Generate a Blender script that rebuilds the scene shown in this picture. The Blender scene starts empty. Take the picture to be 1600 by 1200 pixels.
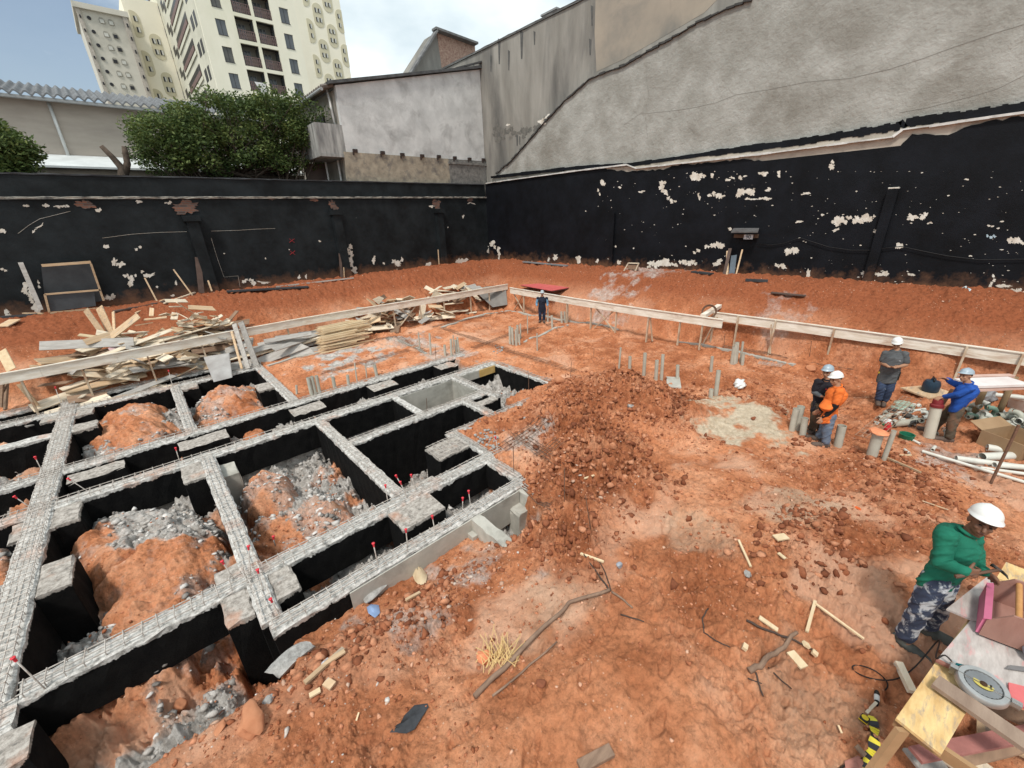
import bpy, bmesh, math, random
import numpy as np
from mathutils import Vector, Matrix
random.seed(7)
RN = random.Random(11)
S = bpy.context.scene
COL = S.collection
# ------------------------------------------------------------------ camera
H = 4.6
FPX, YAW, PIT, ROL = 635.19, math.radians(48.503), math.radians(22.383), math.radians(2.299)
cy, sy, cp, sp, cr, sr = math.cos(YAW), math.sin(YAW), math.cos(PIT), math.sin(PIT), math.cos(ROL), math.sin(ROL)
Fv = Vector((cy*cp, sy*cp, -sp)); Rv = Vector((sy, -cy, 0)); Dv = Fv.cross(Rv)
R2 = cr*Rv + sr*Dv; D2 = -sr*Rv + cr*Dv
cd = bpy.data.cameras.new('camera'); cam = bpy.data.objects.new('camera', cd); COL.objects.link(cam)
cd.sensor_width = 36; cd.lens = 36*FPX/1600; cd.clip_end = 1000; cd.clip_start = .05
m = Matrix((( R2.x, -D2.x, -Fv.x, 0), (R2.y, -D2.y, -Fv.y, 0), (R2.z, -D2.z, -Fv.z, H), (0, 0, 0, 1)))
cam.matrix_world = m
S.camera = cam
# ------------------------------------------------------------------ light
SUN_EL, SUN_AZ = math.radians(58), math.radians(205)     # azimuth measured from +X toward +Y
w = bpy.data.worlds.new('World'); S.world = w; w.use_nodes = True
nt = w.node_tree; nt.nodes.clear()
def nn(t, ty, **k):
    n = t.nodes.new(ty)
    for a, b in k.items(): setattr(n, a, b)
    return n
out = nn(nt, 'ShaderNodeOutputWorld'); bg = nn(nt, 'ShaderNodeBackground')
sky = nn(nt, 'ShaderNodeTexSky', sky_type='NISHITA', sun_disc=False)
sky.sun_elevation = SUN_EL; sky.sun_rotation = math.pi/2 - SUN_AZ
sky.air_density = 1.2; sky.dust_density = 2.0
tc = nn(nt, 'ShaderNodeTexCoord')
mp = nn(nt, 'ShaderNodeMapping'); mp.inputs['Scale'].default_value = (1, 1, 2.2)
n1 = nn(nt, 'ShaderNodeTexNoise'); n1.inputs['Scale'].default_value = 2.1; n1.inputs['Detail'].default_value = 9; n1.inputs['Roughness'].default_value = .55; n1.inputs['Distortion'].default_value = .3
cr1 = nn(nt, 'ShaderNodeValToRGB'); cr1.color_ramp.elements[0].position = .36; cr1.color_ramp.elements[0].color = (.12, .12, .12, 1); cr1.color_ramp.elements[1].position = .50
n2 = nn(nt, 'ShaderNodeTexNoise'); n2.inputs['Scale'].default_value = 3.5; n2.inputs['Detail'].default_value = 7
cr2 = nn(nt, 'ShaderNodeValToRGB')
cr2.color_ramp.elements[0].position = .33; cr2.color_ramp.elements[0].color = (5.2, 6.3, 6.9, 1)
cr2.color_ramp.elements[1].position = .60; cr2.color_ramp.elements[1].color = (8.6, 9.3, 9.5, 1)
mx = nn(nt, 'ShaderNodeMixRGB')
# the clear gap in the cloud low over the sheds (direction-based)
dv = nn(nt, 'ShaderNodeVectorMath', operation='DOT_PRODUCT')
gapdir = (R2*(40-800) + D2*(110-600) + Fv*FPX).normalized()
dv.inputs[1].default_value = gapdir
gr = nn(nt, 'ShaderNodeMapRange'); gr.inputs[1].default_value = .90; gr.inputs[2].default_value = 1.0; gr.inputs[3].default_value = 0; gr.inputs[4].default_value = .33
sb = nn(nt, 'ShaderNodeMath', operation='SUBTRACT')
ad = nn(nt, 'ShaderNodeMath', operation='ADD'); ad.inputs[1].default_value = .12
L = nt.links.new
L(tc.outputs['Generated'], mp.inputs[0]); L(mp.outputs[0], n1.inputs[0]); L(mp.outputs[0], n2.inputs[0])
L(tc.outputs['Generated'], dv.inputs[0]); L(dv.outputs['Value'], gr.inputs[0])
L(n1.outputs[0], ad.inputs[0]); L(ad.outputs[0], sb.inputs[0]); L(gr.outputs[0], sb.inputs[1]); L(sb.outputs[0], cr1.inputs[0])
L(n2.outputs[0], cr2.inputs[0]); L(cr1.outputs[0], mx.inputs[0]); L(sky.outputs[0], mx.inputs[1]); L(cr2.outputs[0], mx.inputs[2])
L(mx.outputs[0], bg.inputs[0]); L(bg.outputs[0], out.inputs[0]); bg.inputs[1].default_value = .09
sd = bpy.data.lights.new('sun', 'SUN'); sd.energy = 2.2; sd.angle = math.radians(9); sd.color = (1, .95, .87)
sun = bpy.data.objects.new('sun', sd); COL.objects.link(sun)
sdir = Vector((math.cos(SUN_EL)*math.cos(SUN_AZ), math.cos(SUN_EL)*math.sin(SUN_AZ), math.sin(SUN_EL)))
sun.rotation_euler = sdir.to_track_quat('Z', 'Y').to_euler()
S.view_settings.view_transform = 'Standard'; S.view_settings.look = 'None'; S.view_settings.exposure = .45; S.view_settings.gamma = 1
# ------------------------------------------------------------------ pixel helpers (photo pixels -> points in the place)
def ray(px, py): return R2*((px-800)/FPX) + D2*((py-600)/FPX) + Fv
def P(px, py, z=0): d = ray(px, py); t = (z-H)/d.z; return Vector((d.x*t, d.y*t, z))
def PX(px, py, x): d = ray(px, py); t = x/d.x; return Vector((x, d.y*t, H+d.z*t))
def PY(px, py, y): d = ray(px, py); t = y/d.y; return Vector((d.x*t, y, H+d.z*t))
# ------------------------------------------------------------------ numpy noise
def _h(ix, iy, s):
    n = (ix.astype(np.int64)*374761393 + iy.astype(np.int64)*668265263 + s*1442695041) & 0xffffffff
    n = ((n ^ (n >> 13))*1274126177) & 0xffffffff
    return ((n ^ (n >> 16)) & 0xffff)/65535.
def vn(x, y, s=0):
    x = np.asarray(x, float); y = np.asarray(y, float)
    ix = np.floor(x); iy = np.floor(y); fx = x-ix; fy = y-iy
    fx = fx*fx*(3-2*fx); fy = fy*fy*(3-2*fy)
    a = _h(ix, iy, s); b = _h(ix+1, iy, s); c = _h(ix, iy+1, s); d = _h(ix+1, iy+1, s)
    return (a*(1-fx)+b*fx)*(1-fy) + (c*(1-fx)+d*fx)*fy - .5
def fbm(x, y, o=4, s=0, r=.5):
    t = 0; a = 1; f = 1
    for i in range(o): t = t + a*vn(x*f+i*17.3, y*f-i*9.1, s+i); a *= r; f *= 2.03
    return t
def ss(a, b, x): t = np.clip((x-a)/(b-a), 0, 1); return t*t*(3-2*t)
# ------------------------------------------------------------------ materials
def newmat(name):
    mt = bpy.data.materials.new(name); mt.use_nodes = True; t = mt.node_tree
    return mt, t, t.nodes['Principled BSDF']
def ramp(t, stops):
    r = nn(t, 'ShaderNodeValToRGB'); e = r.color_ramp.elements
    while len(e) < len(stops): e.new(.5)
    for i, (p, c) in enumerate(stops): e[i].position = p; e[i].color = (c[0], c[1], c[2], 1) if not isinstance(c, (int, float)) else (c, c, c, 1)
    return r
def noise(t, sc, det=4, ro=.55, vec=None, dist=0):
    n = nn(t, 'ShaderNodeTexNoise'); n.inputs['Scale'].default_value = sc; n.inputs['Detail'].default_value = det
    n.inputs['Roughness'].default_value = ro; n.inputs['Distortion'].default_value = dist
    if vec is not None: t.links.new(vec, n.inputs[0])
    return n
MATS = {}
def mat(name, c1, c2=None, sc=6, rough=.85, bump=.3, bs=30, metal=0, stretch=None, var=.0, stain=None, stsc=1.2, st0=.5, st1=.7, coord='Object', det=5, spec=.3, alpha=None, bd=.01):
    if name in MATS: return MATS[name]
    mt, t, p = newmat(name); l = t.links.new
    tcn = nn(t, 'ShaderNodeTexCoord'); mpn = nn(t, 'ShaderNodeMapping')
    if coord == 'World':
        g = nn(t, 'ShaderNodeNewGeometry'); l(g.outputs['Position'], mpn.inputs[0])
    else: l(tcn.outputs[coord], mpn.inputs[0])
    if stretch: mpn.inputs['Scale'].default_value = stretch
    v = mpn.outputs[0]
    c2 = c2 or tuple(x*.7 for x in c1)
    n = noise(t, sc, det, .6, v); r = ramp(t, [(.3, c2), (.7, c1)]); l(n.outputs[0], r.inputs[0]); cout = r.outputs[0]
    if stain:
        n3 = noise(t, stsc, 8, .62, v, .4); r3 = ramp(t, [(st0, 0.), (st1, 1.)]); l(n3.outputs[0], r3.inputs[0])
        m3 = nn(t, 'ShaderNodeMixRGB'); l(r3.outputs[0], m3.inputs[0]); l(cout, m3.inputs[1]); m3.inputs[2].default_value = (*stain, 1); cout = m3.outputs[0]
    if var:
        oi = nn(t, 'ShaderNodeObjectInfo'); hs = nn(t, 'ShaderNodeHueSaturation')
        mr = nn(t, 'ShaderNodeMapRange'); mr.inputs[3].default_value = 1-var; mr.inputs[4].default_value = 1+var
        l(oi.outputs['Random'], mr.inputs[0]); l(mr.outputs[0], hs.inputs['Value']); l(cout, hs.inputs['Color']); cout = hs.outputs[0]
    l(cout, p.inputs['Base Color'])
    p.inputs['Roughness'].default_value = rough; p.inputs['Metallic'].default_value = metal
    p.inputs['Specular IOR Level'].default_value = spec
    if bump:
        nb = noise(t, bs, 5, .65, v); b = nn(t, 'ShaderNodeBump'); b.inputs['Strength'].default_value = bump; b.inputs['Distance'].default_value = bd
        l(nb.outputs[0], b.inputs['Height']); l(b.outputs[0], p.inputs['Normal'])
    if alpha is not None: p.inputs['Alpha'].default_value = alpha
    MATS[name] = mt
    return mt
# ------------------------------------------------------------------ objects
def tag(o, label=None, cat=None, group=None, kind=None):
    if label: o['label'] = label
    if cat: o['category'] = cat
    if group: o['group'] = group
    if kind: o['kind'] = kind
    return o
ORG = {}
def thing(name, loc, label=None, cat=None, group=None):
    o = bpy.data.objects.new(name, None); COL.objects.link(o); o.location = loc; o.empty_display_size = .2
    ORG[o] = Vector(loc); tag(o, label, cat, group); return o
class MB:
    def __init__(s): s.v = []; s.f = []; s.mi = []; s.cur = 0
    def add(s, vs, fs):
        n = len(s.v); s.v += [tuple(x) for x in vs]; s.f += [[i+n for i in f] for f in fs]; s.mi += [s.cur]*len(fs); return s
    def box(s, x0, x1, y0, y1, z0, z1):
        v = [(x, y, z) for x in (x0, x1) for y in (y0, y1) for z in (z0, z1)]
        return s.add(v, [(0, 1, 3, 2), (4, 6, 7, 5), (0, 4, 5, 1), (2, 3, 7, 6), (0, 2, 6, 4), (1, 5, 7, 3)])
    def obox(s, c, ax, ay, az):      # centre and half-axis vectors
        c = Vector(c); v = [c+a*ax+b*ay+d*az for a in (-1, 1) for b in (-1, 1) for d in (-1, 1)]
        return s.add(v, [(0, 1, 3, 2), (4, 6, 7, 5), (0, 4, 5, 1), (2, 3, 7, 6), (0, 2, 6, 4), (1, 5, 7, 3)])
    def bar(s, a, b, w, t, up=Vector((0, 0, 1))):   # plank from a to b, w across, t thick along up
        a = Vector(a); b = Vector(b); d = b-a; l = d.length; d.normalize()
        sd = d.cross(up)
        if sd.length < 1e-4: sd = d.cross(Vector((0, 1, 0)))
        sd.normalize(); u = sd.cross(d).normalized()
        return s.obox((a+b)/2, d*(l/2), sd*(w/2), u*(t/2))
    def tube(s, pts, r, n=8, cap=True, r2=None):
        pts = [Vector(p) for p in pts]; k = len(pts); rings = []; prev = None
        for i, p in enumerate(pts):
            d = (pts[min(i+1, k-1)]-pts[max(i-1, 0)]).normalized()
            if prev is None:
                a = d.orthogonal().normalized()
            else:
                a = (prev - d*prev.dot(d)).normalized()
            prev = a; b = d.cross(a)
            rr = r if r2 is None else r+(r2-r)*i/(k-1)
            if isinstance(r, (list, tuple)): rr = r[i]
            rings.append([p+(a*math.cos(2*math.pi*j/n)+b*math.sin(2*math.pi*j/n))*rr for j in range(n)])
        vs = [q for rg in rings for q in rg]; fs = []
        for i in range(k-1):
            for j in range(n): fs.append((i*n+j, i*n+(j+1) % n, (i+1)*n+(j+1) % n, (i+1)*n+j))
        if cap: fs += [tuple(range(n))[::-1], tuple(range((k-1)*n, k*n))]
        return s.add(vs, fs)
    def pipe(s, a, b, r, th=.006, n=16):            # open hollow pipe
        a = Vector(a); b = Vector(b); d = (b-a).normalized(); u = d.orthogonal().normalized(); w_ = d.cross(u); vs = []
        for p, rr in ((a, r), (b, r), (b, r-th), (a, r-th)):
            vs += [p+(u*math.cos(2*math.pi*j/n)+w_*math.sin(2*math.pi*j/n))*rr for j in range(n)]
        fs = []
        for i in range(4):
            for j in range(n): fs.append((i*n+j, i*n+(j+1) % n, ((i+1) % 4)*n+(j+1) % n, ((i+1) % 4)*n+j))
        return s.add(vs, fs)
    def prism(s, poly, d):                          # polygon of 3-D points extruded by vector d
        n = len(poly); p = [Vector(q) for q in poly]; d = Vector(d)
        return s.add(p+[q+d for q in p], [tuple(range(n))[::-1], tuple(range(n, 2*n))]+[(i, (i+1) % n, n+(i+1) % n, n+i) for i in range(n)])
    def lathe(s, c, prof, n=16, ax=Vector((0, 0, 1)), sx=1):   # prof list of (r,z)
        c = Vector(c); u = ax.orthogonal().normalized(); w_ = ax.cross(u); vs = []
        for r, z in prof: vs += [c+ax*z+(u*math.cos(2*math.pi*j/n)+w_*math.sin(2*math.pi*j/n)*sx)*r for j in range(n)]
        k = len(prof); fs = [(i*n+j, i*n+(j+1) % n, (i+1)*n+(j+1) % n, (i+1)*n+j) for i in range(k-1) for j in range(n)]
        fs += [tuple(range(n))[::-1], tuple(range((k-1)*n, k*n))]
        return s.add(vs, fs)
    def ell(s, c, ax, ay, az, n=10, jit=0):
        c = Vector(c); vs = []; fs = []
        for i in range(n+1):
            th = math.pi*i/n
            for j in range(2*n):
                ph = math.pi*j/n; k = 1+(RN.uniform(-jit, jit) if jit else 0)
                vs.append(c+(ax*math.sin(th)*math.cos(ph)+ay*math.sin(th)*math.sin(ph)+az*math.cos(th))*k)
        for i in range(n):
            for j in range(2*n): fs.append((i*2*n+j, (i+1)*2*n+j, (i+1)*2*n+(j+1) % (2*n), i*2*n+(j+1) % (2*n)))
        return s.add(vs, fs)
    def rock(s, c, r, sq=(1, 1, .7), sub=2, rough=.25):
        b = bmesh.new(); bmesh.ops.create_icosphere(b, subdivisions=sub, radius=1)
        ph = RN.uniform(0, 99); rz = Matrix.Rotation(RN.uniform(0, 6.28), 3, 'Z')
        cuts = [(Vector((RN.gauss(0, 1), RN.gauss(0, 1), RN.gauss(0, 1))).normalized(), RN.uniform(.5, .85)) for _ in range(6)]
        vs = []
        for v in b.verts:
            p = v.co.copy()
            for nrm, dd in cuts:
                k = p.dot(nrm)
                if k > dd: p -= nrm*(k-dd)
            q = p*(1+rough*float(vn(p.x*2+ph, p.y*2+p.z*1.7+ph)))
            q = rz @ Vector((q.x*sq[0], q.y*sq[1], q.z*sq[2]))
            vs.append(Vector(c)+q*r)
        fs = [[v.index for v in f.verts] for f in b.faces]; b.free(); return s.add(vs, fs)
    def build(s, name, mats, parent=None, smooth=False, origin=None, bevel=0, **tg):
        me = bpy.data.meshes.new(name)
        vs = np.array(s.v, float).reshape(-1, 3)
        if parent is not None: o0 = np.array(ORG[parent])
        elif origin is not None: o0 = np.array(origin, float)
        else: o0 = np.array([(vs[:, 0].min()+vs[:, 0].max())/2, (vs[:, 1].min()+vs[:, 1].max())/2, vs[:, 2].min()])
        off = o0
        me.from_pydata([tuple(q) for q in (vs-off)], [], s.f)
        if not isinstance(mats, (list, tuple)): mats = [mats]
        for mm in mats: me.materials.append(mm)
        if len(mats) > 1: me.polygons.foreach_set('material_index', s.mi)
        bm = bmesh.new(); bm.from_mesh(me); bmesh.ops.recalc_face_normals(bm, faces=bm.faces); bm.to_mesh(me); bm.free()
        if smooth:
            me.polygons.foreach_set('use_smooth', [True]*len(me.polygons))
            if smooth == 2: me.set_sharp_from_angle(angle=math.radians(40))
        me.update()
        o = bpy.data.objects.new(name, me); COL.objects.link(o)
        if parent is not None:
            o.parent = parent; ORG[o] = ORG[parent]
            # sub-parts: parent may itself be a mesh part whose local origin is the thing's origin
        else: o.location = o0; ORG[o] = Vector(o0)
        if bevel:
            b = o.modifiers.new('bevel', 'BEVEL'); b.width = bevel; b.segments = 2; b.limit_method = 'ANGLE'
        if tg: tag(o, **tg)
        return o
# ------------------------------------------------------------------ terrain
RECT = [(-12, 2.5, 5.0, 10.3, .92), (-12, 2.5, 10.2, 12.0, .6), (-12, 2.45, 11.9, 17.3, .68), (-12, .1, 4.3, 5.4, .98),
        (-.1, 3.3, 4.75, 6.0, .8), (-.5, .2, 4.6, 5.6, 1.2), (3.2, 4.45, 4.75, 5.8, .75), (2.35, 4.5, 5.8, 10.3, 1.55), (3.6, 6.5, 7.3, 8.7, 1.5), (4.4, 6.6, 8.4, 10.3, 1.5),
        (6.5, 8.2, 7.75, 10.3, .75), (2.4, 7.6, 10.2, 11.9, .62), (3.15, 4.05, 3.75, 4.75, .5), (5.1, 5.6, 6.35, 6.7, .25), (6.0, 6.35, 5.5, 5.85, .18)]
LUMP = [((298, 634), (410, 612), (352, 594), (350, 644), -.06, 0), ((285, 672), (440, 638), (360, 638), (350, 672), -.3, 0),
        ((128, 676), (262, 642), (205, 628), (190, 698), -.18, 0), ((172, 712), (278, 668), (235, 660), (215, 712), -.38, 0),
        ((94, 868), (345, 835), (215, 782), (215, 905), -.32, .9), ((160, 955), (330, 900), (240, 893), (235, 990), -.55, 0), ((262, 878), (352, 850), (310, 838), (310, 892), -.5, .1),
        ((372, 778), (462, 762), (415, 730), (415, 790), -.35, .2), ((380, 850), (565, 800), (470, 772), (470, 875), -.55, .6),
        ((376, 688), (418, 675), (398, 662), (398, 692), -.28, 0), ((-60, 712), (66, 692), (0, 668), (0, 745), -.45, 0), ((-60, 905), (22, 870), (0, 850), (0, 930), -.45, .3),
        ((215, 1075), (300, 1010), (250, 1015), (275, 1080), -.62, .35)]
LV = []
for l, r, b, f, top, g in LUMP:
    zp = top-.12; l, r, b, f = (P(*q, zp) for q in (l, r, b, f)); c = (l+r+b+f)/4
    u = (r-l)/2; v = (b-f)/2; M2 = np.linalg.inv(np.array([[u.x, v.x], [u.y, v.y]])); LV.append((c.x, c.y, M2, top, g))
MOUND = [(955, 600, .50, 1.0, 1.2), (1035, 622, .42, .7, .8), (885, 640, .4, .8, .8), (930, 690, .42, .9, .7), (890, 765, .25, .7, .7), (985, 735, .3, .45, .7), (875, 835, .3, .42, .55),
         (1180, 640, .22, 1.0, 1.1), (1420, 750, .2, 1.1, .5), (1330, 725, .15, .7, .5), (1260, 555, .2, .9, .7), (520, 1020, .14, .7, .3), (650, 930, .16, .6, .35), (1250, 860, .12, .7, .4)]
MV = []
for px, py, h, rx, ry in MOUND: c = P(px, py, h); MV.append((c.x, c.y, h, rx, ry))
CHP = [(*P(px, py, .1)[:2], r) for px, py, r in ((1400, 780, 1.1), (1300, 745, .9), (1500, 860, .8), (1350, 860, .7), (1230, 720, .6), (1240, 800, .35), (925, 720, .8), (870, 820, .6), (1180, 560, .9), (1300, 620, 1.3), (1450, 900, .6), (700, 1000, .5), (1000, 790, .3), (1045, 900, .2), (1280, 870, .5))]
def CH(x, y):
    q = 0*x
    for a, b, r in CHP: q = np.maximum(q, ss(1.25, .35, np.hypot(x-a, y-b)/r+fbm(x*2.2, y*2.2, 3, 141)*.9))
    return q
def terr(x, y, detail=True):
    x = np.asarray(x, float); y = np.asarray(y, float)
    z = .45*(1-ss(5.5, 9, x))*(1-ss(1.2, 4.2, y)) + .1*(1-ss(3.9, 5, y))*(1-ss(-.5, 2, x))
    z = z - .38*ss(3.3, 4.5, y)*(1-ss(4.7, 5.6, y))*ss(-.3, .5, x)*(1-ss(3.6, 4.8, x))
    wob = fbm(x*.35, y*.35, 3, 5)*.5
    # excavated strip where the workers stand
    z = z - .32*np.exp(-(((y-1.75-(x-11)*-.05)/.55)**2))*ss(9.8, 10.6, x)*(1-ss(14, 15, x))
    bx = ss(14.35, 17.3, x+wob); by = ss(17.2, 21.2, y+wob)
    prof = lambda t: .35*ss(0, .15, t)+.65*t
    bz = 2.02*np.maximum(prof(bx), prof(by)); rgt = .17*(1-ss(2, 20, y))*ss(12, 17, x)
    z = z*(1-np.maximum(bx, by)) + bz + rgt*np.maximum(bx, by)
    for cx, cy_, h, rx, ry in MV:
        d = ((x-cx)/rx)**2+((y-cy_)/ry)**2; k = np.exp(-d*.9); z = z + h*k*(1+.0)
    moundm = 0
    for cx, cy_, h, rx, ry in MV[:7]: moundm = moundm+np.exp(-(((x-cx)/rx)**2+((y-cy_)/ry)**2)*.8)
    moundm = np.clip(moundm, 0, 1)
    rough = fbm(x*1.1, y*1.1, 3, 3)*.14
    if detail:
        n = fbm(x*5, y*5, 4, 9, .6); c = np.abs(fbm(x*7, y*7, 3, 31, .55))
        rough = rough+n*(.05+.10*moundm)+(.20*moundm)*(.3-c)*2+moundm*fbm(x*2.1, y*2.1, 3, 98)*.35 + .05*np.maximum(bx, by)*fbm(x*9, y*9, 3, 77)*2 + fbm(x*18, y*18, 2, 41)*.012
        patch = np.maximum(ss(.05, .3, fbm(x*.55, y*.55, 3, 88)), CH(x, y)); rough = rough+patch*fbm(x*8, y*8, 4, 51, .65)*.10
    dig = 0*x
    wx = x+fbm(x*2.2, y*2.2, 2, 61)*.10; wy = y+fbm(x*2.2, y*2.2, 2, 62)*.12
    for x0, x1, y0, y1, dd in RECT:
        e = .10
        f = ss(x0-e, x0+e, wx)*(1-ss(x1-e, x1+e, wx))*ss(y0-(.55 if y0 == 4.3 else e), y0+e, wy)*(1-ss(y1-e, y1+e, wy))
        dig = np.maximum(dig, f*dd)
    inpit = ss(.05, .3, dig)
    base = z+rough*(1-inpit*.3) - dig
    base = base + inpit*fbm(x*2.4, y*2.4, 5, 23, .65)*.45
    grey = inpit*ss(-.15, .15, fbm(x*1.1, y*1.1, 4, 66)+.14)
    for cx, cy_, M2, top, g in LV:
        a = M2[0, 0]*(x-cx)+M2[0, 1]*(y-cy_); b = M2[1, 0]*(x-cx)+M2[1, 1]*(y-cy_)
        d = (a*a*a*a+b*b*b*b)**.25*(.5)+np.sqrt(a*a+b*b)*.5
        d = d*(1+.22*fbm(x*1.9, y*1.9, 3, 12)); k = np.sqrt(np.clip(1-d**3.2, 0, 1))
        zz = -1.0+(top+1.0)*k+fbm(x*2.6, y*2.6, 5, 15, .62)*.17-np.maximum(0, .12-np.abs(fbm(x*1.3+y*.5, y*1.3, 3, 19)))*1.1+np.abs(fbm(x*8, y*8, 3, 44))*.05
        up = (k > .02) & (zz > base)
        gm = g*ss(-.05, .25, fbm(x*1.6, y*1.6, 4, 90)+(b+.25)*.5) if g else 0*x
        gm = np.maximum(gm, .04+.42*ss(.0, .35, fbm(x*1.7, y*1.7, 4, 95)))
        grey = np.where(up, gm, grey); base = np.where(up, zz, base)
    dark = np.clip(moundm*1.1+.55*ss(0, .3, fbm(x*.6, y*.6, 4, 71)) + .5*ss(9.5, 11, x)*(1-ss(14.5, 16, x)) + .8*np.exp(-((y-1.5)/1.3)**2)*ss(8.5, 10.5, x)+CH(x, y), 0, 1)*(1-inpit)
    return base, grey, dark, np.maximum(bx, by)
_gx = np.arange(-7, 19.5, .05); _gy = np.arange(-5, 23, .05); _GX, _GY = np.meshgrid(_gx, _gy, indexing='ij'); _GZ = terr(_GX.ravel(), _GY.ravel())[0].reshape(_GX.shape)
def hz(x, y):
    u = min(max((x+7)/.05, 0), len(_gx)-2.001); v = min(max((y+5)/.05, 0), len(_gy)-2.001); i, j = int(u), int(v); a, b = u-i, v-j
    return float((_GZ[i, j]*(1-a)+_GZ[i+1, j]*a)*(1-b)+(_GZ[i, j+1]*(1-a)+_GZ[i+1, j+1]*a)*b)
def G(px, py, dz=0):
    z = 0
    for i in range(14): p = P(px, py, z); z = .5*z+.5*hz(p.x, p.y)
    return Vector((p.x, p.y, z+dz))
def make_terrain():
    phs = np.concatenate([np.linspace(2, 9, 12), np.linspace(9.5, 60, 330), np.linspace(60.14, 81.5, 430)]); r = H*np.tan(np.radians(phs))
    yd = math.degrees(YAW)
    th = np.radians(yd+np.concatenate([np.linspace(-180, -62, 60)[:-1], np.linspace(-62, 62, 1000), np.linspace(62, 180, 60)[1:]]))
    th = th[:-1]; nr, na = len(r), len(th)
    RR, TT = np.meshgrid(r, th, indexing='ij'); X = RR*np.cos(TT); Y = RR*np.sin(TT)
    X = np.clip(X, -40, 18.3); Y = np.clip(Y, -40, 22.4)
    Z, Gm, Dm, Bm = terr(X.ravel(), Y.ravel()); n = nr*na
    fr_ = random.Random(3); xr, yr = X.ravel(), Y.ravel()
    for pa_, pb_, nst in (((1150, 1190), (1330, 900), 9), ((820, 1180), (1060, 820), 10), ((1010, 1150), (1190, 760), 9), ((1060, 830), (1230, 720), 7), ((1380, 1000), (1200, 800), 8), ((700, 1150), (960, 900), 8), ((960, 560), (860, 520), 6), ((1300, 790), (1420, 720), 6)):
        p0, p1 = P(*pa_, .3), P(*pb_, .15); d = (p1-p0).normalized(); s_ = Vector((-d.y, d.x, 0))
        for k in range(nst):
            c = p0.lerp(p1, (k+fr_.uniform(-.2, .2))/nst)+s_*(.11*(1 if k % 2 else -1)+fr_.uniform(-.06, .06)); an = math.atan2(d.y, d.x)+fr_.uniform(-.3, .3); ca, sa = math.cos(an), math.sin(an)
            nb = (np.abs(xr-c.x) < .3) & (np.abs(yr-c.y) < .3); u_ = (xr[nb]-c.x)*ca+(yr[nb]-c.y)*sa; v_ = -(xr[nb]-c.x)*sa+(yr[nb]-c.y)*ca
            e = np.sqrt((u_/.15)**2+(v_/(.055-.012*np.sign(u_)))**2); Z[nb] += -.028*(1-ss(.75, 1.05, e))+.012*np.exp(-((e-1.2)/.18)**2)+.006*np.sin(u_*160)*(e < .9)
    co = np.stack([xr, yr, Z], 1)
    ii, jj = np.meshgrid(np.arange(nr-1), np.arange(na), indexing='ij'); j2 = (jj+1) % na
    q = np.stack([ii*na+jj, (ii+1)*na+jj, (ii+1)*na+j2, ii*na+j2], -1).reshape(-1, 4)
    A = co[q]; ok = ~((np.ptp(A[:, :, 0], 1) < 1e-6) | (np.ptp(A[:, :, 1], 1) < 1e-6)); q = q[ok]
    me = bpy.data.meshes.new('ground'); me.vertices.add(n+1); me.vertices.foreach_set('co', np.concatenate([co.ravel(), [0, 0, hz(0, 0)]]))
    fan = [(n, j, (j+1) % na) for j in range(na)]
    loops = np.concatenate([q.ravel(), np.array(fan).ravel()]); me.loops.add(len(loops)); me.loops.foreach_set('vertex_index', loops)
    me.polygons.add(len(q)+na); st = np.concatenate([np.arange(len(q))*4, len(q)*4+np.arange(na)*3]); me.polygons.foreach_set('loop_start', st)
    me.polygons.foreach_set('loop_total', np.concatenate([np.full(len(q), 4), np.full(na, 3)])); me.polygons.foreach_set('use_smooth', np.ones(len(q)+na, bool)); me.update(calc_edges=True)
    x, y = X.ravel(), Y.ravel()
    sc = P(1160, 655, .1); sandm = ss(1.2, .45, np.sqrt(((x-sc.x)/1.15)**2+((y-sc.y)/.95)**2)+fbm(x*2.3, y*2.3, 5, 101, .65)*1.3)
    for (px, py, rr, am) in ((1260, 790, .5, .45), (1085, 850, .5, .35), (860, 960, .6, .25), (1230, 830, .4, .5), (1270, 1120, .5, .3)):
        q0 = P(px, py, .2); sandm = np.maximum(sandm, am*ss(1.2, .4, np.hypot(x-q0.x, y-q0.y)/rr+fbm(x*3, y*3, 3, 103)*.8))
    pale = ss(.12, .34, fbm(x*.8, y*.8, 4, 200))*.65*(1-Dm)*(1-Bm)
    for (px, py, rr, am) in ((545, 560, 1.4, .9), (640, 535, 1.2, .6), (950, 500, 1.2, .5), (1020, 490, 1.5, .5), (700, 555, 1, .5), (820, 690, .7, .6), (1200, 545, .8, .3), (1480, 720, .8, .5), (700, 895, .8, .5), (640, 960, .6, .5)):
        q0 = P(px, py, 0); Gm = np.maximum(Gm, am*ss(1.1, .2, np.hypot(x-q0.x, y-q0.y)/rr+fbm(x*2.5, y*2.5, 4, 203)*1.6))
    col = np.stack([Gm, sandm, Dm, pale], 1); col = np.concatenate([col, [[0, 0, 0, 0]]])
    a = me.color_attributes.new('mask', 'FLOAT_COLOR', 'POINT'); a.data.foreach_set('color', col.astype(np.float32).ravel())
    bm_ = me.attributes.new('berm', 'FLOAT', 'POINT'); bm_.data.foreach_set('value', np.concatenate([Bm, [0]]).astype(np.float32))
    mt, t, p = newmat('red_soil'); l = t.links.new
    g = nn(t, 'ShaderNodeNewGeometry'); v = g.outputs['Position']
    at = nn(t, 'ShaderNodeVertexColor', layer_name='mask'); sp = nn(t, 'ShaderNodeSeparateColor'); l(at.outputs[0], sp.inputs[0])
    n0 = noise(t, 1.1, 6, .6, v); c0 = ramp(t, [(.32, (.42, .150, .066)), (.5, (.60, .245, .120)), (.66, (.72, .355, .205))]); l(n0.outputs[0], c0.inputs[0])
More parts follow.
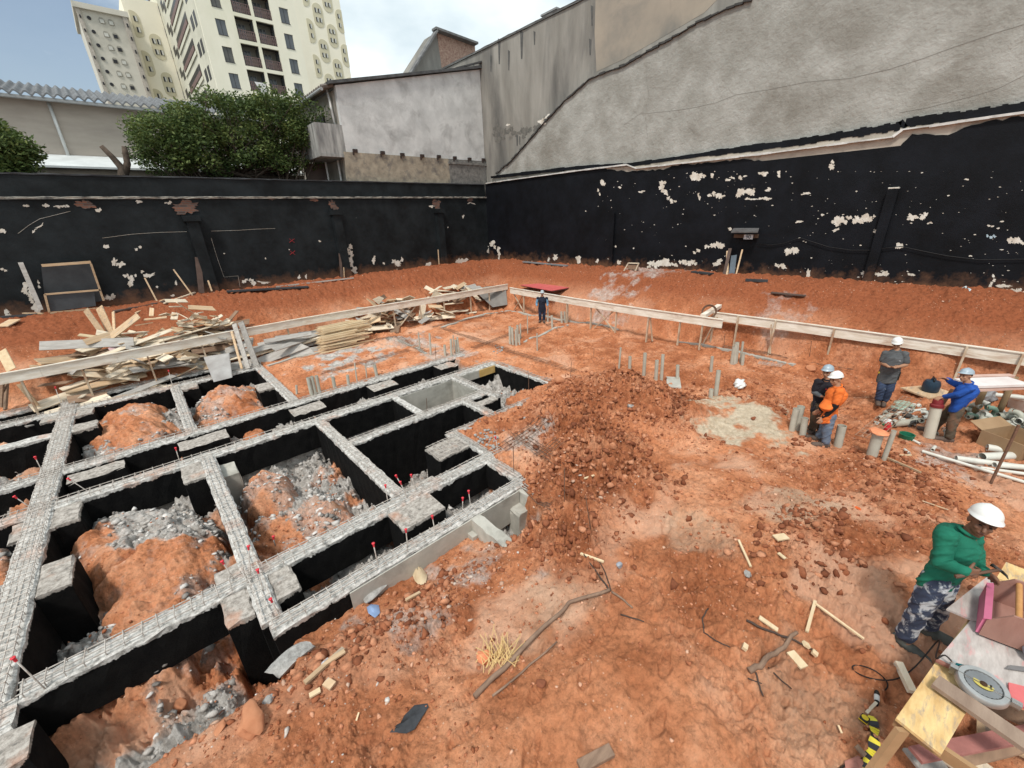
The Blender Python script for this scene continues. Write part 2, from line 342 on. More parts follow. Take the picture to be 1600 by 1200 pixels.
    nf = noise(t, 14, 8, .7, v); cf = ramp(t, [(.3, .5), (.5, 1.0), (.72, 1.25)]); l(nf.outputs[0], cf.inputs[0])
    def mul(a, b, fac=1.):
        mm = nn(t, 'ShaderNodeMixRGB', blend_type='MULTIPLY'); mm.inputs[0].default_value = fac; l(a, mm.inputs[1]); l(b, mm.inputs[2]); return mm.outputs[0]
    def mix(f, a, b):
        mm = nn(t, 'ShaderNodeMixRGB'); l(f, mm.inputs[0])
        for i, s_ in ((1, a), (2, b)):
            if isinstance(s_, tuple): mm.inputs[i].default_value = (*s_, 1)
            else: l(s_, mm.inputs[i])
        return mm.outputs[0]
    c = mul(c0.outputs[0], cf.outputs[0])
    c = mix(at.outputs['Alpha'], c, (.74, .45, .31))
    # moist freshly dug soil
    dm = nn(t, 'ShaderNodeMath', operation='MULTIPLY'); l(sp.outputs[2], dm.inputs[0]); nd = noise(t, 3.3, 7, .7, v); rd = ramp(t, [(.36, 0.), (.60, .85)]); l(nd.outputs[0], rd.inputs[0]); l(rd.outputs[0], dm.inputs[1])
    c = mix(dm.outputs[0], c, mul(c, ramp_const(t, (.60, .50, .46))))
    bmr = nn(t, 'ShaderNodeAttribute', attribute_name='berm'); m6 = nn(t, 'ShaderNodeMath', operation='MULTIPLY'); l(bmr.outputs['Fac'], m6.inputs[0]); m6.inputs[1].default_value = 1.6; m6.use_clamp = True
    c = mix(m6.outputs[0], c, mul(cf.outputs[0], ramp_const(t, (.31, .098, .044))))
    sn = noise(t, 9, 8, .7, v); sr_ = ramp(t, [(.3, (.42, .33, .23)), (.7, (.70, .59, .45))]); l(sn.outputs[0], sr_.inputs[0]); c = mix(sp.outputs[1], c, sr_.outputs[0])
    gn = noise(t, 7, 9, .75, v); gr_ = ramp(t, [(.28, (.16, .145, .13)), (.46, (.42, .39, .36)), (.66, (.70, .67, .64))]); l(gn.outputs[0], gr_.inputs[0])
    gsh = noise(t, 5, 8, .7, v); gm2 = nn(t, 'ShaderNodeMath', operation='MULTIPLY_ADD'); l(gsh.outputs[0], gm2.inputs[0]); gm2.inputs[1].default_value = 1.6; gm2.inputs[2].default_value = -.9
    ga = nn(t, 'ShaderNodeMath', operation='ADD', use_clamp=True); l(gm2.outputs[0], ga.inputs[0]); g2 = nn(t, 'ShaderNodeMath', operation='MULTIPLY'); l(sp.outputs[0], g2.inputs[0]); g2.inputs[1].default_value = 1.25; l(g2.outputs[0], ga.inputs[1])
    gz = nn(t, 'ShaderNodeMath', operation='GREATER_THAN'); l(sp.outputs[0], gz.inputs[0]); gz.inputs[1].default_value = .02
    gg = nn(t, 'ShaderNodeMath', operation='MULTIPLY'); l(ga.outputs[0], gg.inputs[0]); l(gz.outputs[0], gg.inputs[1])
    c = mix(gg.outputs[0], c, gr_.outputs[0])
    # pale flecks of crushed brick
    vo = nn(t, 'ShaderNodeTexVoronoi'); vo.inputs['Scale'].default_value = 16; l(v, vo.inputs['Vector']); rv = ramp(t, [(.10, 1.), (.16, 0.)]); l(vo.outputs[0], rv.inputs[0])
    vn_ = noise(t, 1.7, 4, .6, v); rn_ = ramp(t, [(.48, 0.), (.58, .8)]); l(vn_.outputs[0], rn_.inputs[0]); mm_ = nn(t, 'ShaderNodeMath', operation='MULTIPLY'); l(rv.outputs[0], mm_.inputs[0]); l(rn_.outputs[0], mm_.inputs[1])
    c = mix(mm_.outputs[0], c, (.75, .50, .36))
    l(c, p.inputs['Base Color']); p.inputs['Roughness'].default_value = .95; p.inputs['Specular IOR Level'].default_value = .15
    b1 = nn(t, 'ShaderNodeBump'); b1.inputs['Strength'].default_value = .9; b1.inputs['Distance'].default_value = .05; nb = noise(t, 22, 8, .72, v); l(nb.outputs[0], b1.inputs['Height'])
    b2 = nn(t, 'ShaderNodeBump'); b2.inputs['Strength'].default_value = .6; b2.inputs['Distance'].default_value = .02; nb2 = noise(t, 90, 5, .7, v); l(nb2.outputs[0], b2.inputs['Height'])
    l(b1.outputs[0], b2.inputs['Normal']); l(b2.outputs[0], p.inputs['Normal'])
    me.materials.append(mt)
    o = bpy.data.objects.new('ground', me); COL.objects.link(o); tag(o, kind='structure')
def ramp_const(t, c):
    r = nn(t, 'ShaderNodeRGB'); r.outputs[0].default_value = (*c, 1); return r.outputs[0]
make_terrain()
far = MB(); far.box(-250, 250, -120, 300, -3.3, -3.2); far.build('far_ground', mat('far_soil', (.2, .18, .16)), kind='structure')
# scattered stones
def stones(name, pts, rads, material, sq=(1, 1, .7), seed=1):
    rg = np.random.default_rng(seed); b = bmesh.new(); bmesh.ops.create_icosphere(b, subdivisions=1, radius=1)
    V0 = np.array([v.co[:] for v in b.verts]); F0 = np.array([[v.index for v in f.verts] for f in b.faces]); b.free()
    pts = np.asarray(pts); n = len(pts); nv = len(V0); rads = np.asarray(rads)
    jit = 1+rg.uniform(-.5, .35, (n, nv, 1)); sc = rg.uniform(.5, 1.35, (n, 1, 3))*np.array(sq)
    a = rg.uniform(0, 6.28, n); c, s = np.cos(a), np.sin(a); V = V0[None]*jit*sc
    X = V[:, :, 0]*c[:, None]-V[:, :, 1]*s[:, None]; Y = V[:, :, 0]*s[:, None]+V[:, :, 1]*c[:, None]
    V = np.stack([X, Y, V[:, :, 2]], -1)*rads[:, None, None]+pts[:, None, :]
    F = F0[None]+(np.arange(n)*nv)[:, None, None]; F = F.reshape(-1, 3)
    me = bpy.data.meshes.new(name); me.vertices.add(n*nv); me.vertices.foreach_set('co', V.ravel()); me.loops.add(len(F)*3); me.loops.foreach_set('vertex_index', F.ravel())
    me.polygons.add(len(F)); me.polygons.foreach_set('loop_start', np.arange(len(F))*3); me.polygons.foreach_set('loop_total', np.full(len(F), 3)); me.update(calc_edges=True)
    a = me.color_attributes.new('tint', 'FLOAT_COLOR', 'POINT'); tv = np.repeat(rg.uniform(0, 1, n), nv); a.data.foreach_set('color', np.stack([tv, tv, tv, tv], 1).astype(np.float32).ravel())
    me.materials.append(material); o = bpy.data.objects.new(name, me); COL.objects.link(o); return o
def tintmat(name, stops):
    mt, t, p = newmat(name); l = t.links.new; at = nn(t, 'ShaderNodeVertexColor', layer_name='tint'); r = ramp(t, stops); l(at.outputs[0], r.inputs[0])
    g = nn(t, 'ShaderNodeNewGeometry'); n = noise(t, 35, 5, .7, g.outputs['Position']); rr = ramp(t, [(.3, .7), (.7, 1.15)]); l(n.outputs[0], rr.inputs[0])
    mm = nn(t, 'ShaderNodeMixRGB', blend_type='MULTIPLY'); mm.inputs[0].default_value = 1; l(r.outputs[0], mm.inputs[1]); l(rr.outputs[0], mm.inputs[2]); l(mm.outputs[0], p.inputs['Base Color'])
    p.inputs['Roughness'].default_value = .95; p.inputs['Specular IOR Level'].default_value = .15
    b = nn(t, 'ShaderNodeBump'); b.inputs['Strength'].default_value = .5; b.inputs['Distance'].default_value = .01; l(n.outputs[0], b.inputs['Height']); l(b.outputs[0], p.inputs['Normal']); return mt
rg = np.random.default_rng(5)
def scatter(n, x0, x1, y0, y1, keep): 
    x = rg.uniform(x0, x1, n); y = rg.uniform(y0, y1, n); z, g_, d_, b_ = terr(x, y); k = keep(x, y, z, g_, d_, b_); return x[k], y[k], z[k]
u = lambda x: rg.uniform(0, 1, len(x))
clump = lambda x, y, s: ss(.0, .35, fbm(x*.9, y*.9, 4, s))
x, y, z = scatter(110000, -3, 16, -2.5, 17, lambda x, y, z, g_, d_, b_: (u(x) < (.05+.75*clump(x, y, 300)+.5*d_)*np.clip(8/np.hypot(x, y), .15, 1)) & (b_ < .3))
sandq = P(1160, 655, .1); kk = np.hypot((x-sandq.x)/1.3, (y-sandq.y)/1.2) > .95; x, y, z = x[kk], y[kk], z[kk]
r = .005+.026*rg.uniform(0, 1, len(x))**4
o = stones('soil_clods', np.stack([x, y, z+r*.2], 1), r, tintmat('clod', [(0, (.26, .088, .040)), (.5, (.46, .18, .095)), (.85, (.60, .28, .165)), (1, (.68, .44, .31))]), seed=2)
tag(o, 'small red clods and crumbs of soil strewn over the site', 'soil clods', kind='stuff')
mc = np.array([(c[0], c[1]) for c in MV]); 
x = []; y = []
for cx, cy_, h, rx, ry in MV[:9]+MV[11:]:
    k = int(2400*rx*ry); x += list(rg.normal(cx, rx*.85, k)); y += list(rg.normal(cy_, ry*.85, k))
x = np.array(x); y = np.array(y); z = terr(x, y)[0]; sandq = P(1160, 655, .1); kk = np.hypot((x-sandq.x)/1.3, (y-sandq.y)/1.2) > .95; x, y, z = x[kk], y[kk], z[kk]; r = .007+.06*rg.uniform(0, 1, len(x))**5
o = stones('mound_clods', np.stack([x, y, z+r*.25], 1), r, tintmat('moist_clod', [(0, (.17, .058, .03)), (.6, (.33, .12, .06)), (1, (.55, .26, .15))]), (1, 1, .85), 3)
tag(o, 'heap of dark reddish clods on the dug earth mounds', 'soil clods', kind='stuff')
x, y, z = scatter(26000, -6, 18, -3, 21.8, lambda x, y, z, g_, d_, b_: (b_ > .15) & (u(x) < .2+.8*clump(x, y, 340)))
r = .006+.022*rg.uniform(0, 1, len(x))**3
o = stones('pale_stones', np.stack([x, y, z+r*.3], 1), r, tintmat('pale_chip', [(0, (.45, .19, .10)), (.5, (.60, .36, .24)), (1, (.80, .66, .54))]), seed=4)
tag(o, 'pale pebbles and crumbs on the red earth bank', 'pebbles', kind='stuff')
x, y, z = scatter(26000, -5, 8, 4.0, 17, lambda x, y, z, g_, d_, b_: (g_ > .25) & (z < -.15))
r = .012+.06*rg.uniform(0, 1, len(x))**3
o = stones('concrete_rubble', np.stack([x, y, z+r*.3], 1), r, tintmat('rubble', [(0, (.20, .18, .165)), (.5, (.45, .42, .39)), (1, (.72, .69, .66))]), (1, 1, .6), 5)
tag(o, 'loose grey concrete rubble in the foundation pits', 'rubble', kind='stuff')
x, y, z = scatter(9000, -2, 6, 2.6, 4.8, lambda x, y, z, g_, d_, b_: (z > -.5) & (u(x) < .12+.5*clump(x, y, 360)*(y > 3)))
r = .007+.035*rg.uniform(0, 1, len(x))**4
o = stones('edge_rubble', np.stack([x, y, z+r*.3], 1), r, tintmat('mixed', [(0, (.28, .10, .05)), (.5, (.45, .2, .11)), (.85, (.52, .36, .27)), (1, (.60, .57, .53))]), (1, 1, .6), 6)
tag(o, 'mixed red and grey rubble along the rim of the trench', 'rubble', kind='stuff')
# ------------------------------------------------------------------ foundation
def conc_mat(name, painted=True):
    mt, t, p = newmat(name); l = t.links.new; g = nn(t, 'ShaderNodeNewGeometry'); v = g.outputs['Position']
    n = noise(t, 11, 9, .75, v); r = ramp(t, [(.34, (.13, .125, .12)), (.45, (.40, .385, .36)), (.60, (.68, .66, .63))]); l(n.outputs[0], r.inputs[0]); c = r.outputs[0]
    nd = noise(t, 1.3, 5, .6, v); rd = ramp(t, [(.56, 0.), (.68, .55)]); l(nd.outputs[0], rd.inputs[0])
    m0 = nn(t, 'ShaderNodeMixRGB'); l(rd.outputs[0], m0.inputs[0]); l(c, m0.inputs[1]); m0.inputs[2].default_value = (.52, .25, .15, 1); c = m0.outputs[0]
    p.inputs['Roughness'].default_value = .9
    if painted:
        sz = nn(t, 'ShaderNodeSeparateXYZ'); l(v, sz.inputs[0]); sn = nn(t, 'ShaderNodeSeparateXYZ'); l(g.outputs['True Normal'], sn.inputs[0])
        ne = noise(t, 6, 6, .7, v); ma = nn(t, 'ShaderNodeMath', operation='MULTIPLY_ADD'); l(ne.outputs[0], ma.inputs[0]); ma.inputs[1].default_value = .22; ma.inputs[2].default_value = -.17
        lt = nn(t, 'ShaderNodeMath', operation='LESS_THAN'); l(sz.outputs[2], lt.inputs[0]); l(ma.outputs[0], lt.inputs[1])
        l2 = nn(t, 'ShaderNodeMath', operation='LESS_THAN'); l(sn.outputs[2], l2.inputs[0]); l2.inputs[1].default_value = .55
        mu = nn(t, 'ShaderNodeMath', operation='MULTIPLY'); l(lt.outputs[0], mu.inputs[0]); l(l2.outputs[0], mu.inputs[1])
        nk = noise(t, 5, 8, .7, v); rk = ramp(t, [(.3, (.003, .003, .0035)), (.75, (.012, .0115, .011))]); l(nk.outputs[0], rk.inputs[0])
        m1 = nn(t, 'ShaderNodeMixRGB'); l(mu.outputs[0], m1.inputs[0]); l(c, m1.inputs[1]); l(rk.outputs[0], m1.inputs[2]); c = m1.outputs[0]
    l(c, p.inputs['Base Color']); p.inputs['Specular IOR Level'].default_value = .12
    b = nn(t, 'ShaderNodeBump'); b.inputs['Strength'].default_value = .8; b.inputs['Distance'].default_value = .02; nb = noise(t, 30, 7, .7, v); l(nb.outputs[0], b.inputs['Height']); l(b.outputs[0], p.inputs['Normal'])
    return mt
CM = conc_mat('cast_concrete'); CR = mat('bare_concrete', (.50, .48, .43), (.36, .35, .31), 3, .9, .4, 25, stain=(.25, .24, .21), stsc=1.5, coord='World')
RB = mat('rebar_steel', (.62, .59, .55), (.34, .28, .24), 20, .6, 0, coord='World', metal=.2)
RR_ = mat('rusty_rebar', (.22, .12, .08), (.10, .06, .04), 20, .8, 0, coord='World')
def rbox(mb, x0, x1, y0, y1, z0, z1, amp=.012, step=.14):
    ax = 0 if (x1-x0) >= (y1-y0) else 1
    L_ = (x1-x0) if ax == 0 else (y1-y0); W = (y1-y0) if ax == 0 else (x1-x0); n = max(2, int(L_/step)); vs = []
    prof = [(0, 0), (0, .5), (0, .85), (0, 1), (.07, 1), (.5, 1), (.93, 1), (1, 1), (1, .85), (1, .5), (1, 0)]; k = len(prof)
    for i in range(n+1):
        s_ = L_*i/n
        for j, (a, b) in enumerate(prof):
            x, y = (x0+s_, y0+a*W) if ax == 0 else (x0+a*W, y0+s_); z = z0+b*(z1-z0)
            e = amp*2.2 if b == 1 else amp
            if b == 1 and a in (0, 1): z -= abs(RN.gauss(0, amp*1.6))
            vs.append((x+RN.uniform(-amp, amp), y+RN.uniform(-amp, amp), z+(RN.uniform(-e, e)*.5 if b > 0 else 0)))
    fs = [(i*k+j, i*k+j+1, (i+1)*k+j+1, (i+1)*k+j) for i in range(n) for j in range(k-1)]
    fs += [tuple(range(k)), tuple(range(n*k, n*k+k))[::-1]]
    mb.add(vs, fs)
def cage(mb, x0, x1, y0, y1, z, bars=3, st=.16, hgt=.055, r=.0062, inset=.05):
    ax = 0 if (x1-x0) >= (y1-y0) else 1
    a0, a1, c0, c1 = (x0, x1, y0, y1) if ax == 0 else (y0, y1, x0, x1)
    c0 += inset; c1 -= inset; T = (lambda a, c, z_: (a, c, z_)) if ax == 0 else (lambda a, c, z_: (c, a, z_))
    for i in range(bars):
        c = c0+(c1-c0)*i/(bars-1); n = max(2, int((a1-a0)/.6)); mb.tube([T(a0+(a1-a0)*q/n, c+RN.uniform(-.008, .008), z+hgt+RN.uniform(-.008, .008)) for q in range(n+1)], r*1.25, 4, False)
    a = a0+.05
    while a < a1:
        s1, s2, zz = RN.uniform(-.012, .012), RN.uniform(-.012, .012), z+hgt+RN.uniform(-.006, .01)
        mb.tube([T(a+s1, c0-.01, z-.03), T(a+s1, c0-.01, zz+.012), T(a+s2, c1+.01, zz+.012), T(a+s2, c1+.01, z-.03)], r, 4, False); a += st*RN.uniform(.85, 1.15)
F = thing('foundation_grid', (0, 10, 0), 'grid of concrete ground beams painted black on the sides with rebar on top', 'foundation')
def beam(x0, x1, y0, y1, dep, zt=0, m_=None, cg=3, st=.16, label=None):
    mb = MB(); rbox(mb, x0, x1, y0, y1, zt-dep, zt); o = mb.build('ground_beam', m_ or CM, F)
    if label: o['label'] = label
    if cg:
        c = MB(); cage(c, x0, x1, y0, y1, zt, cg, st); c.build('rebar_cage', RB, o)
    return o
E_ = .004
beam(-9, 2.2, 17.15, 17.42, .75, .0)                  # B1
beam(-9, 2.24, 16.1, 16.42, .8, -.004)                # B2
beam(-9, -1.85, 14.25, 14.62, 1.3, -.006, cg=0)       # B3
beam(-9, 8.15, 11.72, 12.02, .75, 0)                  # B4
beam(-9, 8.3, 10.12, 10.45, .7, .004)                 # B5
beam(2.55, 6.5, 8.38, 8.64, 1.6, .0)                  # B6
beam(4.3, 7.3, 7.08, 7.3, 1.4, -.02, label='ground beam dusted with red soil')
beam(-2.2, 4.75, 5.66, 5.96, .62, 0)                  # B7
beam(-9, -2.2, 5.35, 5.75, 1.0, .002)
beam(.02, 4.35, 4.58, 4.82, .62, .0)
beam(-2.62, -2.26, 5.7, 17.5, .85, .010, cg=5, st=.13)     # C1
beam(-.14, .10, 12.02, 16.1, .7, .008)                # C2
beam(2.24, 2.5, 12.02, 17.0, .7, .008)                # C3
beam(-.06, .2, 4.82, 10.12, .8, .012)                 # C4
beam(2.32, 2.56, 5.96, 10.12, 1.25, .012)             # C5
beam(4.4, 4.58, 8.64, 10.12, 1.4, .006, cg=0)         # C6
beam(6.44, 6.64, 8.0, 10.12, 1.5, .006)               # C7
beam(5.62, 5.82, 7.3, 8.38, .9, .008)                 # C8
beam(8.16, 8.4, 7.6, 10.12, .75, .010)                # C9
beam(4.38, 4.56, 5.96, 7.08, 1.3, .0, label='short ground beam dusted with red soil')
beam(4.22, 4.44, 4.82, 5.66, .6, .004)                # C11
beam(4.1, 4.3, 3.55, 4.58, .5, -.03, m_=CR, cg=3)     # C12
beam(3.0, 3.2, 3.4, 4.58, .45, -.03, m_=CR, cg=0)     # C13
CMP = conc_mat('dusty_concrete'); CMP.node_tree.nodes
for n_ in CMP.node_tree.nodes:
    if n_.bl_idname == 'ShaderNodeValToRGB' and len(n_.color_ramp.elements) == 3: n_.color_ramp.elements[1].color = (.30, .27, .24, 1); n_.color_ramp.elements[2].color = (.50, .46, .42, 1)
def pad(x0, x1, y0, y1, dep, zt=-.003, m_=None, cg=0):
    mb = MB(); rbox(mb, x0, x1, y0, y1, zt-dep, zt); o = mb.build('column_head', m_ or CMP, F)
    if cg: c = MB(); cage(c, x0, x1, y0, y1, zt, 4, .12); c.build('rebar_mesh', RB, o)
pad(-2.26, -1.9, 15.5, 16.1, 1.2); pad(-2.95, -2.62, 15.6, 16.1, 1.0); pad(.1, .55, 15.6, 16.1, .9); pad(1.82, 2.24, 13.6, 14.25, 1.2)
pad(-2.26, -1.78, 14.2, 14.75, 1.5, .004); pad(-2.2, -1.3, 11.25, 11.72, .5, -.09); pad(-.35, .62, 11.2, 11.72, .5, -.09); pad(2.1, 2.95, 11.15, 11.72, .5, -.09)
pad(4.35, 5.15, 11.15, 11.72, .5, -.08); pad(6.75, 7.45, 11.2, 11.72, .5, -.08)
pad(-2.26, -1.9, 9.45, 10.12, 1.1); pad(-.42, -.06, 9.35, 10.12, 1.2, -.004); pad(.2, .48, 9.3, 9.9, .9, -.15, CR)
pad(-2.26, -1.9, 7.55, 8.3, 1.3, -.005, cg=0); pad(-3.1, -2.62, 7.55, 8.2, 1.3, -.004); pad(-2.9, -2.05, 4.9, 5.35, 1.5, -.002); pad(-2.75, -2.2, 9.4, 10.0, .9, -.005)
pad(-.36, -.06, 5.96, 6.25, .9); pad(-.38, -.062, 5.1, 5.66, 1.35, -.005); pad(.2, .5, 5.1, 5.66, 1.1, -.004); pad(2.05, 2.85, 5.1, 5.66, 1.3, .003); pad(2.56, 3.2, 5.96, 6.1, 1.2, -.02)
pad(3.62, 4.4, 6.45, 7.05, 1.5, -.004, cg=1); pad(3.85, 4.1, 4.3, 4.58, .6, -.3, CR); pad(5.82, 6.44, 7.9, 8.15, .9, -.01, cg=0)
# bare concrete faces (tank cell, outer face of the front beam)
t_ = MB(); t_.box(4.581, 4.60, 8.645, 10.11, -1.45, -.06); t_.box(4.6, 6.43, 10.08, 10.10, -1.45, -.05); t_.box(6.415, 6.432, 8.66, 10.08, -1.45, -.05); t_.box(6.65, 8.15, 10.085, 10.105, -.28, -.03)
t_.build('tank_lining', CR, F, label='unpainted light grey tank lining')
t_ = MB(); t_.box(.95, 4.09, 4.545, 4.566, -.62, -.03); t_.box(2.9, 3.0, 4.4, 4.545, -.6, -.25)
t_.build('bare_face', CR, F, label='unpainted grey outer face of the front beam')
t_ = MB(); t_.box(7.5, 8.14, 10.04, 10.075, -.26, -.02); t_.build('formwork_board', mat('form_ply', (.62, .42, .16), (.48, .30, .10), 4, .7, .2, 12, coord='World'), F)
# reinforcement lying at ground level beyond the beams
def flatcage(pts, wd, label, n=4, rust=RR_, st=.2):
    mb = MB()
    for a, b in zip(pts[:-1], pts[1:]):
        d = (b-a); L_ = d.length; d.normalize(); s_ = Vector((-d.y, d.x, 0))
        for i in range(n): o_ = s_*(wd*(i/(n-1)-.5)); mb.tube([a+o_, (a+b)/2+o_+Vector((0, 0, RN.uniform(-.01, .01))), b+o_], .006, 4, False)
        q = 0
        while q < L_: c = a+d*q; mb.tube([c-s_*wd*.55, c+s_*wd*.55], .005, 4, False); q += st
    mb.build('rebar_cage', rust, tag_(label))
def tag_(x): return None
def rc(pxs, z, wd, label, n=4, m_=RR_, st=.2, group=None):
    pts = [G(*q, z) for q in pxs]; mb = MB()
    for a, b in zip(pts[:-1], pts[1:]):
        d = (b-a); L_ = d.length; d.normalize(); s_ = Vector((-d.y, d.x, 0)).normalized()
        for i in range(n): o_ = s_*(wd*(i/(n-1)-.5)); mb.tube([a+o_, (a+b)/2+o_+Vector((0, 0, RN.uniform(-.01, .01))), b+o_], .0065, 4, False)
        q = 0
        while q < L_: c = a+d*q; mb.tube([c-s_*wd*.55, c+s_*wd*.55], .005, 4, False); q += st
    tag(mb.build('rebar_cage', m_), label, 'rebar cage', group)
rc([(718, 683), (782, 642), (860, 605)], .05, .3, 'rusty rebar cage running over red earth from the square block to the far pit')
rc([(772, 642), (815, 685), (880, 730)], .05, .25, 'rusty rebar cage crossing red earth beside the small square holes')
rc([(770, 712), (832, 672), (850, 655)], .05, .3, 'short rebar cage beside the heap of grey stones')
rc([(800, 742), (850, 712), (875, 690)], .06, .25, 'rebar cage reaching from the front beam toward the earth mound')
rc([(815, 748), (850, 780), (872, 800)], .06, .22, 'rebar cage lying on the short end beam in the foreground')
rc([(1418, 640), (1345, 705)], .3, .32, 'long rebar cage lying at the boots of the worker in the grey shirt', 5, mat('pale_rusty_rebar', (.42, .27, .19), (.25, .14, .09), 20, .7, 0, coord='World'))
rc([(1130, 545), (1195, 555), (1330, 590)], .1, .25, 'rebar cage lying along the foot of the bank behind the workers', 4)
rc([(1185, 570), (1222, 575)], .08, .25, 'short loose rebar cage between the pipe cluster and the bank', 4, RB, .12)
# shallow concrete strips in the far part of the site
def strip(pxs, w_, label):
    pts = [G(*q) for q in pxs]; mb = MB()
    for a, b in zip(pts[:-1], pts[1:]):
        n = max(2, int((b-a).length/.4)); 
        for i in range(n):
            p = a.lerp(b, i/n); q = a.lerp(b, (i+1)/n); k = w_*RN.uniform(.75, 1.1); p.z = hz(p.x, p.y)+.0; q.z = hz(q.x, q.y)+.0
            mb.bar(p, q+(q-p)*.05, k*.8, .06)
    tag(mb.build('concrete_strip', CR if 'pale' in label else CM), label, 'concrete strip')
strip([(690, 512), (730, 498), (794, 486)], .22, 'pale concrete strip on the red earth leading to the back corner of the site')
strip([(794, 486), (838, 493), (905, 505), (965, 516)], .25, 'pale concrete strip under the board at the back right of the site')
strip([(888, 508), (850, 522), (820, 535)], .15, 'narrow pale concrete strip running toward the tall pipe cluster')
strip([(418, 572), (460, 558), (520, 545)], .2, 'pale concrete edge of earth beside the grey leaning boards')
strip([(605, 528), (640, 540), (665, 553)], .2, 'short pale concrete strip in front of the stack of stakes')
strip([(1060, 535), (1130, 546), (1195, 560), (1240, 570)], .2, 'pale concrete strip behind the leaning pipe cluster')
rc([(640, 522), (700, 506), (790, 489)], .04, .25, 'rebar cage on the far strip leading to the back corner')
rc([(690, 513), (740, 530), (790, 547)], .04, .25, 'rebar cage crossing the far earth left of the tall pipe cluster')
rc([(740, 545), (800, 522), (888, 501)], .04, .25, 'rebar cage passing behind the tall pipe cluster')
rc([(790, 548), (850, 566), (900, 582)], .04, .25, 'rebar cage running from the pipe cluster toward the mound')
rc([(560, 535), (620, 527), (665, 552)], .04, .25, 'rebar cage in front of the stack of stakes')
rc([(440, 600), (520, 580), (640, 548)], .04, .25, 'rebar cage lying on the flat earth behind the trench wall')
# capped starter bars
RC = mat('red_cap', (.75, .05, .07), (.62, .03, .05), 9, .45, 0)
caps = [((70, 1170*0+1096-20), (19, 1027), 'red capped bar standing on the big corner beam at the left edge'),
 ((48, 793), (21, 775), 'red capped bar leaning left over the upper left beam crossing'), ((138, 768), (105, 747), 'red capped bar tilted over the long double beam'),
 ((72, 748), (54, 713), 'red capped bar on the far left beam crossing'), ((280, 719), (274, 699), 'red capped bar standing in the trench between the two long beams'),
 ((428, 845), (427, 837), 'red cap on a stub in the rubble cell'), ((392, 905), (388, 852), 'red capped bar at the top of the middle beam crossing'),
 ((366, 905), (346, 876), 'red capped bar beside the grey column head'), ((412, 925), (402, 889), 'red capped bar in the middle of the beam crossing'), ((437, 962), (422, 935), 'red capped bar at the lower end of the crossing'),
 ((591, 885), (583, 848), 'red capped bar on the front rebar beam, left one'), ((637, 855), (634, 826), 'red capped bar on the front rebar beam, in front of the black column'),
 ((680, 832), (675, 805), 'red capped bar on the front rebar beam, right of the black column'), ((735, 788), (732, 766), 'red capped bar near the right end of the front beam'), ((723, 795), (723, 777), 'short red capped bar beside the right end of the front beam'),
 ((606, 785), (602, 757), 'red capped bar left of the trio over the column head'), ((634, 770), (618, 742), 'thin red capped bar at the end of the slanting beam'), ((636, 778), (625, 752), 'lower red capped bar by the slanting beam end'), ((650, 766), (642, 741), 'red capped bar over the deep slot'),
 ((779, 712), (774, 682), 'red cap tied on a bundle of bars over the grey stones'), ((130, 668*0+655), (264, 0), None),
 ((270, 605), (263, 578), 'red capped bar at the back beam below the timber pile'), ((98, 640), (86, 604), 'red capped bar at the back beam by the plywood scraps')]
for b, t, lab in caps:
    if not lab: continue
    B_ = P(*b, .0); d = Vector((B_.x, B_.y)).normalized(); dn = B_.x*d.x+B_.y*d.y
    rr = ray(*t); k = dn/(rr.x*d.x+rr.y*d.y); T_ = Vector((rr.x*k, rr.y*k, H+rr.z*k))
    th_ = thing('capped_rebar', B_, lab, 'starter bar', 'red capped bars on the foundation')
    mb = MB(); mb.tube([B_-Vector((0, 0, .1)), B_, T_], .008, 6); mb.build('bar', RB, th_, True)
    dd = (T_-B_).normalized(); mb = MB(); mb.lathe(T_-dd*.05, [(.013, -.02), (.014, .02), (.022, .032), (.022, .044), (.014, .05)], 12, dd); mb.build('cap', RC, th_, 2)
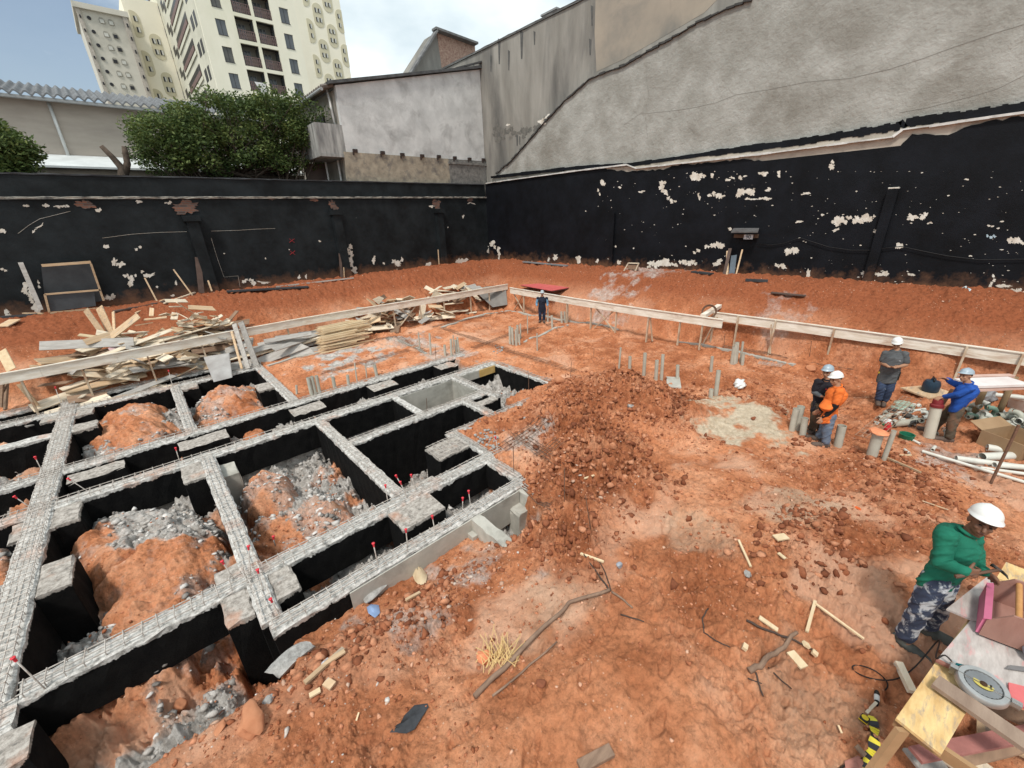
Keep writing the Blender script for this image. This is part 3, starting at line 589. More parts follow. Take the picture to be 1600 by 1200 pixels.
# ------------------------------------------------------------------ boundary walls
def black_mat(name, thr, tint=(.016, .021, .026)):
    mt, t, p = newmat(name); l = t.links.new; g = nn(t, 'ShaderNodeNewGeometry'); v = g.outputs['Position']
    n = noise(t, 1.2, 7, .65, v); r = ramp(t, [(.35, tuple(x*.55 for x in tint)), (.65, tuple(x*1.5 for x in tint))]); l(n.outputs[0], r.inputs[0]); c = r.outputs[0]
    nf = noise(t, 5.5, 9, .68, v, .6); rf = ramp(t, [(thr, 0.), (thr+.012, 1.)]); l(nf.outputs[0], rf.inputs[0])
    nc = noise(t, 3, 3, .5, v); rc_ = ramp(t, [(.4, (.52, .47, .40)), (.6, (.72, .72, .70))]); l(nc.outputs[0], rc_.inputs[0])
    m1 = nn(t, 'ShaderNodeMixRGB'); l(rf.outputs[0], m1.inputs[0]); l(c, m1.inputs[1]); l(rc_.outputs[0], m1.inputs[2])
    # earth splash along the foot of the wall
    sz = nn(t, 'ShaderNodeSeparateXYZ'); l(v, sz.inputs[0]); ns = noise(t, 2.5, 7, .7, v)
    ma = nn(t, 'ShaderNodeMath', operation='MULTIPLY_ADD'); l(ns.outputs[0], ma.inputs[0]); ma.inputs[1].default_value = -1.5; l(sz.outputs[2], ma.inputs[2])
    rs = ramp(t, [(0, 1.), (1, 0.)]); mr = nn(t, 'ShaderNodeMapRange'); l(ma.outputs[0], mr.inputs[0]); mr.inputs[1].default_value = 1.25; mr.inputs[2].default_value = 1.75; mr.inputs[3].default_value = .6; mr.inputs[4].default_value = 0
    m2 = nn(t, 'ShaderNodeMixRGB'); l(mr.outputs[0], m2.inputs[0]); l(m1.outputs[0], m2.inputs[1]); m2.inputs[2].default_value = (.20, .10, .055, 1)
    l(m2.outputs[0], p.inputs['Base Color']); p.inputs['Roughness'].default_value = .62; p.inputs['Specular IOR Level'].default_value = .16
    b = nn(t, 'ShaderNodeBump'); b.inputs['Strength'].default_value = .5; b.inputs['Distance'].default_value = .015; nb = noise(t, 16, 8, .7, v); l(nb.outputs[0], b.inputs['Height']); l(b.outputs[0], p.inputs['Normal'])
    return mt
BL = black_mat('black_paint_left', .735, (.0115, .0145, .0165)); BR_ = black_mat('black_paint_right', .80, (.0045, .0055, .008))
PLW = mat('bared_plaster', (.74, .72, .66), (.50, .44, .36), 4, .9, .3, 30, coord='World')
WED = mat('worn_edge', (.40, .37, .32), (.06, .06, .06), 3, .9, .3, 20, coord='World')
BRK, tb, pb = newmat('old_brick'); g_ = nn(tb, 'ShaderNodeNewGeometry'); bk = nn(tb, 'ShaderNodeTexBrick'); bk.inputs['Scale'].default_value = 1; bk.inputs['Brick Width'].default_value = .24; bk.inputs['Row Height'].default_value = .08; bk.inputs['Mortar Size'].default_value = .012
bk.inputs['Color1'].default_value = (.24, .10, .06, 1); bk.inputs['Color2'].default_value = (.07, .05, .045, 1); bk.inputs['Mortar'].default_value = (.12, .10, .09, 1)
mpb = nn(tb, 'ShaderNodeMapping'); mpb.inputs['Rotation'].default_value = (math.pi/2, 0, 0); tb.links.new(g_.outputs['Position'], mpb.inputs[0]); tb.links.new(mpb.outputs[0], bk.inputs[0]); tb.links.new(bk.outputs[0], pb.inputs['Base Color']); pb.inputs['Roughness'].default_value = .95
def blob(cx, cy_, w_, h_, seed, n=18, ang=0):
    n = n*2
    out_ = []
    for i in range(n):
        a = 2*math.pi*i/n; k = max(.3, 1+1.0*float(fbm(math.cos(a)*1.15+seed*3.1, math.sin(a)*1.15-seed, 5, 5, .62))+RN.uniform(-.24, .2)); x = math.cos(a)*w_/2*k; y = math.sin(a)*h_/2*k
        out_.append((cx+x*math.cos(ang)-y*math.sin(ang), cy_+x*math.sin(ang)+y*math.cos(ang)))
    return out_
def patches(lst, plane, off, mt, parent, name='peeled_patch', th=.006, red=None):
    mb = MB(); l2 = []
    for q in lst:
        px, py, w_, h_ = q[:4]; an = q[4] if len(q) > 4 else 0
        if w_ > 6 or h_ > 8:
            n_ = max(2, int(max(w_, h_)/5)); ca, sa = math.cos(math.radians(an)), math.sin(math.radians(an)); k = 0
            for j in range(n_):
                u_ = ((j+.5)/n_-.5)*(w_ if w_ > h_ else h_)*.95; v_ = RN.uniform(-.3, .3)*min(w_, h_); du, dv_ = (u_, v_) if w_ > h_ else (v_, u_)
                f = RN.uniform(.45, 1.1); l2.append((px+du*ca-dv_*sa, py+du*sa+dv_*ca, min(w_, max(w_, h_)/n_*1.7)*f, min(h_, max(w_, h_)/n_*1.7)*f, an+RN.uniform(-25, 25)))
        else: l2.append((px, py, w_*.9, h_*.9, an))
    for i, q in enumerate(l2):
        px, py, w_, h_ = q[:4]; ang = math.radians(q[4]) if len(q) > 4 else 0
        pts = [plane(a, b, off) for a, b in blob(px, py, w_, h_, i+px*.01, 22 if w_ > 8 else 12, ang)]
        nrm = Vector((1, 0, 0)) if plane is PX else Vector((0, 1, 0))
        mb.prism([p+nrm*(.0004*(i % 9)) for p in pts], nrm*.02)
    o = mb.build(name, mt, parent); return o
# left black wall: Y = 22.1
LW = thing('black_wall', (5, 22.1, 2), 'long black painted boundary wall on the left with a set back upper band', 'wall')
mb = MB(); mb.box(-26, 18.0, 22.1, 22.45, .8, 5.74); mb.build('wall_face', BL, LW)
mb = MB(); mb.box(-26, 18.0, 22.2, 22.45, 5.82, 6.5); mb.build('upper_band', BL, LW)
mb = MB(); rbox(mb, -26, 17.98, 22.02, 22.3, 5.741, 5.82, .014, .2); mb.build('ledge', WED, LW)
mb = MB(); rbox(mb, -26, 17.98, 22.16, 22.5, 6.501, 6.55, .01, .3); mb.build('coping', mat('dark_coping', (.07, .075, .08), (.03, .03, .035), 3, coord='World'), LW)
for k, (px, lean) in enumerate(((300, .0), (526, .1), (686, .05))):
    c = PY(px, 348, 22.05); x = c.x
    mb = MB(); mb.box(x-.2, x+.2, 21.82, 22.098, 1.2, 4.9+lean); pl = mb.build('pilaster', BL, LW)
    mb = MB(); mb.box(x-.28, x+.3, 21.74, 22.098, 4.901+lean, 5.12+lean); mb.build('cap_block', BL, pl)
    mb = MB(); pts = [Vector((x+a, 22.075, 5.42+b)) for a, b in blob(0, 0, .75 if k < 1 else .4, .45, k*7.3, 20)]; mb.prism(pts, (0, .024, 0)); mb.build('exposed_brick', BRK, pl)
mb = MB()
for a, b, c_ in ((130, 318, .35), (490, 312, .2), (425, 310, .22), (735, 312, .25)):
    q = PY(a, b, 22.08); mb.prism([Vector((q.x+u_, 22.08, q.z+v_)) for u_, v_ in blob(0, 0, c_*1.5, c_*.8, a*.1, 16)], (0, .019, 0))
mb.build('exposed_brick', BRK, LW)
lp = [(40, 322, 9, 4), (70, 321, 8, 4), (96, 323, 26, 4), (154, 328, 8, 4), (216, 314, 9, 4), (262, 316, 12, 6), (186, 411, 20, 11), (165, 385, 8, 5), (216, 388, 13, 8), (208, 436, 15, 18), (232, 429, 14, 6), (197, 430, 8, 6), (222, 424, 5, 5), (245, 448, 5, 4),
      (275, 443, 4, 7), (6, 421, 12, 8), (4, 360, 10, 5), (52, 470, 14, 45, -15), (40, 452, 8, 20, -15), (60, 445, 6, 14, -20), (170, 465, 20, 10), (388, 438, 20, 10), (412, 441, 14, 3), (10, 490, 10, 12), (620, 411, 12, 9), (628, 405, 5, 8), (584, 405, 5, 12), (548, 400, 8, 36, -8), (552, 420, 8, 16, -8),
      (600, 412, 4, 4), (670, 413, 7, 4), (722, 407, 16, 9), (676, 322, 10, 4), (736, 318, 14, 3), (724, 338, 4, 5), (767, 386, 7, 16), (771, 400, 6, 14), (468, 433, 5, 6), (478, 432, 3, 7), (500, 377, 5, 3), (255, 310, 6, 3), (350, 396, 3, 2), (415, 404, 2, 3), (452, 390, 2, 2), (700, 355, 2, 2), (60, 355, 22, 2, -35), (52, 362, 5, 4), (255, 470, 10, 4), (270, 462, 6, 3)]
patches(lp, PY, 22.094, PLW, LW)
mb = MB()
for pts in (((160, 372), (205, 366), (250, 363), (292, 362)), ((330, 361), (370, 360), (400, 358), (430, 357)), ((330, 372), (340, 405), (350, 433), (372, 431), (375, 448)), ((28, 365), (45, 352), (62, 342), (110, 330))):
    mb.tube([PY(a, b, 22.095) for a, b in pts], .005, 4)
mb.build('chalk_line', PLW, LW)
mb = MB()
for a, b in ((456, 376), (457, 395)): 
    for d in (-3, 3): mb.tube([PY(a-4, b-d, 22.092), PY(a+4, b+d, 22.092)], .014, 4)
mb.build('red_mark', mat('red_paint', (.32, .03, .035), rough=.6, bump=0), LW)
# right black wall: X = 18
RW = thing('black_wall', (18, 10, 2), 'tall black peeling boundary wall on the right below the grey rendered wall', 'wall')
mb = MB(); mb.box(17.98, 18.3, -14, 22.1, .8, 6.12); mb.build('wall_face', BR_, RW)
top = [(790, 283), (935, 262), (960, 266), (985, 268), (1036, 265), (1050, 259), (1162, 249), (1215, 254), (1240, 249), (1360, 243), (1403, 232), (1425, 210), (1482, 210), (1530, 192), (1556, 188), (1640, 176)]
pts = [PX(a, b, 17.965) for a, b in top]; pts = [Vector((17.965, 22.08, pts[0].z))]+pts+[Vector((17.965, -14, 6.45))]
jag = []
for a, b in zip(pts[:-1], pts[1:]):
    n = max(1, int((b-a).length/.12)); jag += [a.lerp(b, i/n)+Vector((0, 0, RN.uniform(-.03, .03))) for i in range(n)]
jag.append(pts[-1]); mb = MB()
mb.prism(jag+[Vector((17.965, -14, 1)), Vector((17.965, 22.08, 1))], (.014, 0, 0)); mb.build('black_paint_coat', BR_, RW)
mb = MB(); mb.box(17.985, 18.3, -14, 22.1, 6.121, 6.6); mb.build('bare_band', mat('beige_band', (.50, .45, .38), (.36, .32, .27), 2, coord='World', stain=(.2, .18, .15)), RW)
led = [(900, 267), (979, 257.5), (994, 263), (1180, 242), (1395, 214), (1410, 203), (1600, 176)]
lw = [PX(a, b, 17.93) for a, b in led]; lw = [Vector((17.93, 21.9, lw[0].z-.02))]+lw+[Vector((17.93, -14, lw[-1].z))]
mb = MB()
for a, b in zip(lw[:-1], lw[1:]):
    n = max(1, int((b-a).length/.5))
    for i in range(n): mb.bar(a.lerp(b, i/n)+Vector((0, 0, RN.uniform(-.01, .01))), a.lerp(b, (i+1)/n), .12, RN.uniform(.035, .07))
mb.build('mortar_ledge', mat('white_mortar', (.72, .72, .70), (.38, .37, .35), 3, coord='World'), RW)
rp = [(1092, 275, 22, 9), (1113, 274, 5, 8), (1140, 279, 14, 7), (1160, 276, 14, 6), (1191, 272, 14, 6), (1216, 272, 12, 12), (1303, 256, 10, 12), (1040, 300, 8, 38, -28), (1034, 288, 8, 10), (1052, 315, 9, 7), (1118, 305, 24, 9), (1092, 306, 4, 10), (1165, 301, 28, 12), (1200, 297, 9, 6), (1185, 311, 44, 4), (1155, 300, 8, 8), (1258, 303, 16, 5),
      (1330, 343, 66, 14, -4), (1358, 340, 22, 10), (1308, 346, 12, 14), (1307, 360, 13, 6, -30), (1249, 346, 9, 3), (1285, 336, 6, 3), (1423, 341, 14, 8), (1445, 338, 14, 9, -30), (1452, 348, 8, 4), (1370, 363, 9, 8), (1405, 386, 9, 7), (1548, 354, 10, 5), (1588, 378, 26, 11), (1510, 280, 6, 3), (1338, 299, 4, 2),
      (1120, 383, 18, 16), (1105, 386, 10, 8), (1088, 393, 10, 6), (1236, 392, 18, 10), (1030, 412, 28, 12), (1012, 414, 10, 12), (1048, 414, 22, 7), (1075, 411, 30, 9), (1120, 411, 14, 9), (1218, 417, 14, 8), (1263, 428, 7, 12), (1354, 427, 14, 10), (1376, 429, 20, 7), (1424, 429, 12, 4), (1550, 440, 9, 24, 20), (1580, 455, 30, 9), (1490, 452, 12, 5), (1568, 447, 18, 4), (1465, 450, 10, 4), (1528, 452, 10, 5),
      (962, 385, 4, 4), (967, 410, 6, 8), (869, 402, 9, 9), (857, 406, 4, 8), (903, 407, 8, 10), (933, 408, 4, 6), (778, 398, 6, 26), (771, 383, 8, 10), (1141, 358, 6, 6), (1560, 357, 5, 3), (990, 388, 3, 3), (915, 330, 2, 2), (1003, 300, 10, 4), (968, 293, 4, 3), (942, 285, 6, 9), (936, 300, 5, 12)]
patches(rp, PX, 17.96, PLW, RW)
mb = MB()
for k in range(300):
    a = RN.uniform(930, 1600); b = RN.gauss(0, 1)*30+RN.choice([285, 300, 345, 405, 425]); q = PX(a, max(268, min(b, 440)), 17.961)
    if q.z > 6.0: continue
    s_ = RN.uniform(.008, .04)*RN.uniform(.3, 1); mb.prism([Vector((17.961, q.y+u_, q.z+v_)) for u_, v_ in blob(0, 0, s_*2, s_, k, 7)], (.01, 0, 0))
mb.build('peeling_fleck', PLW, RW)
patches([(1548, 367, 16, 13)], PX, 17.958, mat('blue_flake', (.45, .58, .66), rough=.7), RW)
a, b = PX(1400, 293, 17.9), PX(1355, 441, 17.9); yy = PX(1378, 360, 17.9).y
mb = MB(); rbox(mb, 17.80, 17.962, yy-.13, yy+.13, 1.3, 4.95, .006, .3); mb.build('pilaster', BR_, RW)
mb = MB(); rbox(mb, 17.795, 17.962, yy-.125, yy+.125, 4.951, 4.985, .006, .3); mb.build('pilaster_top', PLW, RW)
yy = PX(957, 370, 17.9).y; mb = MB(); mb.box(17.84, 17.962, yy-.08, yy+.08, 1.5, 4.55); mb.build('pilaster', BR_, RW)
mb = MB(); cab = [PX(a, b, 17.90) for a, b in ((1185, 381), (1205, 383), (1225, 380), (1245, 373), (1252, 372), (1270, 378), (1295, 386), (1330, 391), (1360, 391), (1390, 387), (1408, 385), (1440, 392), (1480, 400), (1530, 406), (1600, 405), (1660, 403))]
tag(mb.tube(cab, .013, 6).build('power_cable', mat('black_rubber', (.008, .008, .009), rough=.5, bump=0), smooth=True), 'black cable sagging along the foot of the right black wall', 'cable')
# rendered grey wall above
REN = mat('rough_render', (.41, .41, .385), (.27, .265, .24), 1.1, .95, 1.0, 6, coord='World', stain=(.23, .22, .195), stsc=.45, st0=.48, st1=.7, det=9, bd=.04, spec=.1)
REN2 = mat('smooth_render', (.34, .325, .295), (.20, .19, .17), .7, .9, .35, 12, coord='World', spec=.1, stain=(.07, .07, .07), stsc=.35, st0=.47, st1=.75, stretch=(1, 1.6, .35))
bnd = [(775, 272), (800, 250), (850, 192), (880, 160), (920, 124), (945, 113), (968, 106), (1010, 82), (1050, 60), (1100, 30), (1135, 14), (1175, 0)]
RG = thing('rendered_wall', (18.1, 10, 6.6), 'high grey roughly rendered gable wall rising to the right above the black wall', 'wall')
pts = [PX(a, b, 18.1) for a, b in bnd]; pts = pts+[Vector((18.1, 4, 12.4)), Vector((18.1, -3, 14.6)), Vector((18.1, -14, 14.6)), Vector((18.1, -14, 6.4)), Vector((18.1, 22.1, 6.4))]
bm = bmesh.new(); vs = [bm.verts.new(p) for p in pts]; fc = bm.faces.new(vs); bmesh.ops.triangulate(bm, faces=[fc]); 
bmesh.ops.subdivide_edges(bm, edges=bm.edges[:], cuts=0) if False else None
me = bpy.data.meshes.new('render_coat'); mb = MB()
mb.prism(pts, (.18, 0, 0)); o = mb.build('render_coat', REN, RG); bm.free()
mb = MB()
bp = [PX(a, b, 18.06) for a, b in bnd]
for a, b in zip(bp[:-1], bp[1:]):
    n = max(1, int((b-a).length/.25))
    for i in range(n): mb.bar(a.lerp(b, i/n)+Vector((0, 0, RN.uniform(-.03, .05))), a.lerp(b, (i+1)/n), .10, RN.uniform(.02, .09))
mb.build('mortar_edge', mat('dark_mortar', (.07, .07, .068), (.03, .03, .03), 3, coord='World'), RG)
mb = MB(); bb = [(768, 277), (900, 262), (990, 257), (1110, 240), (1250, 222), (1408, 197), (1415, 192), (1600, 168), (1680, 160)]
for i, ((a, b), (c, d)) in enumerate(zip(bb[:-1], bb[1:])):
    n = max(1, int((c-a)/9))
    for j in range(n):
        p = PX(a+(c-a)*j/n, b+(d-b)*j/n, 18.03); q = PX(a+(c-a)*(j+1)/n, b+(d-b)*(j+1)/n, 18.03); mb.bar(p, q, .12, RN.uniform(.16, .27)*(1 if a > 1000 else .7))
mb.build('bitumen_band', BR_, RG)
mb = MB()
for pts in (((1600, 118), (1560, 138), (1520, 150), (1450, 168), (1405, 176)), ((1085, 168), (1120, 160), (1150, 148), (1200, 140), (1260, 128), (1330, 122), (1390, 108), (1440, 92), (1500, 70), (1560, 50), (1600, 38)), ((975, 195), (1000, 178), (1060, 172), (1085, 168)), ((1010, 120), (1014, 150), (1008, 180), (1012, 215))):
    mb.tube([PX(a, b, 18.100) for a, b in pts], .009, 4)
mb.build('render_seam', mat('seam', (.29, .285, .26), (.22, .21, .19), 3, coord='World'), RG)
SG = thing('tall_wall', (18.5, 10, 6), 'tall smooth grey wall with dark rain streaks rising behind the rendered wall', 'wall')
mb = MB(); mb.box(18.4, 18.9, -14, 26.3, .5, 13.45); mb.build('wall_face', REN2, SG)
mb = MB(); rbox(mb, 18.34, 18.96, -14, 26.34, 13.451, 13.56, .012, .4); mb.build('coping', mat('stained_coping', (.16, .16, .155), (.07, .07, .07), 3, coord='World'), SG)
mb = MB(); mb.prism([PX(a, b, 18.393) for a, b in ((931, -10), (929, 50), (932, 112), (975, 92), (1040, 55), (1100, 20), (1140, -20))], (.006, 0, 0)); mb.build('tan_patch', mat('tan_render', (.36, .31, .25), (.26, .235, .20), .8, coord='World', stain=(.2, .19, .17), stsc=.6), SG)
mb = MB()
for px, y0, y1, w_ in ((795, 78, 110, 3), (767, 85, 112, 3), (780, 60, 100, 4), (815, 48, 92, 5), (835, 48, 70, 3), (922, 60, 86, 4), (740, 100, 125, 3), (925, 8, 40, 4), (808, 210, 228, 3), (812, 212, 226, 2)):
    a, b = PX(px-w_/2, y0, 18.39), PX(px+w_/2, y0+2, 18.39); c, d = PX(px+w_*.2, y1, 18.39), PX(px-w_*.2, y1, 18.39); mb.prism([a, b, c, d], (.009, 0, 0))
mb.build('rain_streak', mat('soot', (.07, .07, .068), (.12, .12, .115), 4, coord='World'), SG)
patches([(800, 205, 60, 14), (835, 200, 50, 16, -35), (780, 215, 20, 18)], PX, 18.392, mat('soot2', (.09, .088, .082), (.19, .18, .16), 5, coord='World'), SG, 'damp_stain')
patches([(850, 186, 22, 4, -40), (845, 190, 10, 5), (793, 195, 6, 3)], PX, 18.05, PLW, SG, 'bared_plaster')
# ------------------------------------------------------------------ white house over the left wall
HB = mat('white_stucco', (.66, .67, .66), (.46, .47, .465), 1.3, .9, .5, 14, coord='World', stain=(.27, .27, .265), stsc=1.1, st0=.5, st1=.8, bd=.03)
DK = mat('dark_gap', (.025, .025, .03), rough=.4, bump=0)
HH = thing('plaster_house', (14, 24, 2), 'house with a big weathered white plaster side wall over the left black wall', 'house')
mb = MB(); mb.prism([Vector((9.55, 22.5, 7.87)), Vector((18.38, 22.5, 7.87)), Vector((18.38, 22.5, 12.62)), Vector((9.55, 22.5, 10.62))], (0, .25, 0)); mb.build('side_wall', HB, HH)
mb = MB(); mb.box(9.4, 15.6, 22.46, 22.75, 2, 7.866); mb.build('base_wall', mat('ochre_base', (.40, .35, .27), (.22, .19, .15), 3, .95, .7, 10, coord='World', stain=(.14, .13, .12), stsc=2), HH)
mb = MB(); mb.box(15.603, 18.38, 22.42, 22.75, 2, 7.84); mb.box(15.55, 18.38, 22.36, 22.6, 7.60, 7.72); mb.build('grey_base_wall', mat('grey_base', (.25, .24, .225), (.10, .10, .095), 5, .95, .8, 10, coord='World'), HH)
mb = MB()
for i in range(8):
    q = PY((555, 598, 629, 660, 686, 711, 734, 756)[i], (235, 238, 241, 243, 244, 246, 248, 249)[i], 22.4); mb.box(q.x-.10, q.x+.12, 22.38, 22.49, q.z-.08, q.z+.06); mb.box(q.x-.13, q.x-.07, 22.38, 22.49, q.z-.2, q.z-.07)
mb.build('cut_beam_end', mat('rust_dark', (.05, .035, .03), rough=.9), HH)
mb = MB(); mb.bar((9.2, 22.62, 10.66), (18.39, 22.62, 12.72), .6, .12); mb.bar((16.6, 22.5, 12.38), (18.39, 22.4, 12.95), .25, .07); mb.build('roof_edge', mat('roof_dark', (.11, .115, .12), (.05, .05, .05), 3, coord='World'), HH)
mb = MB(); mb.prism([Vector((9.2, 22.8, 10.62)), Vector((18.38, 22.8, 12.65)), Vector((18.38, 31, 12.65)), Vector((9.2, 31, 10.62))], (0, 0, .1)); mb.build('roof', mat('fibre_cement', (.34, .34, .33), (.2, .2, .2), 2, coord='World'), HH)
mb = MB(); mb.box(9.55, 9.75, 22.75, 31, 2, 10.5); mb.box(9.75, 18.3, 30.8, 31, 2, 10.5); mb.build('street_wall', mat('house_beige', (.40, .37, .32), (.32, .29, .25), 1.5, coord='World', stain=(.2, .19, .17)), HH)
mb = MB(); wn = [PX(a, b, 9.5) for a, b in ((484, 176), (503, 168), (505, 212), (487, 214))]
ys = sorted(p.y for p in wn); mb.box(9.47, 9.549, ys[0], ys[-1], 8.35, 9.75); o = mb.build('window', DK, HH)
mb = MB(); 
for yy in (ys[0], (ys[0]+ys[-1])/2, ys[-1]): mb.box(9.44, 9.469, yy-.04, yy+.04, 8.35, 9.75)
mb.build('window_frame', mat('dark_frame', (.08, .08, .085), bump=0), o)
mb = MB(); mb.tube([PX(511, 140, 9.4), PX(524, 199, 9.4)], .05, 8); mb.build('downpipe', mat('white_pvc', (.70, .70, .68), (.55, .55, .53), 3, .5, 0), HH, True)
for q in (9.4, 9.1): mb = MB(); mb.tube([Vector((q, 23.4+(9.4-q)*3, 7.6)), Vector((q, 23.4+(9.4-q)*3, 5.8))], .05, 8); mb.build('downpipe', MATS['white_pvc'], HH, True)
mb = MB()
for i in range(26):
    y0 = 22.7+i*.32; mb.tube([Vector((8.95, y0, 10.52)), Vector((9.5, y0, 10.66))], .1, 6)
mb.build('tile_row', mat('roof_tile', (.20, .17, .15), (.11, .10, .09), 5, coord='World'), HH)
mb = MB(); mb.tube([Vector((8.92, 22.6, 10.42)), Vector((8.92, 31, 10.42))], .07, 8); mb.build('gutter', mat('gutter_grey', (.33, .34, .34), bump=0, rough=.5), HH)
mb = MB(); mb.box(8.25, 9.548, 22.52, 22.62, 7.75, 9.02); mb.box(8.25, 8.35, 22.62, 25, 7.75, 9.02); mb.box(8.25, 9.548, 22.5, 25, 7.62, 7.749); mb.build('balcony', mat('streaked_concrete', (.44, .44, .42), (.12, .12, .12), 2.2, .9, .4, 20, coord='World', stretch=(2, 2, .35)), HH)
mb = MB(); mb.box(8.3, 9.4, 25.1, 25.3, 2, 7.6); mb.build('under_wall', mat('brown_wall', (.17, .12, .10), (.12, .09, .08), 2, coord='World'), HH)
# ------------------------------------------------------------------ brick gable house behind
GH = thing('gable_house', (19, 28, 2), 'small grey house with a red brick gable strip peeking over the tall wall', 'house')
q = [PY(a, b, 27) for a, b in ((640, 116), (682, 50), (689, 97), (692, 130))]; base = 9
mb = MB(); mb.prism([q[0], q[1], q[2], Vector((q[3].x, 27, base)), Vector((q[0].x-1.2, 27, base))], (0, 1.5, 0)); mb.build('end_wall', REN2, GH)
q2 = [PY(a, b, 27.02) for a, b in ((683.2, 51), (742, 70), (700, 97), (689.8, 98))]; mb = MB(); mb.prism([q2[0], q2[1], Vector((q2[1].x, 27.02, base)), Vector((q2[3].x+.02, 27.02, base))], (0, 1.2, 0))
mb.build('brick_wall', mat('flaking_brick', (.50, .36, .28), (.24, .13, .10), 9, .95, .8, 14, coord='World'), GH)
mb = MB(); mb.bar(PY(678, 45, 26.8), PY(744, 69, 26.8), .5, .12); mb.bar(PY(640, 116, 26.8), PY(681, 49, 26.8), .5, .1); mb.build('roof', mat('roof_grey', (.20, .20, .20), (.10, .10, .10), 3, coord='World'), GH)
q = PX(862, 22, 19.5); mb = MB(); mb.box(19.3, 20.3, q.y-.5, q.y+.5, 12, q.z+.0); mb.box(19.25, 20.35, q.y-.55, q.y+.55, q.z+.001, q.z+.08); tag(mb.build('roof_box', mat('box_grey', (.3, .3, .3), coord='World')), 'small grey box standing on the roof over the tall wall', 'roof box')
# ------------------------------------------------------------------ shed on the left
SH = thing('shed', (-3, 30, 2), 'long beige shed with a corrugated roof behind the left wall', 'shed')
BE = mat('beige_render', (.47, .41, .35), (.38, .33, .28), 1.2, .9, .3, 15, coord='World', stain=(.30, .26, .22), stsc=.4, st0=.5, st1=.85, stretch=(.6, 1, 2))
mb = MB(); mb.box(-30, 8.4, 30, 30.3, 2, 10.3); mb.build('wall', BE, SH)
vs = []; fs = []; n = 1160; 
for i in range(n+1):
    x = -30+38.6*i/n; zz = .065*math.sin(i*2*math.pi/ (n/38.6*.33)); vs += [(x, 29.4, 10.32+zz), (x, 36, 12.0+zz), (x, 29.4, 10.25+zz)]
for i in range(n): fs += [(3*i, 3*i+1, 3*i+4, 3*i+3), (3*i, 3*i+3, 3*i+5, 3*i+2)]
mb = MB(); mb.add(vs, fs); mb.build('corrugated_roof', mat('fibre_roof', (.20, .21, .22), (.10, .10, .105), 2, coord='World'), SH)
mb = MB(); mb.box(-30, 8.5, 29.42, 29.62, 10.08, 10.2); mb.build('gutter', mat('gutter_grey', (.33, .34, .34), bump=0, rough=.5), SH)
mb = MB(); mb.tube([Vector((-.62, 29.9, 10.1)), Vector((-.66, 29.9, 7.9))], .06, 8); mb.build('downpipe', mat('white_pvc', (.70, .70, .68)), SH, True); mb = MB(); mb.tube([Vector((4.3, 29.9, 10.1)), Vector((4.3, 29.9, 7.9))], .06, 8); mb.build('downpipe', mat('white_pvc', (.70, .70, .68)), SH, True)
mb = MB(); mb.prism([Vector((-30, 27.5, 7.25)), Vector((9, 27.5, 7.25)), Vector((9, 29.98, 7.95)), Vector((-30, 29.98, 7.95))], (0, 0, .08)); mb.build('lower_roof', mat('pale_roof', (.62, .65, .65), (.48, .50, .5), 1.5, coord='World'), SH)
mb = MB(); mb.box(-30, 9, 27.7, 27.9, 2, 7.24); mb.build('lower_wall', mat('tan_lower', (.28, .23, .18), (.2, .17, .14), 2, coord='World'), SH)
# ------------------------------------------------------------------ towers
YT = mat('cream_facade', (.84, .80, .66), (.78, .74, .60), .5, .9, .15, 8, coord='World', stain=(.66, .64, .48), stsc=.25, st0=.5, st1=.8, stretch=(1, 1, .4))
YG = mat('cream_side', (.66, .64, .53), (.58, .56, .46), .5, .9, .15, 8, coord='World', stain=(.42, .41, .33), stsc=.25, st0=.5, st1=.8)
WG, tg_, pg_ = newmat('window_glass'); pg_.inputs['Base Color'].default_value = (.10, .11, .12, 1); pg_.inputs['Roughness'].default_value = .15
BG = mat('shutter', (.13, .13, .12), (.09, .09, .085), 3, .6, 0); RAIL = mat('balcony_rail', (.22, .14, .13), (.15, .10, .09), 3, .6, 0); DR = mat('recess', (.30, .29, .24), (.24, .22, .18), 1, coord='World')
TW = thing('apartment_tower', (18, 70, -3), 'cream apartment tower with balconies over the treetops', 'building')
X0, X1, YF = 13.25, 23.75, 64
cells = []   # openings on the front (x0,x1,z0,z1,kind)
for k in range(-7, 6):
    dz = 2.50*k
    cells += [(14.75, 15.72, 20.1+dz-.33, 21.0+dz+.2, 'w'), (16.75, 18.62, 19.75+dz-.05, 21.85+dz, 'b'), (18.95, 20.85, 19.75+dz-.05, 21.85+dz, 'b'), (21.85, 22.85, 20.1+dz-.3, 21.15+dz+.1, 'w')]
cells = [c for c in cells if c[3] < 34]
# front wall as a grid with openings
xs = sorted({X0, X1}|{c[0] for c in cells}|{c[1] for c in cells}); zs = sorted({-3, 36}|{c[2] for c in cells}|{c[3] for c in cells})
mb = MB(); hole = lambda x, z: any(c[0] < x < c[1] and c[2] < z < c[3] for c in cells)
for x0, x1 in zip(xs[:-1], xs[1:]):
    zz = zs[0]
    run = None
    for z0, z1 in zip(zs[:-1], zs[1:]):
        if hole((x0+x1)/2, (z0+z1)/2):
            if run is not None: mb.box(x0, x1, YF, YF+.25, run, z0); run = None
        elif run is None: run = z0
    if run is not None: mb.box(x0, x1, YF, YF+.25, run, zs[-1])
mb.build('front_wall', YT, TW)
mb = MB(); mb.box(X0+.26, X1, YF+1.6, YF+1.7, -3, 36); mb.build('inner_wall', DR, TW)
sidew = []
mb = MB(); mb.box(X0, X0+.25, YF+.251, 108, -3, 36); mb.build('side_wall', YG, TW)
mb = MB(); mb.box(X1-.25, X1, YF+.251, 84, -3, 36); mb.box(X0, X1, 107.7, 108, -3, 36); mb.build('rear_wall', YG, TW)
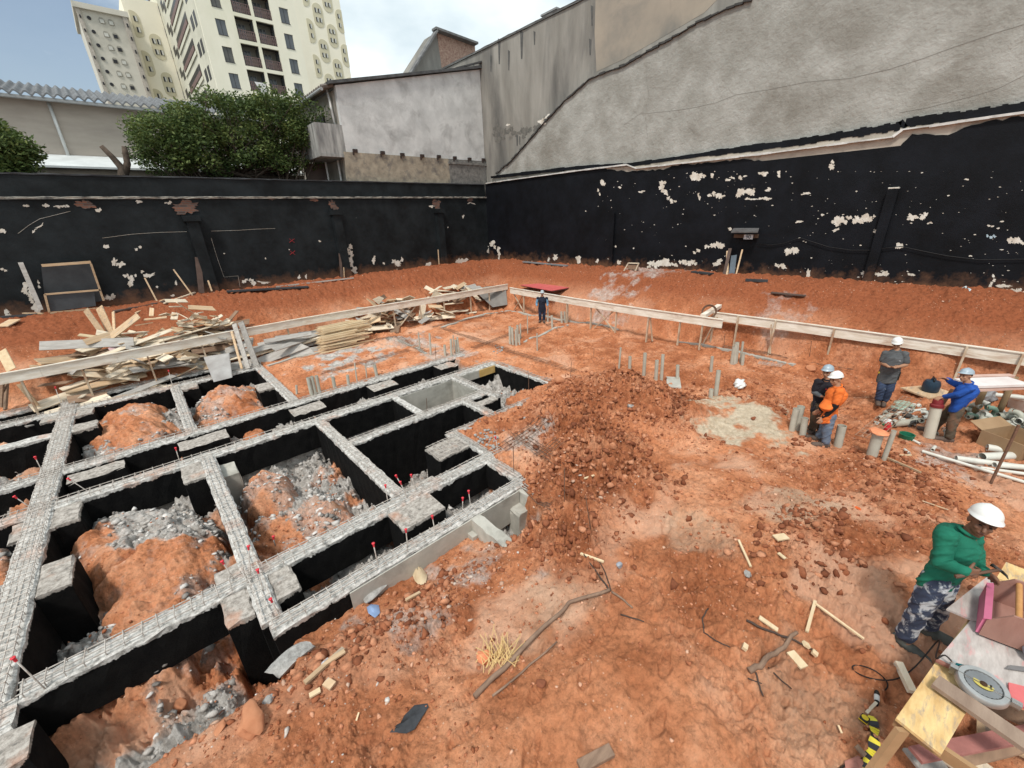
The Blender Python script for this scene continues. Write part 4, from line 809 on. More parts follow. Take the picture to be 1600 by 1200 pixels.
mb = MB(); mb.box(X0-.1, X1+.1, YF-.1, 108.1, 36.001, 36.3); mb.build('roof', mat('roof_grey', (.2, .2, .2)), TW)
for (x0, x1, z0, z1, kd) in cells:
    if z1 < 15.5: continue
    mb = MB()
    if kd == 'w':
        mb.box(x0, x1, YF+.12, YF+.18, z0, z1); o = mb.build('window', BG if (x0 < 16 and RN.random() < .6) else WG, TW)
        f = MB(); f.box((x0+x1)/2-.025, (x0+x1)/2+.025, YF+.09, YF+.119, z0, z1); f.box(x0, x1, YF-.05, YF+.119, z0-.06, z0+.0); f.build('window_frame', mat('dark_frame', (.08, .08, .085)), o)
    else:
        mb.box(x0+.15, x1-.6, YF+1.5, YF+1.598, z0, z1-.25); mb.box(x0, x1, YF+.3, YF+1.59, z0-.12, z0-.01); mb.box(x0-.1, x0, YF+.26, YF+1.59, z0, z1); mb.box(x1, x1+.1, YF+.26, YF+1.59, z0, z1); mb.cur = 1
        for q in range(4): xx = x0+.15+(x1-.75-x0)*q/3; mb.box(xx-.04, xx+.04, YF+1.42, YF+1.49, z0, z1-.25)
        o = mb.build('balcony', [WG, mat('pale_frame', (.35, .35, .33))], TW)
        f = MB(); nx = 9
        for q in range(nx+1):
            xx = x0+(x1-x0)*q/nx
            f.box(xx-.018, xx+.018, YF+.06, YF+.1, z0, z0+.92)
            if q < nx: f.bar((xx, YF+.08, z0+.05), (xx+(x1-x0)/nx, YF+.08, z0+.9), .03, .03, Vector((0, 1, 0))); f.bar((xx, YF+.08, z0+.9), (xx+(x1-x0)/nx, YF+.08, z0+.05), .03, .03, Vector((0, 1, 0)))
        f.box(x0, x1, YF+.05, YF+.11, z0+.92, z0+.98); f.build('railing', RAIL, o)
q = PY(405, 128, 63.9); mb = MB(); mb.prism([Vector((17.3, 63.98, 19.95+.75)), Vector((18.5, 63.98, 20.9-.2)), Vector((18.45, 63.98, 19.85)), Vector((18.1, 63.98, 19.6)), Vector((17.75, 63.98, 19.75))], (0, .03, 0)); mb.build('hanging_cloth', mat('white_cloth', (.8, .78, .76)), TW, label='white cloth hung over a balcony rail')
# side face openings, taken from one storey and repeated
def sidebox(x0p, y0p, x1p, y1p, mt, nm, reps, pitch=2.5*1.0):
    a = PX(x0p, y0p, X0); b = PX(x1p, y1p, X0); y0, y1 = sorted((a.y, b.y)); z0, z1 = sorted((a.z, b.z))
    return y0, y1, z0, z1
rows = [((252, 46), (254.5, 57), 's')]
zc = [PX(300, 40+36, X0)]
for st in range(7):
    dz = -2.5*(st-3)
    for (pxc, pyc, wy, hz_) in ((254.5, 62, 1.0, 1.0), (259, 54, 1.0, 1.0), (263.5, 45, 1.0, 1.0), (268, 36+12, 1.0, 1.0), (305, 29+0, .7, 1.3), (301, 36, .9, 1.2)):
        p = PX(pxc, pyc, X0); 
        if p.z+dz > 35 or p.z+dz < 17: continue
        mb = MB(); mb.box(X0-.03, X0-.003, p.y-wy*.75, p.y+wy*.75, p.z+dz-hz_*.5, p.z+dz+hz_*.5); mb.build('window', DK, TW)
    a = PX(271, 33, X0); b = PX(299, 66, X0); z1 = PX(285, 32, X0).z+dz; z0 = PX(285, 66, X0).z+dz; y0, y1 = PX(298, 50, X0).y, PX(273, 50, X0).y
    mb = MB(); mb.box(X0-.04, X0-.004, y0, y1, z0, z1); o = mb.build('balcony', DK, TW)
    f = MB(); f.box(X0-.16, X0-.08, y0, y1, z0, z0+(z1-z0)*.4); f.build('railing', RAIL, o)
    f = MB(); f.box(X0-.12, X0-.05, y0-.4, y1+.4, z0-.5, z0-.12); f.box(X0-.1, X0-.05, y1, y1+.5, z0, z1); f.build('frame', YG, o)
# beige tower with small arched windows
BT = mat('beige_tower', (.62, .59, .52), (.56, .53, .46), .4, .9, .2, 8, coord='World', stain=(.44, .42, .36), stsc=.2)
T2 = thing('apartment_tower', (7, 92, -3), 'slender beige tower with small arched windows at the far left', 'building')
mb = MB(); mb.box(4.2, 9.2, 85, 95, -3, 31); mb.build('body', BT, T2)
mb = MB(); mb.box(4.1, 4.5, 84.8, 84.998, -3, 31.2); mb.box(8.6, 9.1, 84.7, 84.998, -3, 31.4); mb.build('rib', mat('rib_pink', (.52, .47, .41), coord='World'), T2)
mb = MB(); mb.box(3.9, 9.3, 84.6, 95, 31.01, 31.6); mb.build('cornice', BT, T2)
PALE = mat('pale_sash', (.62, .61, .56), (.5, .5, .46), 3, .7, 0)
for k in range(9):
    zc_ = 30.2-1.42*k*1.0
    mb = MB(); mb.tube([Vector((5.15, 84.99, zc_)), Vector((5.15, 84.9, zc_))], .2, 12); mb.build('round_window', DK, T2)
    mb = MB(); mb.box(4.25, 4.4, 84.7, 84.79, zc_-.2, zc_+.1); mb.box(8.8, 8.95, 84.6, 84.69, zc_-.3, zc_+.1); mb.build('slot_window', DK, T2)
    for j, xx in enumerate((6.35, 7.25)):
        mb = MB(); pr = [Vector((xx-.28, 84.93, zc_-.32)), Vector((xx+.28, 84.93, zc_-.32)), Vector((xx+.28, 84.93, zc_+.12)), Vector((xx+.15, 84.93, zc_+.3)), Vector((xx-.15, 84.93, zc_+.3)), Vector((xx-.28, 84.93, zc_+.12))]
        mb.prism(pr, (0, .06, 0)); o = mb.build('arched_window', mat('window_surround', (.38, .36, .31)), T2)
        op = RN.random() < .5; mb = MB(); mb.box(xx-.2, xx+.2, 84.88, 84.925, zc_-.3, zc_+.08); mb.build('sash', DK if op else PALE, o)
# tower with oval panels: right portion and a strip by the beige tower
OL = mat('oval_olive', (.60, .55, .40), (.54, .49, .35), 1, coord='World'); YC = mat('pale_cream', (.86, .80, .66), (.80, .75, .61), .5, coord='World')
def ovals(par, x0, x1, y, z0, z1, step, w_, hgt, dirx=True):
    for i, xx in enumerate(x0+step*k for k in range(int((x1-x0)/step)+1)):
        z = z0+(hgt*.62 if i % 2 else 0)
        while z < z1:
            r_ = w_/2; h2 = hgt*.42; pr = []
            for a in range(0, 181, 20): pr.append((math.cos(math.radians(a))*r_, h2-r_+math.sin(math.radians(a))*r_))
            for a in range(180, 361, 20): pr.append((math.cos(math.radians(a))*r_, -h2+r_+math.sin(math.radians(a))*r_))
            lo = max(x0-.5, -99); pts = [Vector((min(max(xx+a, x0-.25), x1+.25), y-.05, z+b)) for a, b in pr]
            mb = MB(); mb.prism(pts, (0, .045, 0)); o = mb.build('oval_panel', OL, par)
            for a in (-.28, .28):
                for b in (-.62, .62):
                    if x0-.2 < xx+a*1.1 < x1+.2: mb = MB(); mb.cur = 0; mb.box(xx+a-.2, xx+a+.2, y-.09, y-.052, z+b-.3, z+b+.3); mb.cur = 1; mb.box(xx+a-.02, xx+a+.18, y-.12, y-.0901, z+b-.28, z+b+.28); mb.build('window', [DK, PALE], o)
            z += hgt*1.24
T3 = thing('apartment_tower', (36, 92, -3), 'pale yellow tower with olive oval window panels, at the right edge of the cream tower', 'building')
mb = MB(); mb.box(30.5, 39.3, 85, 98, -3, 44); mb.build('body', YC, T3); ovals(T3, 33.3, 39.1, 85, 20, 42, 1.9, 1.65, 3.9)
T4 = thing('apartment_tower', (10, 92, -3), 'narrow strip of yellow tower with oval panels between the beige and cream towers', 'building')
mb = MB(); mb.box(9.22, 13.2, 86.5, 98, -3, 34); mb.build('body', YC, T4); ovals(T4, 9.9, 12.1, 86.5, 17.6, 33, 1.9, 1.5, 3.6)
# ------------------------------------------------------------------ trees
def leafmat(name, a, b, c):
    mt, t, p = newmat(name); l = t.links.new; at = nn(t, 'ShaderNodeVertexColor', layer_name='tint'); r = ramp(t, [(0, a), (.5, b), (1, c)]); l(at.outputs[0], r.inputs[0]); l(r.outputs[0], p.inputs['Base Color']); p.inputs['Roughness'].default_value = .6; p.inputs['Specular IOR Level'].default_value = .25
    tr = nn(t, 'ShaderNodeBsdfTranslucent'); l(r.outputs[0], tr.inputs[0]); ms = nn(t, 'ShaderNodeMixShader'); ms.inputs[0].default_value = .25; l(p.outputs[0], ms.inputs[1]); l(tr.outputs[0], ms.inputs[2]); l(ms.outputs[0], t.nodes['Material Output'].inputs[0]); return mt
def leaves(name, clumps, n, size, material, parent, seed=1):
    rg = np.random.default_rng(seed); cl = np.array(clumps); wts = (cl[:, 3]*cl[:, 4]*cl[:, 5])**.66; idx = rg.choice(len(cl), n, p=wts/wts.sum())
    d = rg.normal(0, 1, (n, 3)); d /= np.linalg.norm(d, axis=1)[:, None]; rad = rg.uniform(.3, 1.3, n)**.7
    c = cl[idx, :3]+d*cl[idx, 3:6]*rad[:, None]
    a = rg.normal(0, 1, (n, 3)); a[:, 2] *= .6; a /= np.linalg.norm(a, axis=1)[:, None]; b = np.cross(a, rg.normal(0, 1, (n, 3))); b /= np.linalg.norm(b, axis=1)[:, None]
    s = size*rg.uniform(.6, 1.3, (n, 1)); V = np.stack([c-a*s, c+b*s*.45, c+a*s, c-b*s*.45], 1).reshape(-1, 3)-np.array(ORG[parent])
    me = bpy.data.meshes.new(name); me.vertices.add(4*n); me.vertices.foreach_set('co', V.ravel()); me.loops.add(4*n); me.loops.foreach_set('vertex_index', np.arange(4*n)); me.polygons.add(n); me.polygons.foreach_set('loop_start', np.arange(n)*4); me.polygons.foreach_set('loop_total', np.full(n, 4)); me.update(calc_edges=True)
    tv = np.clip(rg.normal(.45, .2, n)+.25*(rg.uniform(0, 1, len(cl))[idx]-.5)*2, 0, 1); tv = np.repeat(tv, 4); at = me.color_attributes.new('tint', 'FLOAT_COLOR', 'POINT'); at.data.foreach_set('color', np.stack([tv]*4, 1).astype(np.float32).ravel())
    me.materials.append(material); o = bpy.data.objects.new(name, me); COL.objects.link(o); o.parent = parent; return o
BARK = mat('bark', (.12, .09, .07), (.05, .04, .03), 8, .95, .6, 20, coord='World')
LFM = leafmat('leaf_green', (.03, .055, .018), (.085, .13, .035), (.20, .24, .08))
def tree(base, crown_px, Yp, dep, label, n, size, seed, trunks, nc=60, cat='tree'):
    T = thing('broadleaf_tree', base, label, cat); rg2 = random.Random(seed); cls = []
    pts = [PY(a, b, Yp) for a, b in crown_px]
    from mathutils.geometry import intersect_point_tri_2d
    xs_ = [p.x for p in pts]; zs_ = [p.z for p in pts]
    def inside(x, z):
        c = False; j = len(pts)-1
        for i in range(len(pts)):
            if ((pts[i].z > z) != (pts[j].z > z)) and x < (pts[j].x-pts[i].x)*(z-pts[i].z)/(pts[j].z-pts[i].z)+pts[i].x: c = not c
            j = i
        return c
    while len(cls) < nc:
        x = rg2.uniform(min(xs_), max(xs_)); z = rg2.uniform(min(zs_), max(zs_))
        if inside(x, z): k = rg2.uniform(.45, .95)*size*8.5; cls.append((x, Yp+rg2.uniform(-dep, dep)*(.9), z, k, k, k*.7))
    leaves('crown', cls, n, size, LFM, T, seed)
    mb = MB()
    for tr in trunks:
        b0 = Vector(tr[0]); 
        for q in tr[1:]:
            tgt = Vector(q); mid = b0.lerp(tgt, .5)+Vector((rg2.uniform(-.2, .2), rg2.uniform(-.2, .2), -.1)); mb.tube([b0, b0.lerp(mid, .5)+Vector((0, 0, .1)), mid, tgt], tr and .12, 7, True, .02)
    for c in cls[::2]:
        r0 = Vector(rg2.choice(trunks)[0])+Vector((0, 0, .6)); t_ = Vector(c[:3]); mb.tube([r0, r0.lerp(t_, .45)+Vector((0, 0, -.25)), t_], .06, 5, True, .012)
    mb.build('trunk', BARK, T, True); return T
cr_ = [(196, 228), (203, 196), (222, 176), (262, 170), (290, 163), (320, 156), (345, 160), (370, 150), (400, 156), (440, 158), (466, 168), (490, 190), (497, 210), (508, 232), (500, 250), (470, 262), (435, 262), (400, 266), (360, 266), (330, 268), (290, 262), (262, 262), (235, 250), (212, 240)]
c0 = PY(375, 280, 25.0); c1 = PY(445, 280, 25.2); c2 = PY(300, 280, 25.1)
tree((c0.x, 25, 2), cr_, 25.0, 1.7, 'wide dark green tree growing behind the left black wall', 47000, .075, 3,
     [((c0.x, 25, 6.3), (c0.x-1, 25, 8.4), (c0.x+.6, 24.8, 8.6)), ((c1.x, 25.2, 6.3), (c1.x+.5, 25, 8.3), (c1.x-.6, 25, 8.4)), ((c0.x, 25, 2), (c0.x, 25, 6.5)), ((c1.x, 25.2, 2), (c1.x, 25.2, 6.5)), ((c2.x, 25.1, 6), (c2.x-.8, 25.1, 7.9), (c2.x+.5, 25, 8))], 280)
l0 = PY(5, 262, 24.5)
tree((l0.x-.8, 24.5, 2), [(-60, 190), (-10, 192), (22, 205), (40, 225), (62, 240), (58, 262), (20, 268), (-60, 268)], 24.5, 1.0, 'green bush at the left edge behind the black wall', 9000, .085, 9, [((l0.x-.8, 24.5, 2), (l0.x-.6, 24.5, 7.5))], 26, 'bush')
q = PY(192, 274, 23.6); ST = thing('pruned_tree', (q.x, 23.6, 2), 'bare forked stump of a pruned tree in front of the beige shed', 'tree')
mb = MB(); mb.tube([Vector((q.x, 23.6, 2)), PY(192, 280, 23.6), PY(190, 262, 23.6), PY(176, 246, 23.6), PY(158, 228, 23.6)], [.18, .17, .13, .1, .08], 9); mb.tube([PY(193, 276, 23.6), PY(199, 255, 23.6), PY(196, 240, 23.6), PY(194, 229, 23.6)], [.15, .11, .1, .08], 9); mb.build('trunk', BARK, ST, True)
# ------------------------------------------------------------------ batter boards
WB = mat('limed_board', (.84, .80, .72), (.62, .54, .43), 2.5, .85, .3, 20, stretch=(1, 1, 5), stain=(.38, .22, .13), stsc=1.1, st0=.56, st1=.78, coord='World')
WP = [mat('plank_grey', (.46, .44, .41), (.30, .28, .26), 2, .9, .3, 25, stretch=(1, 6, 6), stain=(.27, .24, .21), stsc=2.5, st0=.54, st1=.72, var=.2), mat('plank_tan', (.62, .46, .30), (.44, .30, .18), 2, .85, .3, 25, stretch=(1, 6, 6), stain=(.27, .24, .21), stsc=2.5, st0=.54, st1=.72, var=.2),
      mat('plank_pale', (.80, .71, .57), (.60, .48, .34), 2, .85, .3, 25, stretch=(1, 6, 6), stain=(.27, .24, .21), stsc=2.5, st0=.54, st1=.72, var=.15), mat('plank_brown', (.32, .21, .14), (.20, .13, .09), 2, .9, .3, 25, stretch=(1, 6, 6), var=.2)]
YW = mat('fresh_yellow_wood', (.74, .60, .40), (.58, .43, .26), 2, .75, .25, 25, stretch=(1, 6, 6), var=.12)
POST = mat('post_wood', (.60, .50, .38), (.42, .32, .22), 3, .85, .3, 25, stain=(.36, .17, .09), stsc=2, st0=.5, st1=.7, coord='World')
def batter(pxs, zt, label, posts, braces, pw=.06):
    pts = [P(*q, zt) for q in pxs]; T = thing('batter_board', ((pts[0].x+pts[-1].x)/2, (pts[0].y+pts[-1].y)/2, hz((pts[0].x+pts[-1].x)/2, (pts[0].y+pts[-1].y)/2)), label, 'batter board')
    for i, (a, b) in enumerate(zip(pts[:-1], pts[1:])):
        mb = MB(); off = Vector((0, 0, -.11)); mb.bar(a+off+Vector((0,0,-.045)), b+off+Vector((0,0,-.045))+(b-a).normalized()*-.004, .03, .29); mb.build('board', WB, T)
        mb = MB(); mb.bar(a+Vector((0, 0, -.012)), b+Vector((0, 0, -.012)), .09, .024); mb.build('top_rail', WB, T)
    def on(px):
        for a, b, qa, qb in zip(pts[:-1], pts[1:], pxs[:-1], pxs[1:]):
            if qa[0] <= px <= qb[0] or (px < pxs[0][0] and qa is pxs[0]): return a.lerp(b, (px-qa[0])/(qb[0]-qa[0]))
        return pts[-1]
    out_ = Vector((-(pts[-1]-pts[0]).y, (pts[-1]-pts[0]).x, 0)).normalized()
    if out_.x < 0 or out_.y < 0: out_ = -out_
    for px in posts:
        p = on(px)-out_*.06; g_ = hz(p.x, p.y); mb = MB(); mb.bar((p.x+RN.uniform(-.06, .06), p.y, g_-.2), (p.x, p.y, zt-.03), .045, .07, out_); mb.build('post', POST, T)
    for pa, pb, hi in braces:
        a, b = on(pa)-out_*.11, on(pb)-out_*.13; mb = MB(); a.z = zt-.15; b.z = hz(b.x, b.y)+.05; mb.bar(a, b, .03, .06, out_); mb.build('brace', POST, T)
    return T
batter([(-60, 594), (60, 573), (180, 551), (360, 517), (470, 497), (560, 482), (680, 463), (793, 443.5)], 1.22, 'long pale batter board on stakes running in front of the timber piles', [22, 118, 220, 305, 445, 610, 653, 692, 731, 762, 785], [(613, 654, 1), (654, 618, 1), (762, 792, 1), (790, 765, 1)])
batter([(797, 449), (900, 466), (1000, 481), (1130, 499)], 1.22, 'pale batter board on crossed braces behind the man in the navy vest', [820, 887, 925, 966, 1015, 1068, 1102], [(797, 817, 1), (820, 800, 1), (926, 962, 1), (966, 930, 1), (1015, 1024, 1)])
batter([(1115, 487), (1250, 504), (1400, 524), (1600, 551), (1680, 562)], 1.22, 'long pale batter board on the right running behind the workers', [1118, 1159, 1217, 1310, 1520, 1600], [(1125, 1108, 1), (1212, 1220, 1)])
q0, q1 = P(1098, 494, 1.24), P(1124, 478, 1.3); mb = MB(); mb.bar(q0, q1, .16, .12); tag(mb.build('timber_block', WB), 'short pale timber lying across the joint of the two batter boards', 'timber')
c = P(1108, 487, 1.32); mb = MB(); nrm = Vector((-.8, -.35, .35)).normalized(); u_ = nrm.orthogonal().normalized(); v_ = nrm.cross(u_)
for k in range(5): mb.tube([c+(u_*math.cos(a*math.pi/12)+v_*math.sin(a*math.pi/12))*(.19+.012*k)+nrm*.01*k for a in range(25)], .008, 5)
tag(mb.build('wire_coil', RR_), 'coil of dark wire hung at the joint of the batter boards', 'wire coil')
# ------------------------------------------------------------------ timber
def plank(c, L_, w_, t_, ang, tilt, roll, m_, label, group=None, name='plank', cat='plank'):
    d = Vector((math.cos(ang)*math.cos(tilt), math.sin(ang)*math.cos(tilt), math.sin(tilt))); s_ = Vector((-math.sin(ang), math.cos(ang), 0)); s_ = (Matrix.Rotation(roll, 3, d) @ s_); n_ = d.cross(s_)
    mb = MB(); h = L_/2; sk = RN.uniform(-.3, .3)*w_
    v = []
    for sx in (-1, 1):
        for sw in (-1, 1):
            for st_ in (-1, 1): v.append(Vector(((h*sx+(sk*sw if sx > 0 else 0)), sw*w_/2, st_*t_/2)))
    mb.add(v, [(0, 1, 3, 2), (4, 6, 7, 5), (0, 4, 5, 1), (2, 3, 7, 6), (0, 2, 6, 4), (1, 5, 7, 3)])
    o = mb.build(name, m_, origin=(0, 0, 0)); o.matrix_world = Matrix(((d.x, s_.x, n_.x, c[0]), (d.y, s_.y, n_.y, c[1]), (d.z, s_.z, n_.z, c[2]), (0, 0, 0, 1)))
    ORG[o] = Vector(c); return tag(o, label, cat, group)
def pile(pa, pb, halfw, n, hgt, am, asd, lr, wr, mats, label, group, tsd=.1, zoff=0, name='plank'):
    a, b = pa, pb; d = (b-a).normalized(); s_ = Vector((-d.y, d.x, 0))
    for i in range(n):
        t_ = RN.random(); v_ = max(-1, min(1, RN.gauss(0, .5))); p = a.lerp(b, t_)+s_*(v_*halfw); k = max(0, (1-v_*v_))*math.sin(math.pi*min(.97, max(.03, t_)))**.5
        z = hz(p.x, p.y)+.03+k*hgt*RN.random()+zoff; z = max(z, hz(p.x, p.y)+.03)
        m_ = RN.choice(mats); L_ = RN.uniform(*lr); W_ = RN.uniform(*wr); an = RN.gauss(am, asd); f_ = (L_-lr[0])/(lr[1]-lr[0])
        lb = ' '.join(x for x in (('short', '', 'long')[int(min(2, f_*3))], 'narrow' if W_ < wr[0]+(wr[1]-wr[0])*.4 else 'wide', {'plank_grey': 'grey', 'plank_tan': 'tan', 'plank_pale': 'pale', 'plank_brown': 'dark brown'}[m_.name], label, 'left end' if t_ < .33 else 'middle' if t_ < .66 else 'right end') if x)
        plank((p.x, p.y, z), L_, W_, RN.uniform(.02, .035), math.radians(an), RN.gauss(0, tsd), RN.gauss(.38, .3), m_, lb, group, name)
A = lambda x, y: Vector((x, y, 0))
pile(A(-3.0, 17.6), A(2.2, 18.0), .62, 88, 1.0, 8, 36, (.7, 2.3), (.14, .34), [WP[0], WP[1], WP[1], WP[2], WP[2], WP[3]], 'board in the jumbled left timber pile,', 'boards in the left timber pile', .22)
pile(A(-1.2, 18.0), A(2.2, 18.3), .5, 95, 1.45, 10, 60, (.25, .75), (.08, .2), [WP[2], WP[1], WP[1], WP[2]], 'offcut on top of the left timber pile,', 'offcuts on the left timber pile', .25, 0, 'offcut')
pile(A(-3.6, 16.8), A(1.4, 17.0), .25, 24, .7, 3, 26, (.8, 2.2), (.16, .36), [WP[0], WP[1], WP[2], WP[3]], 'board lying under the left batter board,', 'boards under the left batter board')
pile(A(2.6, 17.1), A(5.6, 17.4), .55, 22, .8, 3, 9, (1.2, 3.2), (.2, .36), [WP[0], WP[0], WP[0], WP[2]], 'board in the stack beside the yellow stakes,', 'grey boards in the middle stack', .06)
pile(A(6.6, 17.6), A(9.6, 17.9), .6, 46, 1.15, 15, 45, (.5, 1.6), (.14, .4), [WP[0], WP[2], WP[1], WP[2], WP[3]], 'board in the pile behind the yellow stakes,', 'boards in the back timber pile', .22)
pile(A(9.4, 17.3), A(13.6, 17.9), .7, 34, 1.0, 10, 50, (.5, 1.9), (.1, .4), [WP[0], WP[2], WP[2], WP[3], WP[1]], 'board scattered by the batter board corner,', 'scattered boards near the back corner', .2)
# stack of sharpened yellow stakes
s0 = P(492, 500, .9)
for i in range(64):
    row = i//8; col = i % 8; L_ = RN.uniform(1.2, 2.1); x0 = 4.75+row*-.03+RN.uniform(-.1, .15)+col*.02; y0 = 16.05+col*.13-row*.02+RN.uniform(-.03, .03); z0 = hz(5.5, 16.3)+.06+(7-row)*.105+RN.uniform(-.02, .02)
    if row < 2: y0 = 16.35+col*.1; 
    a = Vector((x0, y0, z0)); an = RN.gauss(0, .035); b = a+Vector((L_*math.cos(an), L_*math.sin(an), RN.gauss(0, .03)))
    mb = MB(); mb.bar(a, b, .045, .042); tip = a-(b-a).normalized()*.13
    d = (b-a).normalized(); s_ = d.cross(Vector((0, 0, 1))).normalized(); u_ = s_.cross(d)
    mb.add([a+s_*.0225+u_*.021, a-s_*.0225+u_*.021, a-s_*.0225-u_*.021, a+s_*.0225-u_*.021, tip], [(0, 1, 2, 3), (0, 1, 4), (1, 2, 4), (2, 3, 4), (3, 0, 4)])
    tag(mb.build('stake', YW if RN.random() < .75 else WP[1], origin=a), 'pointed stake, '+('bottom', 'lowest but one', 'third', 'fourth', 'fifth', 'sixth', 'seventh', 'top')[7-row]+' layer of the yellow stack, '+('front', 'front', 'middle', 'middle', 'middle', 'middle', 'back', 'back')[col]+' side', 'stake', 'stack of pointed stakes')
# specific boards
def pb(a, b, w_, t_, m_, label, up=Vector((0, 0, 1)), cat='plank', name='plank', **k):
    mb = MB(); mb.bar(a, b, w_, t_, up); return tag(mb.build(name, m_, **k), label, cat)
face = Vector((-.66, -.75, .2))
pb(PY(376, 503, 17.0), PY(402, 574, 16.2), .2, .03, WP[0], 'grey board leaning over the batter board onto the back beam, right one of two', face)
pb(PY(366, 506, 17.0), PY(388, 576, 16.2), .16, .03, WP[0], 'grey board leaning over the batter board onto the back beam, left one of two', face)
pb(PY(362, 518, 16.9), PY(378, 576, 16.2), .08, .03, WP[1], 'narrow tan board leaning beside the grey boards on the back beam', face)
pb(PY(134, 484, 19.1), PY(164, 526, 18.4), .2, .025, WP[1], 'tan board pointing up out of the left pile, left of three', face)
pb(PY(155, 480, 19.2), PY(176, 528, 18.4), .26, .025, WP[1], 'wide tan board pointing up out of the left pile, middle of three', face)
pb(PY(177, 487, 18.9), PY(179, 528, 18.3), .09, .025, WP[1], 'narrow tan board pointing up out of the left pile, right of three', face)
pb(PY(123, 523, 18.3), PY(172, 529, 18.2), .28, .025, YW, 'yellow wedge shaped board on top of the left pile')
pb(PY(60, 570, 17.5), PY(120, 562, 17.7), .4, .02, mat('peach_ply', (.68, .42, .25), (.58, .34, .18), 2, var=.05), 'peach coloured plywood sheet behind the left batter board')
pb(PY(18, 578, 17.2), PY(2, 548, 17.5), .3, .02, YW, 'tilted yellow plywood scrap at the left edge of the photo', face)
pb(P(8, 640, .2), P(12, 585, 1.0), .08, .05, WP[3], 'dark post under the batter board at the left edge', face)
pb(P(2, 636, .2), P(4, 590, 1.0), .08, .05, WP[3], 'dark post at the very edge of the photo under the batter board', face)
pb(P(30, 600, .8), P(58, 634, .1), .16, .02, WP[1], 'tan board leaning down under the left batter board', face)
mb = MB(); c_ = [P(318, 558, .5), P(357, 552, .55), P(362, 590, .05), P(334, 597, .05)]; mb.prism(c_, (.03, .04, 0)); tag(mb.build('grey_panel', mat('galv_panel', (.42, .41, .40), (.25, .23, .22), 1.5, .6, .2)), 'bent grey sheet propped under the batter board beside the leaning boards', 'panel')
mb = MB(); c_ = [PY(169, 545, 17.7), PY(186, 536, 17.9), PY(197, 547, 17.7), PY(180, 559, 17.4)]; mb.prism(c_, (0, 0, .02)); tag(mb.build('pink_ply', mat('pink_edge_ply', (.60, .55, .53), (.55, .25, .28), 2)), 'pale plywood square with a pink edge on the left pile', 'plywood')
mb = MB(); c_ = [PY(a, b, 17.6) for a, b in ((672, 466), (679, 453), (692, 462), (690, 472), (676, 474))]; mb.prism(c_, (.02, .03, 0)); tag(mb.build('board_scrap', WP[2]), 'pale square of board standing up from the pile near the corner', 'board')
mb = MB(); c_ = [PY(a, b, 17.8) for a, b in ((582, 468), (592, 463), (600, 466), (592, 476))]; mb.prism(c_, (.02, .03, 0)); tag(mb.build('board_scrap', WP[2]), 'pale square of board on top of the back timber pile', 'board')
mb = MB(); c_ = [P(742, 455, 1.0), P(758, 450, 1.1), P(790, 447, 1.1), P(793, 476, .2), P(770, 480, .2)]; mb.prism(c_, (.3, .35, 0)); tag(mb.build('covered_pile', mat('grey_tarp', (.26, .25, .235), (.17, .16, .15), 1.5)), 'grey covered heap behind the corner of the batter boards', 'heap')
# red sheet on the bank
a, b, c_, d_ = (P(*q, 1.24) for q in ((813, 446), (845, 443.5), (889, 450), (862, 455))); mb = MB(); mb.prism([a, b, c_, d_], (0, 0, .03)); rs = mb.build('sheet_stack', mat('red_sheet', (.62, .14, .13), (.50, .10, .10), 3, .6, .1)); tag(rs, 'red topped stack of sheets on the bank behind the man in the navy vest', 'sheets')
mb = MB(); mb.prism([p+Vector((.12, .05, -.06)) for p in (a, b, c_, d_)], (0, 0, .055)); o = mb.build('lower_sheet', mat('dark_ply', (.12, .10, .09)), rs)
# ------------------------------------------------------------------ things along the walls
NB = mat('navy_board', (.05, .055, .06), (.03, .032, .036), 2, .7, .2); BRW = mat('brown_timber', (.13, .09, .075), (.08, .055, .045), 3, .85)
W22 = Vector((0, -1, .15))
T = thing('door_panel', PY(110, 486, 21.5), 'black board in a light wooden frame leaning on the left wall', 'panel')
mb = MB(); q = [PY(a, b, 21.9) for a, b in ((64, 414), (142, 409), (161, 470), (72, 484))]; mb.prism(q, (0, .03, 0)); mb.build('back_board', NB, T)
mb = MB(); q = [PY(a, b, 21.6) for a, b in ((74, 461), (147, 456), (150, 478), (79, 487))]; mb.prism(q, (0, .03, 0)); mb.build('front_board', mat('slate_board', (.075, .085, .095), (.05, .055, .06), 2, .6, .2), T)
for i, (a, b, w_) in enumerate((((65, 415), (142, 409.5), .09), ((142, 412), (162, 470), .06), ((70, 460), (157, 453), .06), ((70, 460), (77, 488), .06), ((78, 489), (172, 480), .06))):
    mb = MB(); mb.bar(PY(*a, 21.56), PY(*b, 21.56), .03, w_, Vector((0, 0, 1)) if abs(a[0]-b[0]) > 30 else Vector((1, 0, 0))); mb.build('frame_batten', WP[1], T)
def wl(pa, pb_, w_, m_, label, y=21.9, lean=.35, name='plank'):
    a = PY(*pa, y); b = PY(*pb_, y-lean); pb(a, b, .03, w_, m_, label, Vector((1, 0, 0)), name=name)
wl((70*0+32, 410), (64, 484), .12, WP[0], 'grey worn board leaning on the left wall beside the framed panel')
wl((226, 434), (247, 474), .05, WP[1], 'thin stick leaning on the left wall, left of two'); wl((271, 421), (301, 462), .05, WP[1], 'thin stick leaning on the left wall, right of two')
wl((309, 402), (315, 458), .2, BRW, 'dark brown plank standing against the left wall beside the first pilaster', lean=.15)
wl((322, 430), (331, 455), .06, WP[1], 'narrow board leaning at the foot of the first pilaster', lean=.2)
wl((531, 396), (534, 434), .12, BRW, 'brown plank standing against the second pilaster', lean=.15); wl((536, 405), (538, 434), .05, WP[1], 'pale stick against the second pilaster', lean=.15)
